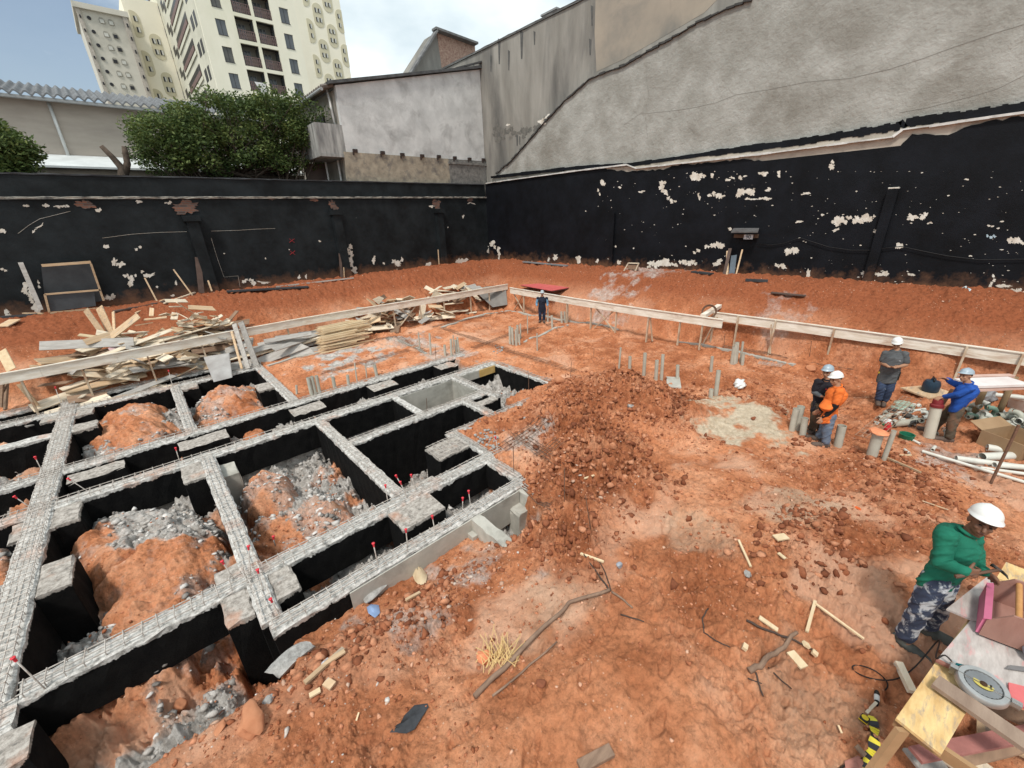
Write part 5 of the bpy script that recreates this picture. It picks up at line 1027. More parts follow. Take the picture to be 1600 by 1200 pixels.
wl((684.5, 390), (686, 413), .05, WP[1], 'thin stick against the third pilaster', lean=.1)
def lay(pa, pb_, z, w_, t_, m_, label, cat='plank', name='plank'): 
    a, b = P(*pa, z), P(*pb_, z); a.z = hz(a.x, a.y)+.05; b.z = hz(b.x, b.y)+.05; return pb(a, b, w_, t_, m_, label, cat=cat, name=name)
lay((174, 478), (262, 465), 2.15, .22, .05, BRW, 'dark wide plank lying at the foot of the left wall'); lay((207, 478), (256, 466), 2.1, .06, .03, WP[1], 'pale narrow plank at the foot of the left wall below the sticks')
lay((255, 470), (305, 458), 2.1, .08, .04, WP[2], 'pale plank lying below the two leaning sticks'); lay((354, 455), (480, 441), 2.15, .3, .06, NB, 'long dark board lying along the foot of the left wall'); lay((430, 444), (552, 431), 2.15, .08, .05, WP[0], 'long grey plank along the foot of the left wall')
lay((0, 494), (56, 490), 2.1, .16, .06, NB, 'dark board lying at the left edge on top of the bank'); lay((0, 505), (24, 500), 2.05, .4, .03, WP[1], 'tan sheet lying at the left edge on the bank'); lay((28, 487), (66, 487), 2.15, .05, .04, WP[1], 'thin pale plank on the bank beside the framed panel')
lay((558, 424), (576, 424), 2.05, .12, .05, WP[3], 'short plank at the foot of the left wall beyond the second pilaster')
lay((818, 409), (886, 416), 2.05, .18, .06, mat('grey_sheet', (.25, .26, .27), (.16, .17, .18), 2), 'grey sheet lying along the foot of the right wall near the corner'); lay((1083, 424), (1112, 427), 2.15, .3, .06, NB, 'dark board lying left of the meter shelter'); lay((1165, 436), (1200, 437), 2.15, .16, .08, NB, 'dark plank lying right of the meter shelter'); lay((1208, 444), (1262, 448), 2.1, .14, .04, BRW, 'long dark plank lying in the bank right of the meter shelter')
T = thing('wooden_stool', G(988, 420), 'small wooden trestle standing by the right wall', 'trestle')
q = [PX(a, b, 17.3) for a, b in ((982, 411), (998, 411.5), (974, 425), (992, 426))]
for a, b in ((q[0], q[2]), (q[1], q[3])): mb = MB(); mb.bar(a, b, .05, .05); mb.build('leg', WP[2], T)
mb = MB(); mb.bar(q[0], q[1], .12, .04); mb.build('top', WP[2], T)
mb = MB(); mb.bar(q[0]+Vector((0, .02, -.18)), q[1]+Vector((0, 0, -.18)), .04, .2); mb.build('board', WP[3], T)
# meter shelter
T = thing('meter_shelter', G(1152, 432), 'small roofed meter box on the right wall with number plate and leaning boards below', 'meter box')
a, b = PX(1143, 360, 17.7), PX(1186, 360, 17.7); mb = MB(); mb.prism([PX(1142, 364, 17.5), PX(1184, 364, 17.5), PX(1186, 358, 17.95), PX(1146, 358, 17.95)], (0, 0, .04)); mb.build('roof', mat('shelter_roof', (.12, .12, .12), (.07, .06, .06), 3), T)
p0, p1 = PX(1147, 366, 17.75), PX(1182, 372, 17.75); mb = MB(); mb.box(17.75, 17.94, p1.y, p0.y, p1.z, p0.z); mb.build('box', mat('box_wood', (.14, .08, .05), (.06, .04, .03), 4), T)
p0, p1 = PX(1163, 366.5, 17.74), PX(1176, 374, 17.74); mb = MB(); mb.box(17.725, 17.745, p1.y, p0.y, p1.z, p0.z); pl = mb.build('number_plate', mat('plate_grey', (.62, .65, .68), bump=0), T)
def digits(txt, loc, h, rot, mt_, parent, name='lettering'):
    cu = bpy.data.curves.new('t', 'FONT'); cu.body = txt; cu.size = h; cu.align_x = 'CENTER'; cu.align_y = 'CENTER'; cu.extrude = .002; to = bpy.data.objects.new('t', cu); COL.objects.link(to); bpy.context.view_layer.update()
    me = bpy.data.meshes.new_from_object(to.evaluated_get(bpy.context.evaluated_depsgraph_get())); bpy.data.objects.remove(to); me.materials.append(mt_) if not me.materials else me.materials.__setitem__(0, mt_)
    me.transform(Matrix.Translation(Vector(loc)-ORG[parent]) @ rot); o = bpy.data.objects.new(name, me); COL.objects.link(o); o.parent = parent; return o
digits('90', (17.72, (p0.y+p1.y)/2, (p0.z+p1.z)/2), .19, Matrix(((0, 0, -1, 0), (-1, 0, 0, 0), (0, 1, 0, 0), (0, 0, 0, 1))), mat('ink', (.03, .03, .04), bump=0), pl)
for a, b, w_, m_ in (((1141, 388), (1131, 432), .12, BRW), ((1137, 392), (1136, 432), .09, WP[1]), ((1147, 399), (1143, 431), .2, mat('slate_blue', (.12, .15, .18))), ((1160, 390), (1149, 434), .05, WP[1])):
    mb = MB(); mb.bar(PX(*a, 17.8), PX(*b, 17.4), .03, w_, Vector((0, 1, 0))); mb.build('leaning_board', m_, T)
# ------------------------------------------------------------------ standing pipes
PV = mat('pvc_grey_beige', (.50, .49, .42), (.40, .38, .32), 4, .55, .1, 20, stain=(.38, .2, .12), stsc=3, st0=.6, st1=.8, var=.08)
SPW = [(463, 616, 463, 602, .03), (487, 617, 481, 590, .05), (493, 616, 487, 588, .05), (499, 613, 494, 587, .05), (523, 607, 520, 589, .05), (544, 600, 543, 586, .045), (557.5, 596, 554, 567, .02), (572.5, 590, 571, 569, .018), (589, 588, 585, 570, .05),
       (656.5, 548, 653.5, 519.5, .025), (673, 554, 671, 521, .035), (695.5, 556, 694.5, 539, .045), (705.4, 557, 704.5, 530, .045), (713.5, 555, 711.5, 531, .045), (717.4, 554, 714.5, 527, .035), (709, 552, 708, 524, .02),
       (797, 538, 796.5, 510, .05), (802, 539, 800, 512, .05), (807, 540, 806, 515, .05), (812, 539, 811, 522, .035), (809, 534, 808.5, 508, .05), (824.5, 521, 824, 492, .022), (813.5, 528, 813, 506, .03), (839.5, 548, 839, 521, .025), (856, 503, 856, 480, .04), (863, 512, 862, 493, .05), (878, 504, 877, 487, .05), (883, 504, 882, 487, .05), (887, 503, 887, 472, .035),
       (967, 576, 970, 543, .03), (984, 576, 984.5, 557, .05), (1006, 588, 1008, 551.6, .05), (1025, 593, 1026.5, 563, .05), (1033.5, 594, 1036, 554, .045), (1059, 593, 1059, 570.5, .05), (1111, 581, 1113, 557, .045), (1111, 621, 1111.5, 608, .055), (1118.5, 618.5, 1123, 579, .055),
       (1143, 569, 1147, 542, .05), (1150, 566, 1152, 535, .06), (1157, 566, 1161, 534, .035), (1160, 570, 1161.5, 552, .05), (1148, 569, 1150, 538, .05), (1237.5, 672, 1244.5, 638.5, .06), (1243.5, 671, 1252, 635, .07), (1254.5, 681, 1258, 653, .06), (1309, 697, 1316, 665, .075), (1362, 712, 1373, 676, .085), (1381, 718, 1397, 673, .04)]
def upright(bx, by, tx, ty, base=None):
    B_ = base or G(bx, by); d = Vector((B_.x, B_.y)).normalized(); rr = ray(tx, ty); k = (B_.x*d.x+B_.y*d.y)/(rr.x*d.x+rr.y*d.y); return B_, Vector((rr.x*k, rr.y*k, H+rr.z*k))
GL = [('beside the long black trench wall', 0, 9), ('in the cluster beyond the trench wall', 9, 16), ('in the tall cluster left of the navy vest man', 16, 21), ('near the navy vest man', 21, 29), ('in the row behind the earth mound', 29, 36), ('beside the sand patch', 36, 38), ('in the cluster under the right batter board', 38, 43), ('in the group between sand and workers', 43, 46), ('', 46, 49)]
for lab, i0, i1 in GL:
    for i in range(i0, i1):
        bx_, by_, tx, ty, r = SPW[i]; B_, T_ = upright(bx_, by_, tx, ty); mb = MB(); mb.pipe(B_-Vector((0, 0, .1)), T_, r, .006, 14)
        ordn = ('first', 'second', 'third', 'fourth', 'fifth', 'sixth', 'seventh', 'eighth', 'ninth'); rk = sorted(range(i0, i1), key=lambda k: SPW[k][2]).index(i)
        l_ = (ordn[rk]+' pipe from the left '+lab) if lab else ('short stout pipe standing right behind the worker in the orange shirt', 'stout pipe with a broken orange top between rebar cage and fittings', 'thin pipe leaning beside the stout orange topped pipe')[i-46]
        o = mb.build('pvc_pipe', PV, origin=B_, smooth=2); tag(o, l_, 'pipe', 'pipes standing '+lab if lab else None)
        if i == 47: mb = MB(); mb.ell(T_+Vector((0, 0, .02)), Vector((.15, 0, 0)), Vector((0, .15, 0)), Vector((0, 0, .035)), 6, .15); mb.build('broken_cap', mat('orange_clay', (.72, .30, .15), (.6, .2, .1)), o)
q = G(1052, 600); mb = MB(); mb.obox(q+Vector((0, 0, .05)), Vector((.35, .2, 0)), Vector((-.1, .16, 0)), Vector((0, 0, .02))); tag(mb.build('grey_slab', CR), 'grey slab at the foot of a pipe behind the mound', 'slab')
# thin upright bars
for i, (a, b) in enumerate((((928, 560), (928, 543)), ((1150, 445+3), (1132, 365*0+405)), ((1131, 545), (1133, 520)), ((891, 596*0+590), (893, 565)), ((826, 610), (826, 583)), ((681, 611*0+560+5), (680, 540)), ((1265, 560), (1268, 533)), ((822, 520), (821, 497)), ((803, 779*0+756), (802, 697)), ((882, 788), (882, 732)), ((925, 833*0+830), (915, 775)), ((545, 740*0+720), (541, 692)), ((668, 660*0+658), (666, 622)), ((1483, 760*0+752), (1591, 665)))):
    if i in (1, 7): continue
    if i == 13: B_, T_ = upright(1548, 755, 1592, 664)
    else: B_, T_ = upright(a[0], a[1], b[0], b[1])
    mb = MB(); mb.tube([B_-Vector((0, 0, .1)), T_], .008 if i < 13 else .022, 6)
    w_ = ('beyond the mound', '', 'near the right batter board', 'at the far edge of the mound', 'beside the far pit', 'behind the trench wall', 'below the right batter board', '', 'standing over the front beam corner', 'in the earth right of the front beam', 'at the dirt heap right of the front beam', 'in the deep black cell', 'over the long inner beam', '')[i]
    tag(mb.build('iron_bar', RR_), 'thick rusty bar stuck upright over the lying white pipes' if i == 13 else 'thin rusty bar sticking up '+w_, 'iron bar')
# ------------------------------------------------------------------ pipes and fittings lying on the right
LW_ = mat('pvc_white', (.66, .66, .61), (.54, .52, .46), 3, .45, .05, var=.04)
def lp_(a, b, r, label, m_=None, sag=0): A_ = G(*a, r); B_ = G(*b, r); mb = MB(); mb.pipe(A_, B_, r, .006, 14); tag(mb.build('pvc_pipe', m_ or LW_, smooth=2), label, 'pipe')
lp_((1440, 707), (1640, 768), .03, 'long thin pale pipe lying across the earth below the pipe bundle'); lp_((1492, 720), (1640, 742), .055, 'pale pipe in the bundle on the right, its open end to the left'); lp_((1532, 719), (1640, 715), .075, 'thick pale pipe at the back of the bundle on the right'); lp_((1552, 730), (1640, 737), .05, 'pale pipe in the middle of the bundle, partly hidden'); lp_((1530, 733), (1640, 748), .03, 'thin pale pipe in front of the bundle')
lp_((1540, 704), (1580, 711), .07, 'short stout pale pipe end beside the cardboard box'); lp_((1393, 667), (1426, 664), .075, 'short beige pipe lying among fittings beside the kneeling spot', PV); lp_((1370, 659), (1400, 651), .06, 'short beige pipe lying behind the red and white parts', PV); lp_((1400, 647), (1445, 641), .03, 'thin pale pipe among scattered fittings'); lp_((1560, 604*1+4), (1640, 603), .05, 'pale pipe lying behind the board trestle')
lp_((1425, 689), (1437, 695), .025, 'tiny pale pipe offcut by the green cap'); lp_((1413, 704), (1420, 710), .025, 'tiny pale pipe offcut beside the thin leaning pipe'); lp_((1456, 705), (1460, 700), .03, 'short pale pipe offcut on the pinkish earth'); lp_((1405, 712), (1424, 712), .012, 'thin yellowish stick among the offcuts', YW)
KN = {}
def fl_(o): return {'fit_grey': 'grey', 'fit_white': 'white', 'fit_green': 'greenish', 'fit_dark': 'dark'}[o.data.materials[0].name]+' '+KN[o]
def fitting(c, r, k, m_):
    mb = MB(); a = RN.uniform(0, 6.28); d = Vector((math.cos(a), math.sin(a), RN.uniform(-.2, .5))).normalized(); e = d.cross(Vector((0, 0, 1))).normalized()
    if k == 0: mb.pipe(c-d*r*1.6, c+d*r*1.6, r, .012); mb.pipe(c, c+e*r*2.2, r*.9, .012)
    elif k == 1:
        pts = [c+d*(math.cos(t_*.39)*r*2.2)+Vector((0, 0, 1))*(math.sin(t_*.39)*r*2) for t_ in range(5)]; mb.tube(pts, r*.8, 10, False); mb.tube([pts[-1], pts[-1]-d*r*.8], r, 10, False); mb.tube([pts[0], pts[0]-Vector((0, 0, r*.8))], r, 10, False)
    else: mb.pipe(c-d*r*1.3, c+d*r*1.3, r, .012); mb.pipe(c-d*r*1.35, c-d*r*.8, r*1.15, .015)
    o = mb.build('pipe_fitting', m_, smooth=2); KN[o] = ('tee fitting', 'elbow fitting', 'socket fitting')[k]; return o
FM = [mat('fit_grey', (.42, .43, .37), (.33, .33, .28), 4, .5, .05, var=.15), mat('fit_white', (.64, .65, .6), (.5, .5, .46), 4, .5, .05, var=.1), mat('fit_green', (.25, .36, .28), (.16, .26, .2), 4, .5, .05, var=.2), mat('fit_dark', (.10, .09, .08), (.05, .05, .05), 4, .5, .05)]
for i in range(64):
    px = RN.uniform(1512, 1625); py = 648+(px-1512)*.26+RN.gauss(4, 8); c = G(px, py, .05+max(0, RN.gauss(.06, .06))); o = fitting(c, RN.uniform(.035, .075), RN.randrange(3), RN.choice([FM[0], FM[0], FM[1], FM[2], FM[0]])); tag(o, fl_(o)+' in the heap on the right, '+('near the blue shirted worker' if px < 1550 else 'middle part' if px < 1590 else 'at the photo edge'), 'pipe fitting', 'heap of pipe fittings')
for i in range(34):
    px = RN.uniform(1368, 1475); py = 655+RN.gauss(0, 10); c = G(px, py, .04); o = fitting(c, RN.uniform(.025, .055), RN.randrange(3), RN.choice([FM[0], FM[1], FM[1], FM[3]])); tag(o, fl_(o)+(' scattered beside the rebar cage' if px < 1420 else ' scattered near the red capped pipe'), 'pipe fitting', 'scattered pipe fittings')
def bag(c, sx, sy, sz, m_, label, seed, cat='plastic bag', name='plastic_bag'):
    b = bmesh.new(); bmesh.ops.create_icosphere(b, subdivisions=4, radius=1); mb = MB()
    vs = [];
    for v in b.verts:
        p = v.co; k = 1+.55*float(fbm(p.x*1.7+seed, p.y*1.7+p.z*2.1, 4, seed, .6)); vs.append(Vector((p.x*sx*k, p.y*sy*k, max(p.z, -.35)*sz*k+.35*sz))+c)
    mb.add(vs, [[v.index for v in f.verts] for f in b.faces]); b.free(); return tag(mb.build(name, m_, smooth=True), label, cat)
PB = mat('clear_plastic', (.62, .66, .64), (.45, .50, .48), 5, .25, .4, 12, spec=.5)
bg_ = bag(G(1155, 603), .2, .13, .13, mat('white_bag', (.80, .82, .80), (.68, .70, .68), 4, .3, .3, 12, spec=.5), 'white plastic bag with a green mark lying on red earth by the sand patch', 3)
mb = MB(); c = G(1154, 602)+Vector((-.03, -.02, .125)); mb.prism([c+Vector((math.cos(t_)*.09, math.sin(t_)*.05, .02*math.sin(3*t_))) for t_ in np.linspace(0, 5.6, 9)], (0, 0, .02)); mb.build('green_print', mat('bag_green', (.04, .38, .12), (.03, .3, .09), bump=0, rough=.4), bg_)
bag(G(1410, 636), .3, .2, .09, mat('green_clear', (.42, .55, .46), (.3, .38, .3), 5, .3, .4, 12, spec=.5), 'crumpled greenish plastic bag beside the rebar cage', 5)
bag(G(1537, 622), .34, .2, .2, mat('dusty_tarp', (.30, .31, .32), (.2, .2, .21), 3, .5, .4, 10), 'crumpled grey bag under the board trestle', 8); bag(G(1562, 672), .28, .2, .12, PB, 'clear plastic bag lying on the heap of fittings', 11)
# red flask, green cap, jug, box, buckets
q = G(1385, 673); mb = MB(); mb.lathe(q, [(.05, 0), (.06, .03), (.06, .14), (.035, .17), (.03, .2), (.0, .21)], 14); tag(mb.build('red_bottle', mat('red_plastic', (.65, .03, .04), rough=.3, bump=0), smooth=2), 'small red bottle beside the stout pipe', 'bottle')
q = G(1386, 664); mb = MB(); mb.ell(q+Vector((0, 0, .07)), Vector((.09, 0, 0)), Vector((0, .09, 0)), Vector((0, 0, .08)), 8); o = mb.build('white_cap', mat('white_plastic', (.8, .8, .78), rough=.4, bump=0), smooth=True); tag(o, 'white and green rounded cap lying above the red bottle', 'cap')
mb = MB(); mb.lathe(q, [(.095, .0), (.096, .04), (.08, .05)], 14); mb.build('green_rim', mat('rim_green', (.05, .32, .16), bump=0, rough=.4), o, 2)
q = G(1415, 686); mb = MB(); mb.lathe(q, [(.11, 0), (.125, .02), (.12, .1), (.13, .12), (.11, .12), (.10, .04)], 18); tag(mb.build('green_cap', mat('dark_green_plastic', (.02, .16, .09), (.015, .12, .07), 5, .4, .05), smooth=2), 'dark green round pipe cap on the ground', 'pipe cap')
q = G(1452, 611); T = thing('water_jug', q, 'blue and black jug on a low board behind the worker in blue', 'jug')
mb = MB(); mb.lathe(q, [(.15, .02), (.17, .05), (.17, .22), (.14, .3), (.05, .33), (.045, .37), (0, .375)], 20); mb.build('body', mat('navy_plastic', (.025, .055, .09), (.015, .03, .05), 4, .4, .05), T, 2)
mb = MB(); mb.tube([q+Vector((.12, .02, .28)), q+Vector((.1, .02, .38)), q+Vector((-.1, -.02, .38)), q+Vector((-.12, -.02, .28))], .018, 8); mb.build('handle', mat('black_plastic', (.015, .015, .016), bump=0, rough=.4), T, True)
mb = MB(); mb.obox(q+Vector((0, 0, .0)), Vector((.35, -.25, 0)), Vector((.2, .28, 0)), Vector((0, 0, .018))); tag(mb.build('plank', WP[1]), 'low tan board under the dark jug', 'plank')
T = thing('cardboard_box', G(1580, 702), 'open brown cardboard box beside the heap of fittings', 'box')
q = G(1580, 702); ex, ey = Vector((.33, -.2, 0)), Vector((.16, .27, 0)); mb = MB()
for s_ in (-1, 1): mb.obox(q+ex*s_+Vector((0, 0, .16)), ex.normalized()*.006, ey, Vector((0, 0, .16))); mb.obox(q+ey*s_+Vector((0, 0, .16)), ex, ey.normalized()*.006, Vector((0, 0, .158)))
mb.obox(q+Vector((0, 0, .01)), ex, ey, Vector((0, 0, .006))); CB = mat('cardboard', (.36, .24, .14), (.28, .18, .10), 3, .85, .1); mb.build('carton', CB, T)
for s_ in (-1, 1): mb = MB(); c = q+ey*s_*1.35+Vector((0, 0, .36)); mb.obox(c, ex, ey*.36+Vector((0, 0, .05*s_*s_)), Vector((0, 0, .004))); mb.build('flap', CB, T)
q = G(1586, 640); T = thing('bucket', q, 'dirty white bucket at the right edge under the board trestle', 'bucket'); mb = MB(); mb.lathe(q, [(.13, 0), (.17, .28), (.185, .29), (.18, .32), (.165, .32), (.12, .03)], 20); mb.build('body', mat('dirty_white', (.62, .58, .52), (.42, .34, .28), 3, .6, .1), T, 2)
mb = MB(); mb.tube([q+Vector((.17*math.cos(t_), .17*math.sin(t_)*.5, .3-.1*math.sin(t_))) for t_ in np.linspace(0, math.pi, 9)], .005, 5); mb.build('handle', RB, T)
lp_((1576, 651), (1590, 652), .07, 'dark short pipe end below the dirty bucket', mat('maroon_pvc', (.16, .03, .03), rough=.5)); 
# board trestle on the right
T = thing('board_trestle', G(1565, 640), 'trestle table of pinkish boards on round posts at the right edge', 'trestle')
for a, b, nm in (((1556, 654), (1553, 600), 'leg'), ((1520, 650), (1517, 601), 'leg'), ((1640, 640), (1637, 600), 'leg')):
    B_ = G(*a); T_ = Vector((B_.x, B_.y, 1.0)); mb = MB(); mb.tube([B_-Vector((0, 0, .1)), T_], .055, 10); mb.build('leg', mat('post_olive', (.26, .18, .10), (.18, .12, .07), 4), T, True)
ptop = [P(1505, 607, 1.02), P(1640, 601, 1.02)]
PKB = mat('pinkish_board', (.62, .46, .40), (.52, .33, .27), 2, .8, .1); WHB = mat('whitewashed_board', (.78, .76, .74), (.62, .54, .52), 2, .8, .1)
mb = MB(); mb.bar(P(1508, 609, 1.02), P(1650, 602, 1.02), .14, .05); mb.build('front_board', PKB, T)
mb = MB(); mb.bar(P(1506, 599, 1.09), P(1592, 596, 1.09), .42, .05); mb.build('white_board', WHB, T)
mb = MB(); mb.bar(P(1500, 589, 1.06), P(1581, 587, 1.06), .12, .05); mb.build('back_board', PKB, T)
# ------------------------------------------------------------------ debris on the open ground
def stick(pxs, r, m_, label, cat='stick', name='stick', fl=1.0, dz=.01, r2=None):
    pts = [G(*q, r+dz) for q in pxs]; fin = []
    for a, b in zip(pts[:-1], pts[1:]):
        for k in range(4): fin.append(a.lerp(b, k/4)+Vector((RN.uniform(-r, r)*.5, RN.uniform(-r, r)*.5, 0)))
    fin.append(pts[-1]); mb = MB(); mb.tube(fin, r, 7, True, r2 if r2 else r*.7); return tag(mb.build(name, m_, smooth=True), label, cat)
PALM = mat('dry_palm', (.30, .20, .14), (.16, .10, .07), 6, .85, .4, 30, stretch=(1, 4, 1)); TW_ = mat('dark_twig', (.09, .06, .045), (.05, .035, .03), 6)
stick([(742, 1092), (800, 1035), (850, 985), (890, 945), (952, 925)], .028, PALM, 'long dry palm stalk lying bent across the open ground', r2=.02)
stick([(770, 1090), (830, 1040), (870, 1005)], .012, PALM, 'thinner dry stalk beside the long palm stalk'); stick([(952, 925), (935, 900), (912, 868)], .012, TW_, 'dark forked twig running up from the palm stalk'); stick([(955, 925), (945, 895), (932, 872)], .009, TW_, 'second dark twig beside the forked one above the palm stalk'); stick([(955, 927), (975, 940), (988, 952)], .014, PALM, 'short dry frond piece right of the palm stalk')
stick([(970, 962), (990, 968), (1006, 973)], .009, TW_, 'small dark twig below the short frond piece'); stick([(1106, 952), (1097, 968), (1100, 990), (1118, 1003), (1140, 1013)], .008, TW_, 'thin curved black wire like twig in the middle of the open ground')
stick([(1167, 1052), (1190, 1042), (1215, 1020), (1244, 992)], .03, PALM, 'thick split dry stalk on the right part of the open ground', r2=.018); stick([(1166, 972), (1200, 988), (1240, 1003), (1275, 1020)], .014, TW_, 'dry twig crossing over the thick split stalk'); stick([(1180, 1052), (1185, 1070), (1192, 1090)], .009, TW_, 'short twig hanging down from the split stalk'); stick([(1200, 1045), (1215, 1060), (1236, 1078)], .008, TW_, 'thin twig to the lower right of the split stalk'); stick([(1168, 1062), (1190, 1070)], .007, TW_, 'tiny twig below the split stalk')
def lath(a, b, w_, t_, label, m_=YW, name='lath'): A_ = G(*a, .035+t_/2); B_ = G(*b, .035+t_/2); return pb(A_, B_, w_, t_, m_, label, cat='offcut', name=name)
lath((1272, 944), (1259, 992), .03, .025, 'pale lath lying upright in view left of the long thin lath'); lath((1273, 948), (1348, 1003), .02, .018, 'long thin pale lath pointing toward the green shirted worker'); lath((1153, 848), (1172, 890), .025, .02, 'pale lath alone in the middle of the open ground'); lath((907, 869), (943, 882), .03, .022, 'short pale lath above the palm stalk'); lath((1233, 1023), (1255, 1048), .09, .02, 'small yellow board offcut beside the split stalk')
lath((1185, 969), (1214, 989), .05, .015, 'tan splinter of board above the split stalk'); lath((1254, 1010), (1262, 1015), .05, .03, 'tiny square offcut right of the split stalk, upper one'); lath((1267, 1022), (1275, 1029), .05, .03, 'tiny square offcut right of the split stalk, lower one'); lath((1159, 1014), (1166, 1019), .06, .04, 'small cube of pale wood between wire and stalk'); lath((1210, 845), (1228, 842), .1, .02, 'small tan board piece by the dark clods'); lath((1215, 868), (1226, 877), .04, .015, 'pale splinter right of the lone lath')
lath((478, 1072), (538, 1018), .05, .03, 'orange tan lath lying below the grey slab fragment', WP[1]); lath((505, 1045), (540, 1022), .04, .02, 'short tan lath beside the orange lath', WP[1]); lath((510, 1070), (522, 1077), .08, .03, 'small tan block under the laths', WP[1]); lath((485, 1092), (502, 1082), .05, .02, 'pale chip of wood near the laths'); lath((635, 942), (657, 930), .04, .03, 'tan stick in the rubble beside the yellow rag', WP[1]); lath((913, 751), (928, 747), .03, .02, 'pale splinter at the foot of the dirt heap'); lath((558, 1130), (562, 1117), .015, .01, 'tiny straw coloured splinter near the dark cloth'); lath((1400, 1042), (1422, 1088), .06, .05, 'pale wooden prop leaning against the near end of the workbench', WP[2]); lath((1440, 835*0+786), (1480, 800), .015, .012, 'thin lath half buried at the right', WP[1]); lath((1383, 718), (1437, 742), .03, .03, 'long thin wooden strip running from the thin leaning pipe', WP[1]); lath((905, 1205), (955, 1178), .09, .04, 'end of a weathered plank at the bottom edge of the photo', PALM, 'plank')
# straw heap with a brick
mb = MB()
for i in range(60):
    c = G(RN.gauss(778, 14), RN.gauss(1040, 11), .02+RN.random()*.05); a = RN.gauss(.7, .6); L_ = RN.uniform(.05, .17); mb.tube([c, c+Vector((math.cos(a)*L_, math.sin(a)*L_*.6, RN.uniform(-.01, .04))), c+Vector((math.cos(a)*L_*2, math.sin(a)*L_*1.6, 0))], .004, 4)
tag(mb.build('straw_heap', mat('straw', (.72, .52, .25), (.58, .38, .16), 8, bump=0)), 'little heap of yellow straw beside the long palm stalk', 'straw', kind='stuff')
q = G(757, 1030, .03); mb = MB(); mb.rock(q, .085, (1.1, .8, .8), 2, .5); tag(mb.build('clay_lump', mat('orange_clay', (.72, .30, .15))), 'orange clay lump at the straw heap', 'clay lump')
# dark cloth
def cloth(pxs, m_, label, hgt=.03, name='cloth', cat='cloth', n=5):
    pts = [G(*q, .015) for q in pxs]; c = sum(pts, Vector())/len(pts); mb = MB(); vs = [c+Vector((0, 0, hgt))]; fs = []; k = len(pts)
    for r_ in range(1, n+1):
        for j, p in enumerate(pts): v = c.lerp(p, r_/n); vs.append(Vector((v.x, v.y, hz(v.x, v.y)+.012+hgt*(1-(r_/n)**2)+.025*float(fbm(v.x*18, v.y*18, 3, 7)))))
    for j in range(k): fs.append((0, 1+j, 1+(j+1) % k))
    for r_ in range(n-1):
        for j in range(k): fs.append((1+r_*k+j, 1+(r_+1)*k+j, 1+(r_+1)*k+(j+1) % k, 1+r_*k+(j+1) % k))
    mb.add(vs, fs); return tag(mb.build(name, m_, smooth=True), label, cat)
cloth([(609, 1146), (622, 1140), (632, 1118), (648, 1104), (668, 1100), (670, 1106), (660, 1122), (648, 1142), (634, 1147), (620, 1146)], mat('charcoal_cloth', (.055, .058, .065), (.03, .032, .036), 12, .9, .5, 20), 'crumpled charcoal cloth lying on the red earth', .03)
cloth([(643, 895), (645, 880), (656, 883), (668, 900), (665, 912), (655, 915), (648, 908)], mat('yellow_rag', (.62, .50, .34), (.5, .38, .24), 5), 'crumpled cream paper bag at the rim of the trench', .09)
cloth([(573, 950), (580, 944), (592, 946), (594, 958), (586, 966), (576, 960)], mat('blue_plastic', (.30, .40, .60), (.2, .3, .5), 5, .3, .2), 'crushed blue plastic bottle in the grey gravel by the trench', .04, 'plastic_bottle', 'bottle')
cloth([(1493, 470), (1500, 468), (1511, 470), (1508, 474), (1497, 474)], mat('pale_blue_paper', (.62, .72, .76), bump=0), 'pale blue scrap lying high on the right bank', .02, 'paper_scrap', 'scrap')
cloth([(500, 1040), (512, 1028), (516, 1030), (506, 1045)], mat('white_wrap', (.7, .7, .7), (.2, .2, .25), 20, bump=0), 'white and dark wrapper beside the laths', .02, 'wrapper', 'wrapper')
ROCKS = [((458, 1038), .17, (1.6, .8, .35), 'flat grey pebbly concrete fragment on the rim of the trench', 'g'), ((590, 925), .16, (1.6, .9, .4), 'rough grey concrete lump against the bare front beam', 'g'), ((875, 597), .14, (1.2, .9, .9), 'orange boulder at the edge of the far pit', 'o'), ((968, 884), .05, (1.2, 1, .8), 'bluish grey stone below the short lath', 'b'), ((672, 920), .07, (1, 1, 1), 'pinkish brick lump under the paper bag', 'o'), ((1173, 917), .05, (1.3, .9, .6), 'dark pinkish stone below the lone lath', 'o'), ((1168, 898), .045, (1.2, 1, .7), 'pale stone below the lone lath', 'g'),
         ((1268, 578), .13, (1.2, 1, .8), 'orange boulder behind the dark shirted worker', 'o'), ((1177, 655), .055, (1, 1, .8), 'brown clod on the sand patch', 'r'), ((420, 1095), .05, (1.2, 1, .7), 'white stone near the bottom left slope', 'g'), ((283, 1104), .09, (1, .8, .8), 'orange wood like lump at the rim of the pit', 'o'), ((345, 1140), .05, (1.4, 1, .6), 'orange brick piece on the near slope', 'o'), ((395, 1130), .13, (1.4, .9, .7), 'orange earth block on the near slope', 'o'), ((15, 0), 0, 0, '', ''),
         ((845, 1158*0+1068), .05, (1, 1, .6), 'half buried clod right of the palm stalk', 'r'), ((957, 700), .07, (1.2, 1, .8), 'orange stone on the mound side', 'o'), ((985, 632), .09, (1.2, .9, .5), 'pale flat stone on top of the mound', 'g'), ((1073, 655), .07, (1, 1, .9), 'orange stone between mound and sand', 'o'), ((820, 655), .05, (1, 1, .8), 'white stone at the left foot of the mound', 'g'), ((1063, 648), .06, (1, 1, .8), 'red clod at the edge of the sand', 'r'), ((1340, 795), .04, (1, 1, .6), 'orange red scrap on the open ground', 'p')]
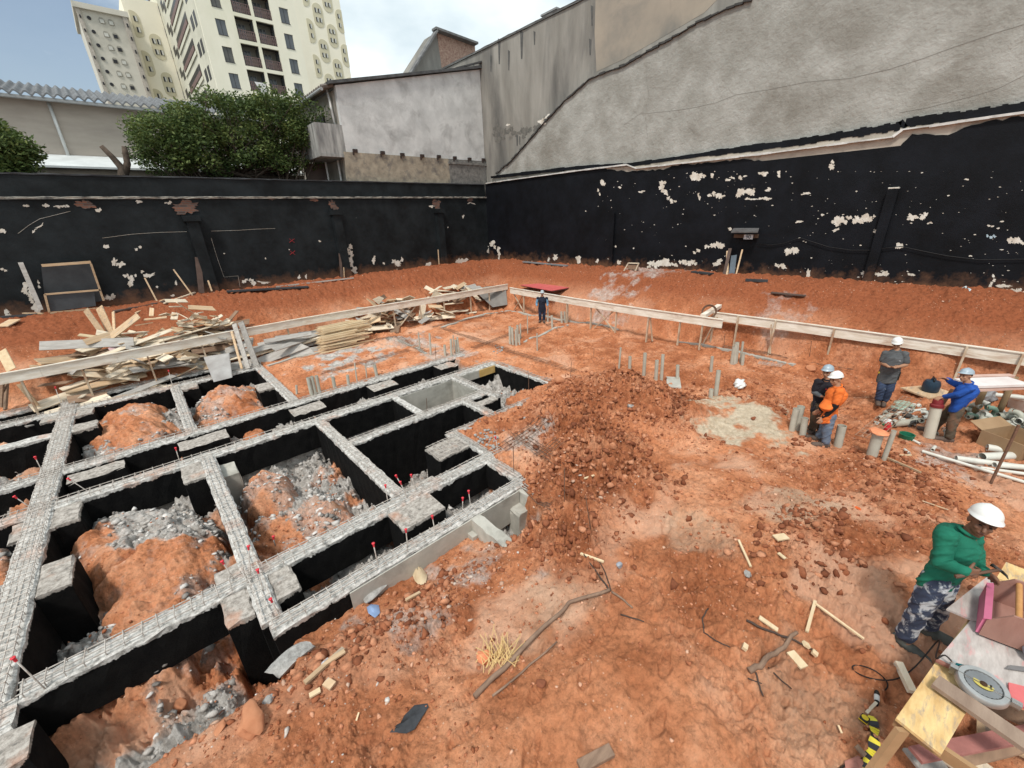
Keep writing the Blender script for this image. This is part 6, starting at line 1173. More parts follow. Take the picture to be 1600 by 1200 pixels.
RM = {'g': mat('grey_stone', (.48, .47, .45), (.22, .21, .20), 14, .95, .9, 40, bd=.02), 'o': mat('orange_stone', (.52, .24, .13), (.40, .16, .08), 5, .95, .7, 20), 'b': mat('blue_stone', (.36, .38, .42)), 'r': mat('red_clod', (.26, .09, .045), (.18, .06, .03)), 'p': mat('orange_plastic', (.8, .16, .04), bump=0)}
for q, r, sq, lb, k in ROCKS:
    if r: mb = MB(); mb.rock(G(*q, r*sq[2]*.5+(.05 if r > .15 else 0)), r, sq, 3, .4); tag(mb.build('stone', RM[k], smooth=2), lb, 'stone')
for i in range(46):
    px, py = RN.gauss(768, 12), RN.gauss(682, 8); r = RN.uniform(.025, .06); mb = MB(); mb.rock(G(px, py, r*.4), r, (1.2, .9, .7), 1, .4); tag(mb.build('stone', RM['g']), 'broken grey stone in the little heap inside the rebar frame', 'stone', 'heap of broken grey stones')
for i in range(16):
    px, py = RN.gauss(780, 5), RN.gauss(547, 3); r = RN.uniform(.03, .06); mb = MB(); mb.rock(G(px, py, r*.4), r, (1.2, .9, .7), 1, .4); tag(mb.build('stone', RM['g']), 'pale stone in the small heap behind the far pit', 'stone', 'small heap of pale stones')
# ------------------------------------------------------------------ people
SK = {'tan': mat('skin_tan', (.40, .22, .14), (.33, .17, .10), 8, .55, .05, 60), 'brown': mat('skin_brown', (.20, .10, .065), (.15, .075, .045), 8, .55, .05, 60)}
def capsule(mb, a, b, ra, rb, n=14, flat=None):
    a = Vector(a); b = Vector(b); d = (b-a); L_ = d.length or 1e-4; d.normalize()
    u_ = (Vector(flat) if flat is not None else d.orthogonal()); u_ = (u_-d*u_.dot(d)).normalized(); w_ = d.cross(u_)
    rings = []
    for t_ in (-90, -60, -30, 0): rings.append((a+d*(math.sin(math.radians(t_))*ra), ra*math.cos(math.radians(t_))+1e-4))
    for t_ in (0, 30, 60, 90): rings.append((b+d*(math.sin(math.radians(t_))*rb), rb*math.cos(math.radians(t_))+1e-4))
    vs = [c+(u_*math.cos(2*math.pi*j/n)+w_*math.sin(2*math.pi*j/n))*r for c, r in rings for j in range(n)]; k = len(rings)
    fs = [(i*n+j, i*n+(j+1) % n, (i+1)*n+(j+1) % n, (i+1)*n+j) for i in range(k-1) for j in range(n)]+[tuple(range(n))[::-1], tuple(range((k-1)*n, k*n))]
    mb.add(vs, fs)
def eloft(mb, secs, n=20):    # secs: (centre, half-left vector, half-front vector)
    vs = []
    for c, l_, f_ in secs: vs += [c+l_*math.cos(2*math.pi*j/n)+f_*math.sin(2*math.pi*j/n) for j in range(n)]
    k = len(secs); mb.add(vs, [(i*n+j, i*n+(j+1) % n, (i+1)*n+(j+1) % n, (i+1)*n+j) for i in range(k-1) for j in range(n)]+[tuple(range(n))[::-1], tuple(range((k-1)*n, k*n))])
def fuse(mb, name, m_, parent, vox=.008, wr=0, wf=14, smooth=4, seed=0, label=None):
    me = bpy.data.meshes.new('tmp'); me.from_pydata(mb.v, [], mb.f); bm = bmesh.new(); bm.from_mesh(me); bmesh.ops.recalc_face_normals(bm, faces=bm.faces); bm.to_mesh(me); bm.free()
    o = bpy.data.objects.new('tmp', me); COL.objects.link(o); r = o.modifiers.new('r', 'REMESH'); r.mode = 'VOXEL'; r.voxel_size = vox; s_ = o.modifiers.new('s', 'SMOOTH'); s_.iterations = smooth; s_.factor = .5
    bpy.context.view_layer.update(); ev = o.evaluated_get(bpy.context.evaluated_depsgraph_get()); m2 = bpy.data.meshes.new_from_object(ev); bpy.data.objects.remove(o)
    n = len(m2.vertices); co = np.empty(n*3); m2.vertices.foreach_get('co', co); co = co.reshape(-1, 3)
    if wr:
        no = np.empty(n*3); m2.vertices.foreach_get('normal', no); no = no.reshape(-1, 3)
        q = fbm(co[:, 0]*wf+co[:, 2]*wf*.35+seed, co[:, 1]*wf+co[:, 2]*wf*.8, 3, seed, .6); ridge = (1-np.abs(q)*3.2); co = co+no*(wr*(np.clip(ridge, -.2, 1))+.004)[:, None]
    co = co-np.array(ORG[parent]); m2.vertices.foreach_set('co', co.ravel()); m2.polygons.foreach_set('use_smooth', [True]*len(m2.polygons)); m2.materials.clear(); m2.materials.append(m_); m2.update()
    ob = bpy.data.objects.new(name, m2); COL.objects.link(ob); ob.parent = parent; ORG[ob] = ORG[parent]
    if label: ob['label'] = label
    return ob
def _x(): pass
def hand(mb, wr_, dirv, palmn, side, curl=.6, scale=1.0, spread=.0):
    # wr_: wrist point; dirv: along hand; palmn: palm normal; side: +1 thumb on (dir x palmn) side
    d = dirv.normalized(); n_ = (palmn-d*palmn.dot(d)).normalized(); s_ = d.cross(n_)*side; k = scale
    for t_ in (-.028, -.010, .010, .028): capsule(mb, wr_+d*.01+s_*t_*.6*k, wr_+d*.085*k+s_*t_*k, .015*k, .013*k, 10)
    for i, (off, L_) in enumerate(((.032, .068), (.011, .077), (-.011, .072), (-.031, .056))):
        p = wr_+d*.088*k+s_*off*k; ang = 0; dd = d
        for j, fr in enumerate((.45, .32, .23)):
            ang += curl*(.55, .75, .6)[j]; dd = d*math.cos(ang)+n_*math.sin(ang)+s_*spread*off*6; dd.normalize(); q = p+dd*L_*fr*k*1.15; capsule(mb, p, q, (.0098-.0008*j)*k, (.0092-.001*j)*k, 8); p = q
    p = wr_+d*.025*k+s_*.03*k; dd = (d*.6+s_*.75+n_*.35).normalized(); q = p+dd*.042*k; capsule(mb, p, q, .0135*k, .011*k, 8); dd2 = (d*.85+s_*.25+n_*(.3+curl*.4)).normalized(); capsule(mb, q, q+dd2*.034*k, .011*k, .009*k, 8)
def frame_from(f, u):
    f = f.normalized(); l_ = u.cross(f).normalized(); u2 = f.cross(l_); return f, l_, u2
def person(label, J, head_dir, skin, top, legs, boots, helmet, torso_front, sleeves='short', belly=0, sc=1.0, hands=None, vox=.008, extras=None, hem=.10, hair=True, glove=None):
    B = J['base']; T = thing('person', B, label, 'person'); up = Vector((0, 0, 1)); mb = MB()
    hipc = (J['hl']+J['hr'])/2; shc = (J['sl']+J['sr'])/2; spine = (shc-hipc).normalized(); lat = ((J['sl']-J['sr'])).normalized(); fr = torso_front; fr = (fr-spine*fr.dot(spine)).normalized(); lat = spine.cross(fr)*-1 if (spine.cross(fr)).dot(J['sl']-J['sr']) < 0 else spine.cross(fr)
    lh = (J['hl']-J['hr']); lh = lh.normalized()
    for q in 'lr': J['a'+q].z = max(J['a'+q].z, hz(J['a'+q].x, J['a'+q].y)+.10*sc)
    # head
    hf, hl_, hu = frame_from(head_dir, (J['head']-J['neck']).normalized()*.4+up*.6); H0 = J['head']; s = sc
    mb.ell(H0+hu*.025*s-hf*.008*s, hl_*.076*s, hf*.096*s, hu*.098*s, 12); mb.ell(H0-hu*.05*s+hf*.022*s, hl_*.058*s, hf*.066*s, hu*.07*s, 10); mb.ell(H0-hu*.093*s+hf*.058*s, hl_*.026*s, hf*.024*s, hu*.022*s, 8)
    capsule(mb, H0+hu*.0*s+hf*.082*s, H0-hu*.036*s+hf*.104*s, .010*s, .015*s); mb.ell(H0-hu*.066*s+hf*.080*s, hl_*.026*s, hf*.016*s, hu*.012*s, 8)
    for q in (-1, 1): mb.ell(H0-hu*.012*s+hl_*q*.078*s-hf*.005*s, hl_*.012*s, hf*.020*s, hu*.032*s, 6); mb.ell(H0+hu*.022*s+hf*.078*s+hl_*q*.03*s, hl_*.022*s, hf*.014*s, hu*.010*s, 6); mb.ell(H0-hu*.03*s+hf*.066*s+hl_*q*.036*s, hl_*.022*s, hf*.018*s, hu*.022*s, 6)
    capsule(mb, J['neck']-spine*.03, H0-hu*.05*s-hf*.012*s, .060*s, .054*s)
    # torso
    def tor(m_, g, bel=0, z0=-.06, z1=1.0):
        W = (J['sl']-J['sr']).length/2; secs = []; L_ = (shc-hipc).length
        for t_, w_, d_, fo in ((-.16, .145, .110, .0), (0, .165, .122, .0), (.18, .158, .118, .005), (.40, .145+bel*.2, .105+bel*.5, .008+bel*.6), (.65, .165, .115, .012), (.85, W*.98, .112, .004), (.98, W*.88, .088, -.004), (1.08, W*.5, .062, -.006), (1.13, .07, .055, 0)):
            if t_ < z0: continue
            lv = lh.lerp(lat, min(1, max(0, t_))).normalized(); secs.append((hipc+(shc-hipc)*t_+fr*(fo+(bel*.0)), lv*(w_+g)*s, fr*(d_+g)*s))
        eloft(m_, secs, 22)
    tor(mb, 0)
    arms = {}
    for q in 'lr':
        S_, E_2, W_ = J['s'+q], J['e'+q], J['w'+q]; capsule(mb, S_, E_2, .052*s, .040*s); capsule(mb, E_2, E_2.lerp(W_, .35), .040*s, .040*s); capsule(mb, E_2.lerp(W_, .35), W_, .040*s, .026*s); mb.ell(S_, lat*.062*s, fr*.06*s, spine*.058*s, 8)
        hd = hands[q]; hand(mb, W_, hd[0], hd[1], hd[2], hd[3], 1.02*s, hd[4] if len(hd) > 4 else 0)
        Hh, K_, A_ = J['h'+q], J['k'+q], J['a'+q]; capsule(mb, Hh, K_, .086*s, .056*s); capsule(mb, K_, K_.lerp(A_, .3), .055*s, .056*s); capsule(mb, K_.lerp(A_, .3), A_, .056*s, .038*s); capsule(mb, A_, J['t'+q], .038*s, .03*s)
    fuse(mb, 'body', skin, T, .0055 if vox < .008 else .0065, smooth=3)
    # shirt
    mb = MB(); tor(mb, .022, belly, z0=-.2 if hem > .05 else -.05)
    if hem > .12: eloft(mb, [(hipc-spine*(hem), lh*(.178+belly*.2)*s, fr*(.135+belly*.35)*s), (hipc+spine*.05, lh*(.178+belly*.15)*s, fr*(.138+belly*.4)*s)], 20)
    for q in 'lr':
        S_, E_2, W_ = J['s'+q], J['e'+q], J['w'+q]; mb.ell(S_, lat*.075*s, fr*.070*s, spine*.066*s, 8)
        if sleeves == 'short': eloft_c = E_2.lerp(S_, .28); capsule(mb, S_, eloft_c, .066*s, .062*s)
        elif sleeves == 'long': capsule(mb, S_, E_2, .066*s, .054*s); capsule(mb, E_2, E_2.lerp(W_, .92), .055*s, .040*s)
        elif sleeves == 'vest': capsule(mb, S_, S_.lerp(E_2, .1), .06*s, .05*s)
    fuse(mb, 'shirt', top, T, vox, .011, 9, 4, seed=int(abs(B.x)*10) % 17)
    mb = MB(); cn = J['neck']-spine*.005
    mb.v += []; ring = []
    for j in range(16):
        a = 2*math.pi*j/16; ring.append(cn+lat*math.cos(a)*.060*s+fr*(math.sin(a)*.060-.006)*s+spine*(.010-.022*math.sin(a)))
    mb.tube(ring+[ring[0]], .016*s, 8, False); mb.build('collar', top, T, True)
    # trousers
    mb = MB(); eloft(mb, [(hipc-spine*.12, lh*.15*s, fr*.12*s), (hipc-spine*.03, lh*.175*s, fr*.132*s), (hipc+spine*.09, lh*.165*s, fr*.125*s)], 20)
    for q in 'lr':
        Hh, K_, A_ = J['h'+q], J['k'+q], J['a'+q]; capsule(mb, Hh, K_, .098*s, .076*s); capsule(mb, K_, A_.lerp(K_, .14), .076*s, .064*s); capsule(mb, A_.lerp(K_, .2), A_.lerp(K_, .13), .070*s, .070*s)
    fuse(mb, 'trousers', legs, T, vox, .010, 9, 4, seed=int(abs(B.y)*10) % 13)
    for q in 'lr':
        A_, T2_ = J['a'+q], J['t'+q]; d = (T2_-A_); d.z = 0; d.normalize(); fz = hz(A_.x, A_.y) if abs(hz(A_.x, A_.y)-A_.z) < .25 else A_.z-.09; mb = MB(); lt = Vector((-d.y, d.x, 0)); bz = A_.z-.10*s
        c = Vector((A_.x, A_.y, bz)); capsule(mb, c+d*-.04+up*.05, c+d*.17+up*.036, .050*s, .040*s); capsule(mb, c+d*.09+up*.045, c+d*.20+up*.038, .052*s, .045*s); capsule(mb, c+up*.05, A_+up*.08, .052*s, .056*s); mb.obox(c+d*.07+up*.010, d*.145, lt*.044, up*.010)
        fuse(mb, 'boot', boots, T, vox*.8, 0, smooth=2)
    # hard hat
    hf0, hu0 = hf, hu; hf, hu = (hf+hu*.16).normalized(), (hu-hf*.16).normalized(); hc = H0+hu*.058*s-hf*.006*s; mb = MB(); vs = []; n1_, n2_ = 10, 28
    for i in range(n1_+1):
        th = math.pi/2*i/n1_
        for j in range(n2_):
            a = 2*math.pi*j/n2_; rdg = 1+.03*max(0, math.cos(a*1)) ; ridge = .006*math.exp(-((math.sin(a)*math.sin(th))/.12)**2); vs.append(hc+hf*(math.sin(th)*math.cos(a)*.118*s)+hl_*(math.sin(th)*math.sin(a)*.098*s)+hu*(math.cos(th)*.098*s+ridge))
    for k_ in (1, 2):
        for j in range(n2_):
            a = 2*math.pi*j/n2_; ex = (.007+.032*max(0, math.cos(a))**1.5)*(1 if k_ == 1 else 1); vs.append(hc+hf*(math.cos(a)*(.118*s+ex))+hl_*(math.sin(a)*(.098*s+ex*.8))+hu*(-.008*(1+max(0, math.cos(a)))-(k_-1)*.006))
    k_ = n1_+3; fs = [(i*n2_+j, i*n2_+(j+1) % n2_, (i+1)*n2_+(j+1) % n2_, (i+1)*n2_+j) for i in range(k_-1) for j in range(n2_)]; mb.add(vs, fs); mb.add([hc+hf*math.cos(2*math.pi*j/24)*.125*s+hl_*math.sin(2*math.pi*j/24)*.10*s-hu*.004 for j in range(24)], [tuple(range(24))]); mb.build('hard_hat', helmet, T, True); hf, hu = hf0, hu0
    if hair:
        mb = MB(); mb.ell(H0+hu*.022*s-hf*.022*s, hl_*.081*s, hf*.088*s, hu*.075*s, 10); mb.build('hair', mat('black_hair', (.012, .010, .009), bump=0, rough=.7), T, True)
    DKE = mat('eye_dark', (.015, .012, .01), bump=0, rough=.3)
    for q in (-1, 1): mb = MB(); mb.ell(H0+hu*.002*s+hf*.083*s+hl_*q*.031*s, hl_*.013*s, hf*.010*s, hu*.006*s, 6); mb.build('eye', DKE, T, True)
    for q in (-1, 1): mb = MB(); capsule(mb, H0+hu*.022*s+hf*.093*s+hl_*q*.014*s, H0+hu*.024*s+hf*.082*s+hl_*q*.046*s, .005*s, .004*s, 6); mb.build('eyebrow', DKE, T, True)
    mb = MB(); mb.ell(H0-hu*.066*s+hf*.092*s, hl_*.024*s, hf*.007*s, hu*.004*s, 6); mb.build('mouth', mat('lip', (.16, .06, .05), bump=0), T, True)
    return T, dict(hipc=hipc, shc=shc, spine=spine, lat=lat, fr=fr, lh=lh, H0=H0, hf=hf, hl=hl_, hu=hu)
def joints(base, d):   # d: name -> (px,py,depth offset away from camera)
    h = Vector((base.x, base.y, 0)).normalized(); dn = base.x*h.x+base.y*h.y; J = {'base': base}
    for k, (px, py, off) in d.items(): rr = ray(px, py); t_ = (dn+off)/(rr.x*h.x+rr.y*h.y); J[k] = Vector((rr.x*t_, rr.y*t_, H+rr.z*t_))
    return J, h
def fixlen(J, s=1.0, rep=True):
    for q in 'lr':
        for a, b, L_ in (('s', 'e', .285), ('e', 'w', .255), ('h', 'k', .42), ('k', 'a', .40)):
            A_, B_ = J[a+q], J[b+q]; 
            if rep: print('seg', a+b+q, round((B_-A_).length, 2), end=' ')
    print('sh', round((J['sl']-J['sr']).length, 2), 'torso', round(((J['sl']+J['sr'])/2-(J['hl']+J['hr'])/2).length, 2), 'neckhead', round((J['head']-J['neck']).length, 2), 'H', round(J['head'].z-J['base'].z, 2))
WH = mat('helmet_white', (.76, .77, .76), (.66, .66, .63), 7, .5, 0, spec=.3); GYH = mat('helmet_grey', (.34, .42, .48), (.28, .35, .41), 4, .35, 0, spec=.5)
OLV = mat('olive_trousers', (.11, .085, .06), (.07, .055, .04), 8, .9, .3, 60, stain=(.2, .1, .06), stsc=4); JN = mat('blue_jeans', (.17, .21, .27), (.08, .11, .17), 7, .9, .3, 60); BT_ = mat('muddy_boots', (.14, .105, .085), (.08, .055, .045), 8, .85, .4, 40)
toward = lambda h: -h
# -- worker in the green shirt at the bench
base = G(1425, 1004); print('green base', base, 'ankles', hz(4.74, -.49), hz(4.95, -.59))
J, h = joints(base, dict(head=(1536, 815, -.02), neck=(1514, 832, 0), sl=(1519, 842, .17), sr=(1478, 836, -.16), er=(1470, 880, -.24), wr=(1508, 892, -.30), el=(1523, 885, .12), wl=(1540, 893, -.02),
   hr=(1461, 908, -.08), hl=(1473, 908, .09), kr=(1437, 953, -.10), ar=(1410, 1001, -.06), kl=(1462, 958, .14), al=(1441, 990, .16), tr=(1432, 1030, -.10), tl=(1462, 1000, .18)))
R_ = Vector((R2.x, R2.y, 0)).normalized(); fixlen(J)
GS = mat('green_shirt', (.012, .16, .10), (.008, .11, .068), 5, .85, .25, 80); 
SJ = mat('splashed_jeans', (.05, .065, .11), (.035, .045, .075), 6, .9, .3, 60, stain=(.50, .53, .56), stsc=7, st0=.50, st1=.58)
Tg, I = person('worker in a green long sleeved shirt and white hard hat hammering at the workbench', J, (R_*.35-h*.95+Vector((0, 0, .03))), SK['brown'], GS, SJ, mat('grey_boots', (.11, .12, .11), (.07, .075, .07), 8, .8, .3, 40), WH, (R_*.9-h*.35), 'long', .06, 1.03,
   {'r': (R_*.85+Vector((0, 0, -.15))-h*.2, -Vector((0, 0, 1))*.3+h*.9, 1, 1.0), 'l': (R_*.8+Vector((0, 0, -.55)), -Vector((0, 0, 1))-h*.3, -1, .55)}, .007, hem=.12)
mb = MB(); mb.tube([I['hipc']+I['spine']*.02+I['lh']*math.cos(a)*.176+I['fr']*math.sin(a)*.136 for a in np.linspace(0, 6.283, 20)], .016, 6, False); mb.build('belt', mat('belt_black', (.015, .014, .013), bump=0, rough=.5), Tg, True)
mb = MB(); 
for k_ in range(3): c = I['shc']+I['fr']*(.115*1.03+.006)+I['spine']*(-.03-.07*k_)-I['lat']*.0; mb.ell(c, I['lat']*.006, I['fr']*.004, I['spine']*.006, 5)
mb.build('button', mat('button_pale', (.6, .6, .55), bump=0), Tg)
# hammer in his hand
hw = J['wr']+(R_*.85+Vector((0, 0, -.15))-h*.2).normalized()*.085; hd_ = (R_*1.0+Vector((0, 0, .12))+h*.1).normalized(); a = hw-hd_*.17; b = hw+hd_*.20
HM = thing('hammer', hw, 'hammer held by the worker in the green shirt over the bench', 'hammer'); mb = MB(); mb.tube([a, hw, b], [.016, .013, .012], 8); mb.build('handle', mat('hammer_handle', (.14, .075, .05), rough=.6), HM, True)
nn_ = hd_.cross(Vector((0, 0, 1))).normalized(); mb = MB(); mb.tube([b-nn_*.055, b-nn_*.03, b+nn_*.02], [.017, .013, .012], 8); mb.tube([b+nn_*.02, b+nn_*.06-hd_*.01, b+nn_*.09-hd_*.03], [.012, .009, .003], 8); mb.build('head', mat('dark_steel', (.07, .06, .055), metal=.6, rough=.5, bump=0), HM, True)
# -- worker in orange
base = G(1288, 694); J, h = joints(base, dict(head=(1306, 592, 0), neck=(1309, 603, 0), sr=(1307, 609, .16), sl=(1312, 612, -.17), el=(1305, 635, -.24), wl=(1287, 653, -.22), er=(1296, 627, .18), wr=(1282, 640, .05),
   hr=(1295, 648, .09), hl=(1297, 650, -.09), kl=(1292, 673, -.12), al=(1290, 693, -.12), kr=(1288, 670, .08), ar=(1278, 691, .06), tl=(1278, 697, -.16), tr=(1262, 693, .04))); fixlen(J)
ORS = mat('orange_shirt', (.80, .19, .035), (.60, .13, .025), 7, .85, .2, 60, stain=(.45, .16, .07), stsc=5, st0=.6, st1=.8); BLK = mat('black_sleeve', (.012, .012, .014), (.008, .008, .009), 5, .8, .2, 60)
To, I = person('worker in an orange t-shirt over black sleeves and a white hard hat', J, (-R_*.95-h*.25+Vector((0, 0, -.2))), SK['tan'], ORS, JN, BT_, WH, (-R_*.9-h*.4), 'short', .16, 1.0,
   {'r': (-R_*.6+Vector((0, 0, -.5)), h, 1, .7), 'l': (-R_*.45+Vector((0, 0, -.7)), h, -1, .7)}, .008, hem=.14)
for q in 'lr': mb = MB(); capsule(mb, J['s'+q].lerp(J['e'+q], .45), J['e'+q], .054, .048); capsule(mb, J['e'+q], J['w'+q].lerp(J['e'+q], .05), .047, .036); fuse(mb, 'sleeve', BLK, To, .008, .004, 16)
mb = MB(); c = I['shc']+I['fr']*.14-I['spine']*.16+I['lat']*.06
for k_ in range(3): mb.obox(c+I['spine']*(-.03*k_+.02)+I['lat']*.01*k_, I['lat']*.03, I['spine']*.006, I['fr']*.004)
mb.build('chest_print', WH, To)
# -- worker in dark t-shirt behind
base = G(1271, 677); J, h = joints(base, dict(head=(1293, 581, 0), neck=(1293, 592, 0), sr=(1279, 597, -.05), sl=(1306, 599, .12), er=(1272, 613, -.08), wr=(1283, 619, -.26), el=(1318, 612, .08), wl=(1303, 620, -.18), hr=(1276, 632, -.06), hl=(1287, 632, .08), kr=(1273, 654, -.08), kl=(1283, 654, .1), ar=(1268, 674, -.05), al=(1281, 675, .1), tr=(1262, 679, -.15), tl=(1277, 680, 0))); fixlen(J)
NT = mat('dark_tshirt', (.018, .016, .022), (.012, .011, .016), 5, .85, .2, 60); GRS = mat('grey_sleeve', (.13, .14, .15), (.09, .10, .11), 5, .85, .2, 60)
Td, I = person('worker in a dark printed t-shirt and grey hard hat standing behind the worker in orange', J, (-R_*.45-h*.9+Vector((0, 0, -.1))), SK['tan'], NT, OLV, BT_, GYH, (-R_*.35-h*.9), 'short', .02, .98,
   {'r': (R_*.7+Vector((0, 0, -.2)), -Vector((0, 0, 1)), 1, .5), 'l': (-R_*.7+Vector((0, 0, -.2)), -Vector((0, 0, 1)), -1, .5)}, .008, hem=.14)
for q in 'lr': mb = MB(); capsule(mb, J['s'+q].lerp(J['e'+q], .55), J['e'+q], .05, .045); capsule(mb, J['e'+q], J['w'+q].lerp(J['e'+q], .1), .045, .035); fuse(mb, 'sleeve', GRS, Td, .008, .003, 16)
for (a, b, r, m_) in ((-.02, -.13, .035, 'white'), (.02, -.20, .03, 'green'), (-.05, -.26, .03, 'white'), (.05, -.1, .018, 'red')):
    mb = MB(); c = I['shc']+I['fr']*.132+I['spine']*b+I['lat']*a; mb.ell(c, I['lat']*r, I['fr']*.006, I['spine']*r, 6, .15); mb.build('shirt_print', mat('print_'+m_, {'white': (.6, .6, .6), 'green': (.2, .42, .33), 'red': (.4, .04, .05)}[m_], bump=0), Td)
# -- worker in grey polo
base = G(1375, 631); J, h = joints(base, dict(head=(1401.5, 537, 0), neck=(1401, 547, 0), sr=(1384, 552, 0), sl=(1414, 553, 0), er=(1378, 567, -.02), wr=(1388, 573, -.25), el=(1416, 570, -.02), wl=(1401, 574, -.24), hr=(1381, 588, 0), hl=(1394, 588, 0), kr=(1377, 607, -.1), kl=(1390, 608, -.04), ar=(1372, 625, -.04), al=(1382, 626, .05), tr=(1371, 634, -.18), tl=(1380, 634, -.1))); fixlen(J)
GP = mat('grey_polo', (.105, .11, .115), (.075, .08, .085), 5, .9, .2, 80)
Tp, I = person('worker in a grey polo shirt and white hard hat looking down at his hands', J, (-R_*.02-h+Vector((0, 0, -.35))), SK['tan'], GP, mat('ripped_jeans', (.05, .075, .14), (.035, .05, .09), 6, .9, .3, 60, stain=(.4, .45, .5), stsc=4, st0=.62, st1=.7), BT_, WH, -h, 'short', .03, 1.0,
   {'r': (R_*.8-h*.3+Vector((0, 0, .0)), -Vector((0, 0, 1))*.2-h*.0+Vector((0, 0, 1)), 1, .6), 'l': (-R_*.8-h*.3, Vector((0, 0, 1)), -1, .6)}, .008, hem=.14)
mb = MB(); c = I['shc']+I['fr']*.131-I['spine']*.12+I['lat']*.09
for k_ in range(5): mb.obox(c+I['lat']*(.018*k_-.035), I['lat']*.006, I['spine']*.008, I['fr']*.003)
mb.build('chest_logo', mat('logo_pale', (.55, .56, .58), bump=0), Tp)
mb = MB(); c = I['hipc']-I['lh']*.17+I['spine']*.02; mb.obox(c, I['lh']*.02, I['fr']*.06, I['spine']*.09); mb.build('pouch', mat('tool_pouch', (.03, .028, .025), bump=0), Tp); mb = MB(); mb.ell(c+I['spine']*.09+I['fr']*.05, I['lh']*.02, I['fr']*.03, I['spine']*.03, 6); mb.build('tape_measure', mat('tape_yellow', (.75, .55, .04), bump=0), Tp)
mb = MB(); c = I['hipc']+I['lh']*.18+I['spine']*.0; mb.obox(c, I['lh']*.025, I['fr']*.05, I['spine']*.09); mb.build('pouch', MATS['tool_pouch'], Tp)
# -- worker in blue
base = G(1472, 684); J, h = joints(base, dict(head=(1509, 587, 0), neck=(1513, 598, 0), sr=(1513, 604, .15), sl=(1516, 607, -.16), er=(1495, 601, .16), wr=(1480, 593, .16), el=(1497, 616, -.20), wl=(1474, 620, -.10),
   hr=(1492, 637, .08), hl=(1497, 638, -.08), kl=(1488, 662, -.12), al=(1483, 685, -.10), kr=(1472, 655, .12), ar=(1455, 677, .12), tl=(1466, 690, -.14), tr=(1440, 680, .12))); fixlen(J)
BS = mat('blue_shirt', (.018, .085, .38), (.012, .06, .27), 5, .85, .2, 60)
Tb, I = person('worker in a blue long sleeved shirt and grey hard hat stretching out his arm', J, (-R_*.95-h*.2), SK['tan'], BS, OLV, BT_, GYH, (-R_*.95-h*.2), 'long', .03, 1.0,
   {'r': (-R_*.85+Vector((0, 0, .3)), -Vector((0, 0, 1))*.6-h*.5, 1, .12, .8), 'l': (-R_*.75+Vector((0, 0, -.2)), Vector((0, 0, -1)), -1, .8)}, .008, hem=.12)
Bp, Tq = upright(1449, 681, 1468, 634); PT = thing('sewer_pipe', Bp, 'thick pale pipe with a dark red cap steadied by the worker in blue', 'pipe'); Tq = J['wl']+(-R_*.75+Vector((0, 0, -.2))).normalized()*.06-Vector((0, 0, .19))+Vector((0, 0, .0)); Bp = G(1451, 683)
mb = MB(); mb.tube([Bp, Tq], .092, 20); mb.build('pipe', LW_ if False else mat('pvc_cream', (.56, .53, .45), (.48, .45, .37), 3, .45, .05), PT, 2)
ax_ = (Tq-Bp).normalized(); mb = MB(); mb.lathe(Tq-ax_*.02, [(.108, 0), (.108, .05), (.085, .07), (.082, .13), (.075, .16), (.03, .175)], 20, ax_); mb.build('red_cap', mat('maroon_cap', (.22, .025, .03), (.16, .02, .022), 4, .4, .05), PT, 2)
mb = MB(); a, b = G(1446, 673), P(1462, 622, .9); b = G(1446, 673)+Vector((.25, -.15, .95)); mb.bar(a, b, .06, .035, -h); tag(mb.build('timber_prop', mat('prop_brown', (.20, .10, .06), (.13, .07, .045), 4)), 'brown timber prop leaning behind the red capped pipe', 'prop')
# -- far man
base = G(845, 503); J, h = joints(base, dict(head=(847.3, 458.2, 0), neck=(847.2, 463.5, 0), sr=(840.5, 466, 0), sl=(854, 466.3, 0), er=(838.5, 474, .02), wr=(839, 481.5, -.1), el=(855.5, 474, .02), wl=(855.3, 481.5, -.06), hr=(844, 482, 0), hl=(850, 482, 0), kr=(844, 491.5, -.04), kl=(850, 491.5, -.03), ar=(844, 500.8, 0), al=(849.5, 500.3, .03), tr=(843, 504, -.16), tl=(850.5, 503.2, -.13))); fixlen(J)
Tf, I = person('man in a navy vest and light blue sleeves by the far batter board', J, -h+Vector((0, 0, -.2)), SK['tan'], mat('navy_vest', (.012, .018, .035), (.01, .014, .026), 5), mat('navy_trousers', (.022, .035, .075), (.016, .025, .05), 5), BT_, mat('helmet_pale', (.50, .58, .62), bump=0, rough=.35), -h, 'vest', 0, .9,
   {'r': (Vector((0, 0, -1))-h*.2, R_, 1, .4), 'l': (Vector((0, 0, -1))-h*.1, -R_, -1, .4)}, .008, hem=.14)
for q in 'lr': mb = MB(); capsule(mb, J['s'+q].lerp(J['e'+q], .1), J['e'+q], .06, .05); capsule(mb, J['e'+q], J['w'+q].lerp(J['e'+q], .6), .048, .044); fuse(mb, 'sleeve', mat('light_blue', (.16, .34, .50), (.12, .27, .41), 5), Tf, .008, .003, 16)
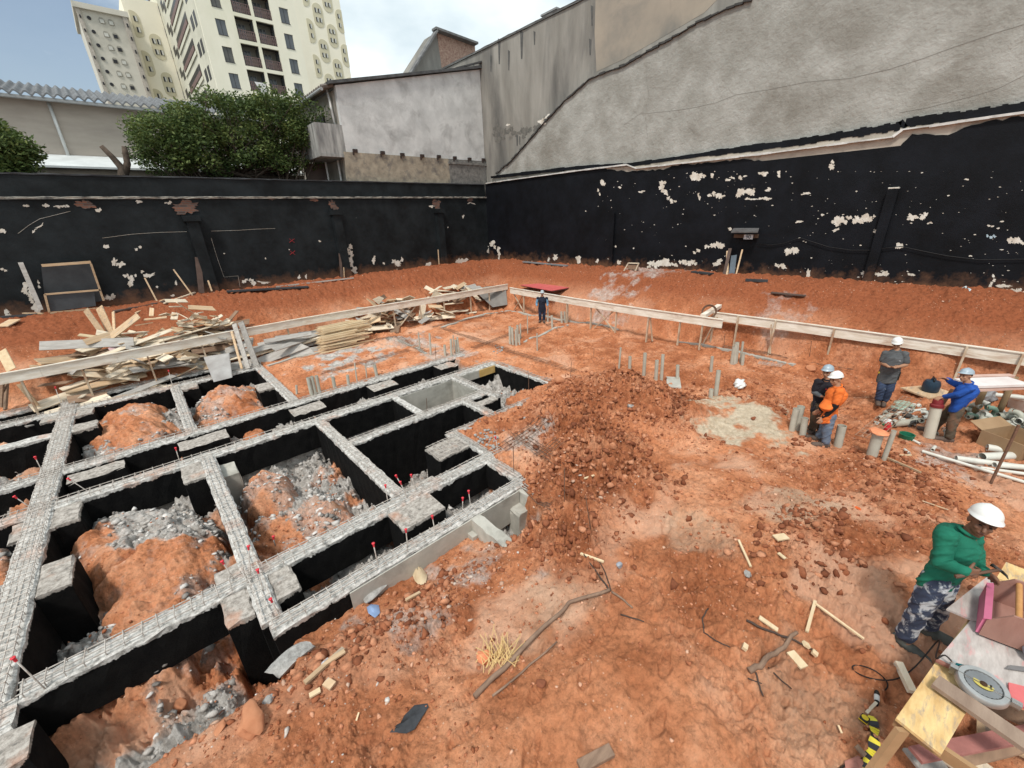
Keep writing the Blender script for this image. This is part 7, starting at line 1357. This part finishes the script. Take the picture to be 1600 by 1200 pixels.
# ------------------------------------------------------------------ workbench
ZB = 1.13
YP = mat('yellow_ply', (.78, .57, .28), (.52, .32, .13), 5, .75, .3, 15, stretch=(1, 3.5, 1), stain=(.30, .25, .21), stsc=6, st0=.52, st1=.70, det=9)
GPY = mat('scuffed_ply', (.56, .51, .48), (.33, .29, .27), 5, .75, .3, 20, stain=(.62, .27, .27), stsc=4, st0=.54, st1=.70, stretch=(1, 3.5, 1), det=9)
T = thing('workbench', (4.3, -.9, .45), 'rough workbench of plywood sheets and planks at the lower right', 'workbench')
def sheet(pxs, z, t_, m_, nm, par, lab=None):
    mb = MB(); mb.prism([P(*q, z) for q in pxs], (0, 0, -t_)); o = mb.build(nm, m_, par)
    if lab: o['label'] = lab
    return o
sheet([(1400, 1122), (1460, 1037), (1480, 1012), (1520, 958), (1560, 990), (1514, 1106), (1471, 1179)], ZB-.02, .025, YP, 'yellow_sheet', T, 'yellow stained plywood end of the bench')
sheet([(1465, 1029), (1519, 966), (1600, 1000), (1700, 1040), (1700, 1120), (1600, 1097)], ZB+.024, .02, GPY, 'plywood_sheet', T, 'grey plywood with pink edges under the saw')
sheet([(1479, 951), (1541, 902), (1556, 905), (1700, 985), (1690, 1010), (1520, 968)], ZB+.046, .02, GPY, 'plywood_sheet', T, 'grey plywood at the far end of the bench')
sheet([(1557, 903), (1572, 878), (1600, 889), (1640, 904), (1625, 935), (1588, 912)], ZB+.072, .02, YP, 'yellow_offcut', T)
mb = MB(); a, b = P(1461, 1064, ZB+.04), P(1650, 1195, ZB+.04); mb.bar(a, b, .13, .035); mb.build('plank', mat('old_plank', (.34, .25, .19), (.23, .16, .12), 2, .85, .35, 25, stretch=(1, 5, 5)), T)
mb = MB(); a, b = P(1462, 1031, ZB+.035), P(1640, 1118, ZB+.035); mb.bar(a, b, .03, .02); mb.build('batten', mat('red_brown_edge', (.30, .13, .10)), T)
sheet([(1576, 1066), (1600, 1072), (1690, 1110), (1690, 1150), (1600, 1105), (1578, 1090)], ZB+.05, .02, mat('red_painted', (.62, .16, .16), (.5, .11, .12), 4, .6), 'red_sheet', T)
sheet([(1572, 1044), (1578, 1039), (1690, 1052), (1690, 1062)], ZB+.045, .012, mat('grey_strip', (.20, .19, .19), bump=0), 'metal_strip', T)
# frame and legs
LGM = mat('bench_timber', (.42, .26, .14), (.30, .18, .09), 3, .85, .3, 20)
e0, e1 = P(1398, 1124, ZB-.09), P(1600, 1262, ZB-.09); mb = MB(); mb.bar(e0, e1, .035, .10); mb.build('apron', LGM, T)
s0_, s1_ = P(1404, 1126, ZB-.08), P(1530, 960, ZB-.08); mb = MB(); mb.bar(s0_, s1_, .03, .08); mb.build('apron', LGM, T)
for a, tz in (((1410, 1140), 0), ((1525, 968), 0), ((1600, 1270), 0), ((1640, 985), 0)):
    t2 = P(*a, ZB-.05); B2 = Vector((t2.x, t2.y, hz(t2.x, t2.y)-.03))
    if a == (1410, 1140): B2 += Vector((-.18, .08, 0))
    mb = MB(); mb.bar(B2, t2, .09, .035, Vector((.6, .7, 0))); mb.build('leg', LGM, T)
mb = MB(); zz = .75; mb.bar(P(1430, 1180, zz), P(1690, 1130, zz), .1, .03); mb.build('cross_rail', mat('pinkish_rail', (.42, .18, .16)), T)
for i, (a, b, w_, m_) in enumerate((((1462, 1150), (1590, 1250), .25, WP[2]), ((1530, 1130), (1620, 1180), .16, WP[1]), ((1500, 1185), (1620, 1160), .10, WP[3]), ((1545, 1105), (1640, 1150), .14, WP[3]), ((1430, 1175), (1470, 1230), .22, WP[0]))):
    A_, B_ = P(*a, .55), P(*b, .55); A_.z = hz(A_.x, A_.y)+.05+.03*i; B_.z = hz(B_.x, B_.y)+.08+.03*i
    pb(A_, B_, w_, .025, m_, ['pale board lying under the near end of the workbench', 'tan board lying under the middle of the workbench', 'dark board lying crosswise under the workbench', 'second dark board under the workbench', 'grey board at the foot of the bench leg'][i])
# ------------------------------------------------------------------ pink plywood tote
TB = thing('tool_tote', P(1560, 985, ZB+.05), 'open pink plywood tool tote with a round wooden handle on the bench', 'tool tote'); z0 = ZB+.05
PK = mat('pink_paint', (.70, .20, .33), (.55, .15, .25), 4, .6, .1); PLY = mat('brown_ply', (.36, .20, .16), (.27, .14, .11), 2.5, .7, .2, stretch=(1, 3, 1)); DOW = mat('dowel', (.58, .30, .12), (.46, .22, .08), 3, .5, .1, stretch=(4, 4, 1))
n0, n1_ = P(1529, 991, z0), P(1597, 1017, z0); ex = (n1_-n0).normalized(); ln = Vector((-ex.y, ex.x, 0)); 
if ln.x < 0: ln = -ln
ln = (P(1534, 942, z0)-P(1529, 991, z0)).normalized()
W_ = .30; L_ = .52; hgt = .30
def endp(o0, y): return [o0, o0+ex*W_, o0+ex*W_+Vector((0, 0, .17)), o0+ex*(W_*.62)+Vector((0, 0, hgt)), o0+ex*(W_*.38)+Vector((0, 0, hgt)), o0+Vector((0, 0, .17))]
for k_ in (0, 1): mb = MB(); mb.prism(endp(n0+ln*(L_*k_), 0), ln*.018); mb.build('end_panel', PLY, TB)
mb = MB(); mb.prism([n0+ln*.018-ex*.0+Vector((0, 0, .001)), n0+ln*(L_-.001), n0+ln*(L_-.001)+Vector((0, 0, .172)), n0+ln*.018+Vector((0, 0, .172))], -ex*.02); mb.build('side_panel', PK, TB, label='bright pink side panel')
mb = MB(); mb.prism([n0+ex*W_+ln*.018+Vector((0, 0, .001)), n0+ex*W_+ln*(L_-.001), n0+ex*W_+ln*(L_-.001)+Vector((0, 0, .172)), n0+ex*W_+ln*.018+Vector((0, 0, .172))], ex*.02); mb.build('side_panel', PLY, TB)
mb = MB(); mb.prism([n0+ex*.0+ln*.02+Vector((0, 0, .002)), n0+ex*W_+ln*.02+Vector((0, 0, .002)), n0+ex*W_+ln*(L_-.002)+Vector((0, 0, .002)), n0+ln*(L_-.002)+Vector((0, 0, .002))], (0, 0, .012)); mb.build('floor_panel', PLY, TB)
mb = MB(); hc_ = n0+ex*W_*.5+Vector((0, 0, hgt-.035)); mb.tube([hc_-ln*.0+ln*.019, hc_+ln*(L_-.001)], .02, 14); mb.build('handle', DOW, TB, 2)
mb = MB(); mb.prism([n0-ex*.021+ln*.0+Vector((0, 0, .172)), n0+ex*.02+Vector((0, 0, .172+.02)), n0+ex*.02+ln*L_+Vector((0, 0, .192)), n0-ex*.021+ln*L_+Vector((0, 0, .172))], (0, 0, .008)); mb.build('top_strip', PK, TB)
# ------------------------------------------------------------------ circular saw (lying on its side, blade up)
c = P(1536, 1070, ZB+.10); SW = thing('circular_saw', c, 'teal circular saw lying on the bench with its round blade up', 'circular saw')
al = (P(1575, 1097, ZB+.1)-P(1490, 1050, ZB+.1)).normalized(); ac = Vector((-al.y, al.x, 0)); nz = (Vector((0, 0, 1))+(-ac if ac.dot(Vector((4, -1, 0))) > 0 else ac)*.12).normalized()
if ac.dot(Vector((1, 1, 0))) < 0: ac = -ac
ALU = mat('cast_alu', (.50, .50, .49), (.38, .38, .37), 8, .4, .1, metal=.7); STL = mat('blade_steel', (.36, .36, .36), (.26, .26, .26), 5, .35, 0, metal=.9); TEAL = mat('teal_plastic', (.0, .13, .15), (.0, .10, .115), 5, .4, .05)
mb = MB(); prof = [(.132, -.05), (.142, -.04), (.142, 0), (.132, .012), (.104, .012), (.100, .004), (.100, -.01)]; mb.lathe(c, prof, 40, nz); mb.build('guard', ALU, SW, 2)
mb = MB(); n_ = 48; u_ = nz.orthogonal().normalized(); v_ = nz.cross(u_); ring = [c+nz*.004+(u_*math.cos(2*math.pi*j/n_)+v_*math.sin(2*math.pi*j/n_))*(.098 if j % 2 else .093) for j in range(n_)]; mb.prism(ring, nz*.003); mb.build('blade', STL, SW)
YL = mat('label_yellow', (.55, .46, .12), (.46, .38, .10), 4, .5, 0); mb = MB(); ring = [c+nz*.0078+(al*math.cos(t_)*(.055)+ac*math.sin(t_)*.04) for t_ in np.linspace(0, 6.283, 25)[:-1]]; mb.prism(ring, nz*.001); lb = mb.build('blade_label', YL, SW)
mb = MB(); mb.lathe(c+nz*.009, [(.02, 0), (.02, .008), (.012, .012), (0, .013)], 16, nz); mb.build('arbor_nut', mat('nut_dark', (.09, .05, .03), metal=.5, bump=0), SW, 2)
t_z = nz; t_y = al; t_x = t_y.cross(t_z); digits('MAKITA', c+nz*.0095+al*.036, .015, Matrix(((t_x.x, t_y.x, t_z.x, 0), (t_x.y, t_y.y, t_z.y, 0), (t_x.z, t_y.z, t_z.z, 0), (0, 0, 0, 1))), mat('ink2', (.05, .04, .02), bump=0), lb)
mb = MB(); mb.ell(c-nz*.07+ac*.07-al*.02, al*.10, ac*.055, nz*.05, 10); mb.ell(c-nz*.08+ac*.10+al*.03, al*.08, ac*.04, nz*.035, 10); mb.build('motor_housing', TEAL, SW, True)
mb = MB(); mb.tube([c-al*.02+ac*.09-nz*.05, c-al*.1+ac*.13-nz*.05, c-al*.16+ac*.10-nz*.06], .017, 8); mb.build('handle', TEAL, SW, True)
mb = MB(); k0 = c-ac*.005; mb.prism([k0-al*.17+nz*.016-ac*.004, k0+al*.19+nz*.016-ac*.004, k0+al*.19+nz*.016+ac*.0, k0-al*.17+nz*.016], nz*.001-nz*.075); mb.build('base_plate', STL, SW)
mb = MB(); mb.obox(c-al*.145-nz*.01+ac*.02, al*.03, ac*.022, nz*.02); mb.build('bracket', ALU, SW); mb = MB(); mb.obox(c+al*.165-nz*.01, al*.025, ac*.022, nz*.02); mb.build('bracket', ALU, SW); mb = MB(); mb.tube([c-al*.165-nz*.0+ac*.05, c-al*.165+nz*.03+ac*.05], .013, 8); mb.build('knob', MATS['cord_dark'] if 'cord_dark' in MATS else ALU, SW)
cd_ = [c-al*.13+ac*.08-nz*.05, P(1477, 1024, ZB+.1), P(1462, 1028, ZB+.03), G(1447, 1038, .35), G(1425, 1052, .1), G(1400, 1062, .01), G(1365, 1062, .01), G(1338, 1052, .01), G(1332, 1042, .01), G(1345, 1041, .01), G(1368, 1050, .01), G(1385, 1066, .01), G(1384, 1078, .01), G(1370, 1081, .012)]
sm = []
for i in range(len(cd_)-1):
    p0, p1, p2, p3 = cd_[max(i-1, 0)], cd_[i], cd_[i+1], cd_[min(i+2, len(cd_)-1)]
    for k_ in range(5): t_ = k_/5; sm.append(.5*((2*p1)+(p2-p0)*t_+(2*p0-5*p1+4*p2-p3)*t_*t_+(3*p1-p0-3*p2+p3)*t_**3))
mb = MB(); mb.tube(sm+[cd_[-1]], .006, 7); mb.build('power_cord', mat('cord_black', (.02, .015, .013), bump=0, rough=.5), SW, True)
q = G(1369, 1092, .02); T = thing('plug_socket', q, 'black and white plug and socket joint on the ground by the bench', 'plug')
d1 = (G(1369, 1104, .02)-G(1369, 1080, .02)); mb = MB(); mb.tube([q-d1*.5, q-d1*.15], .02, 10); mb.build('socket', MATS['cord_black'], T, True); mb = MB(); mb.tube([q-d1*.14, q+d1*.22], .021, 10); mb.build('plug', mat('white_plug', (.75, .75, .73), bump=0), T, True); mb = MB(); mb.tube([q+d1*.23, q+d1*.6, q+d1*1.1+Vector((.02, .02, 0))], [.018, .012, .006], 8); mb.build('strain_relief', MATS['cord_black'], T, True)
# tape measure, caution tape, cords
q = G(1349, 1127, .03); T = thing('tape_measure', q, 'black and yellow tape measure on the ground left of the bench leg', 'tape measure'); e1_ = (G(1366, 1103, .03)-q).normalized(); e2_ = Vector((-e1_.y, e1_.x, 0))
mb = MB(); mb.obox(q, e1_*.035, e2_*.03, Vector((0, 0, .022))); mb.build('case', mat('tape_black', (.02, .02, .018), bump=0, rough=.4), T, bevel=.008)
mb = MB(); mb.lathe(q+Vector((0, 0, .0221)), [(.024, 0), (.024, .003), (.012, .004)], 18); mb.build('yellow_disc', mat('tape_yellow', (.75, .55, .04)), T)
mb = MB(); mb.obox(q+e1_*.035*.0+e2_*.0, e1_*.0355, e2_*.0305, Vector((0, 0, .006))); mb.build('yellow_band', MATS['tape_yellow'], T)
lath((1352, 1118), (1367, 1102), .022, .012, 'short pale stick between tape measure and plug', WP[2])
CT = thing('caution_tape', G(1366, 1160), 'twisted yellow and black caution tape hanging beside the bench leg', 'caution tape'); cp_ = [G(*q, .03) for q in ((1359, 1122), (1364, 1140), (1366, 1158), (1361, 1175), (1356, 1190), (1352, 1206), (1350, 1230))]; YT_ = mat('tape_gloss_yellow', (.78, .66, .06), bump=0, rough=.4); BK_ = mat('tape_gloss_black', (.03, .03, .035), bump=0, rough=.4)
for nm, sel, m_ in (('yellow_stripe', 0, YT_), ('black_stripe', 1, BK_)):
    N = 36; mb = MB()
    for k_ in range(N):
        if (k_//3) % 2 != sel: continue
        f0, f1 = k_/N*(len(cp_)-1), (k_+1)/N*(len(cp_)-1); A_ = cp_[int(f0)].lerp(cp_[min(int(f0)+1, 6)], f0 % 1); B_ = cp_[min(int(f1), 6)].lerp(cp_[min(int(f1)+1, 6)], f1 % 1); d = (B_-A_).normalized(); s_ = Vector((-d.y, d.x, 0)); w0 = .022+.016*abs(math.sin(f0*2)); w1 = .022+.016*abs(math.sin(f1*2)); zz_ = Vector((0, 0, .02*math.sin(f0*3)))
        mb.prism([A_-s_*w0, A_+s_*w0+zz_, B_+s_*w1+zz_, B_-s_*w1], (0, 0, .003))
        if k_ % 3 == 2: mb.build(nm, m_, CT); mb = MB()
mb = MB(); mb.tube([G(*q, .01) for q in ((1355, 1182), (1345, 1187), (1330, 1190), (1315, 1200), (1300, 1215))], .007, 6); tag(mb.build('loose_cord', MATS['cord_black'], smooth=True), 'dark cord running off the bottom edge near the caution tape', 'cord')
lath((1335, 1170), (1349, 1186), .04, .02, 'reddish stick crossing the dark cord', WP[3]); lath((1308, 1138), (1313, 1150), .015, .012, 'tiny pale splinter left of the caution tape')
cloth([(1318, 1192), (1340, 1182), (1352, 1190), (1350, 1210), (1322, 1212)], mat('pale_red_rag', (.50, .22, .17)), 'faded red scrap at the bottom edge left of the bench leg', .03, 'rag', 'rag')
q = P(1596, 1020, ZB+.05); mb = MB(); mb.ell(q+Vector((.0, -.06, .05)), Vector((.09, 0, 0)), Vector((0, .07, 0)), Vector((0, 0, .05)), 8, .1); tag(mb.build('rag', mat('grey_rag', (.33, .32, .36), (.2, .2, .24), 8), smooth=True), 'grey bundle on the bench at the right edge beside the tote', 'rag')
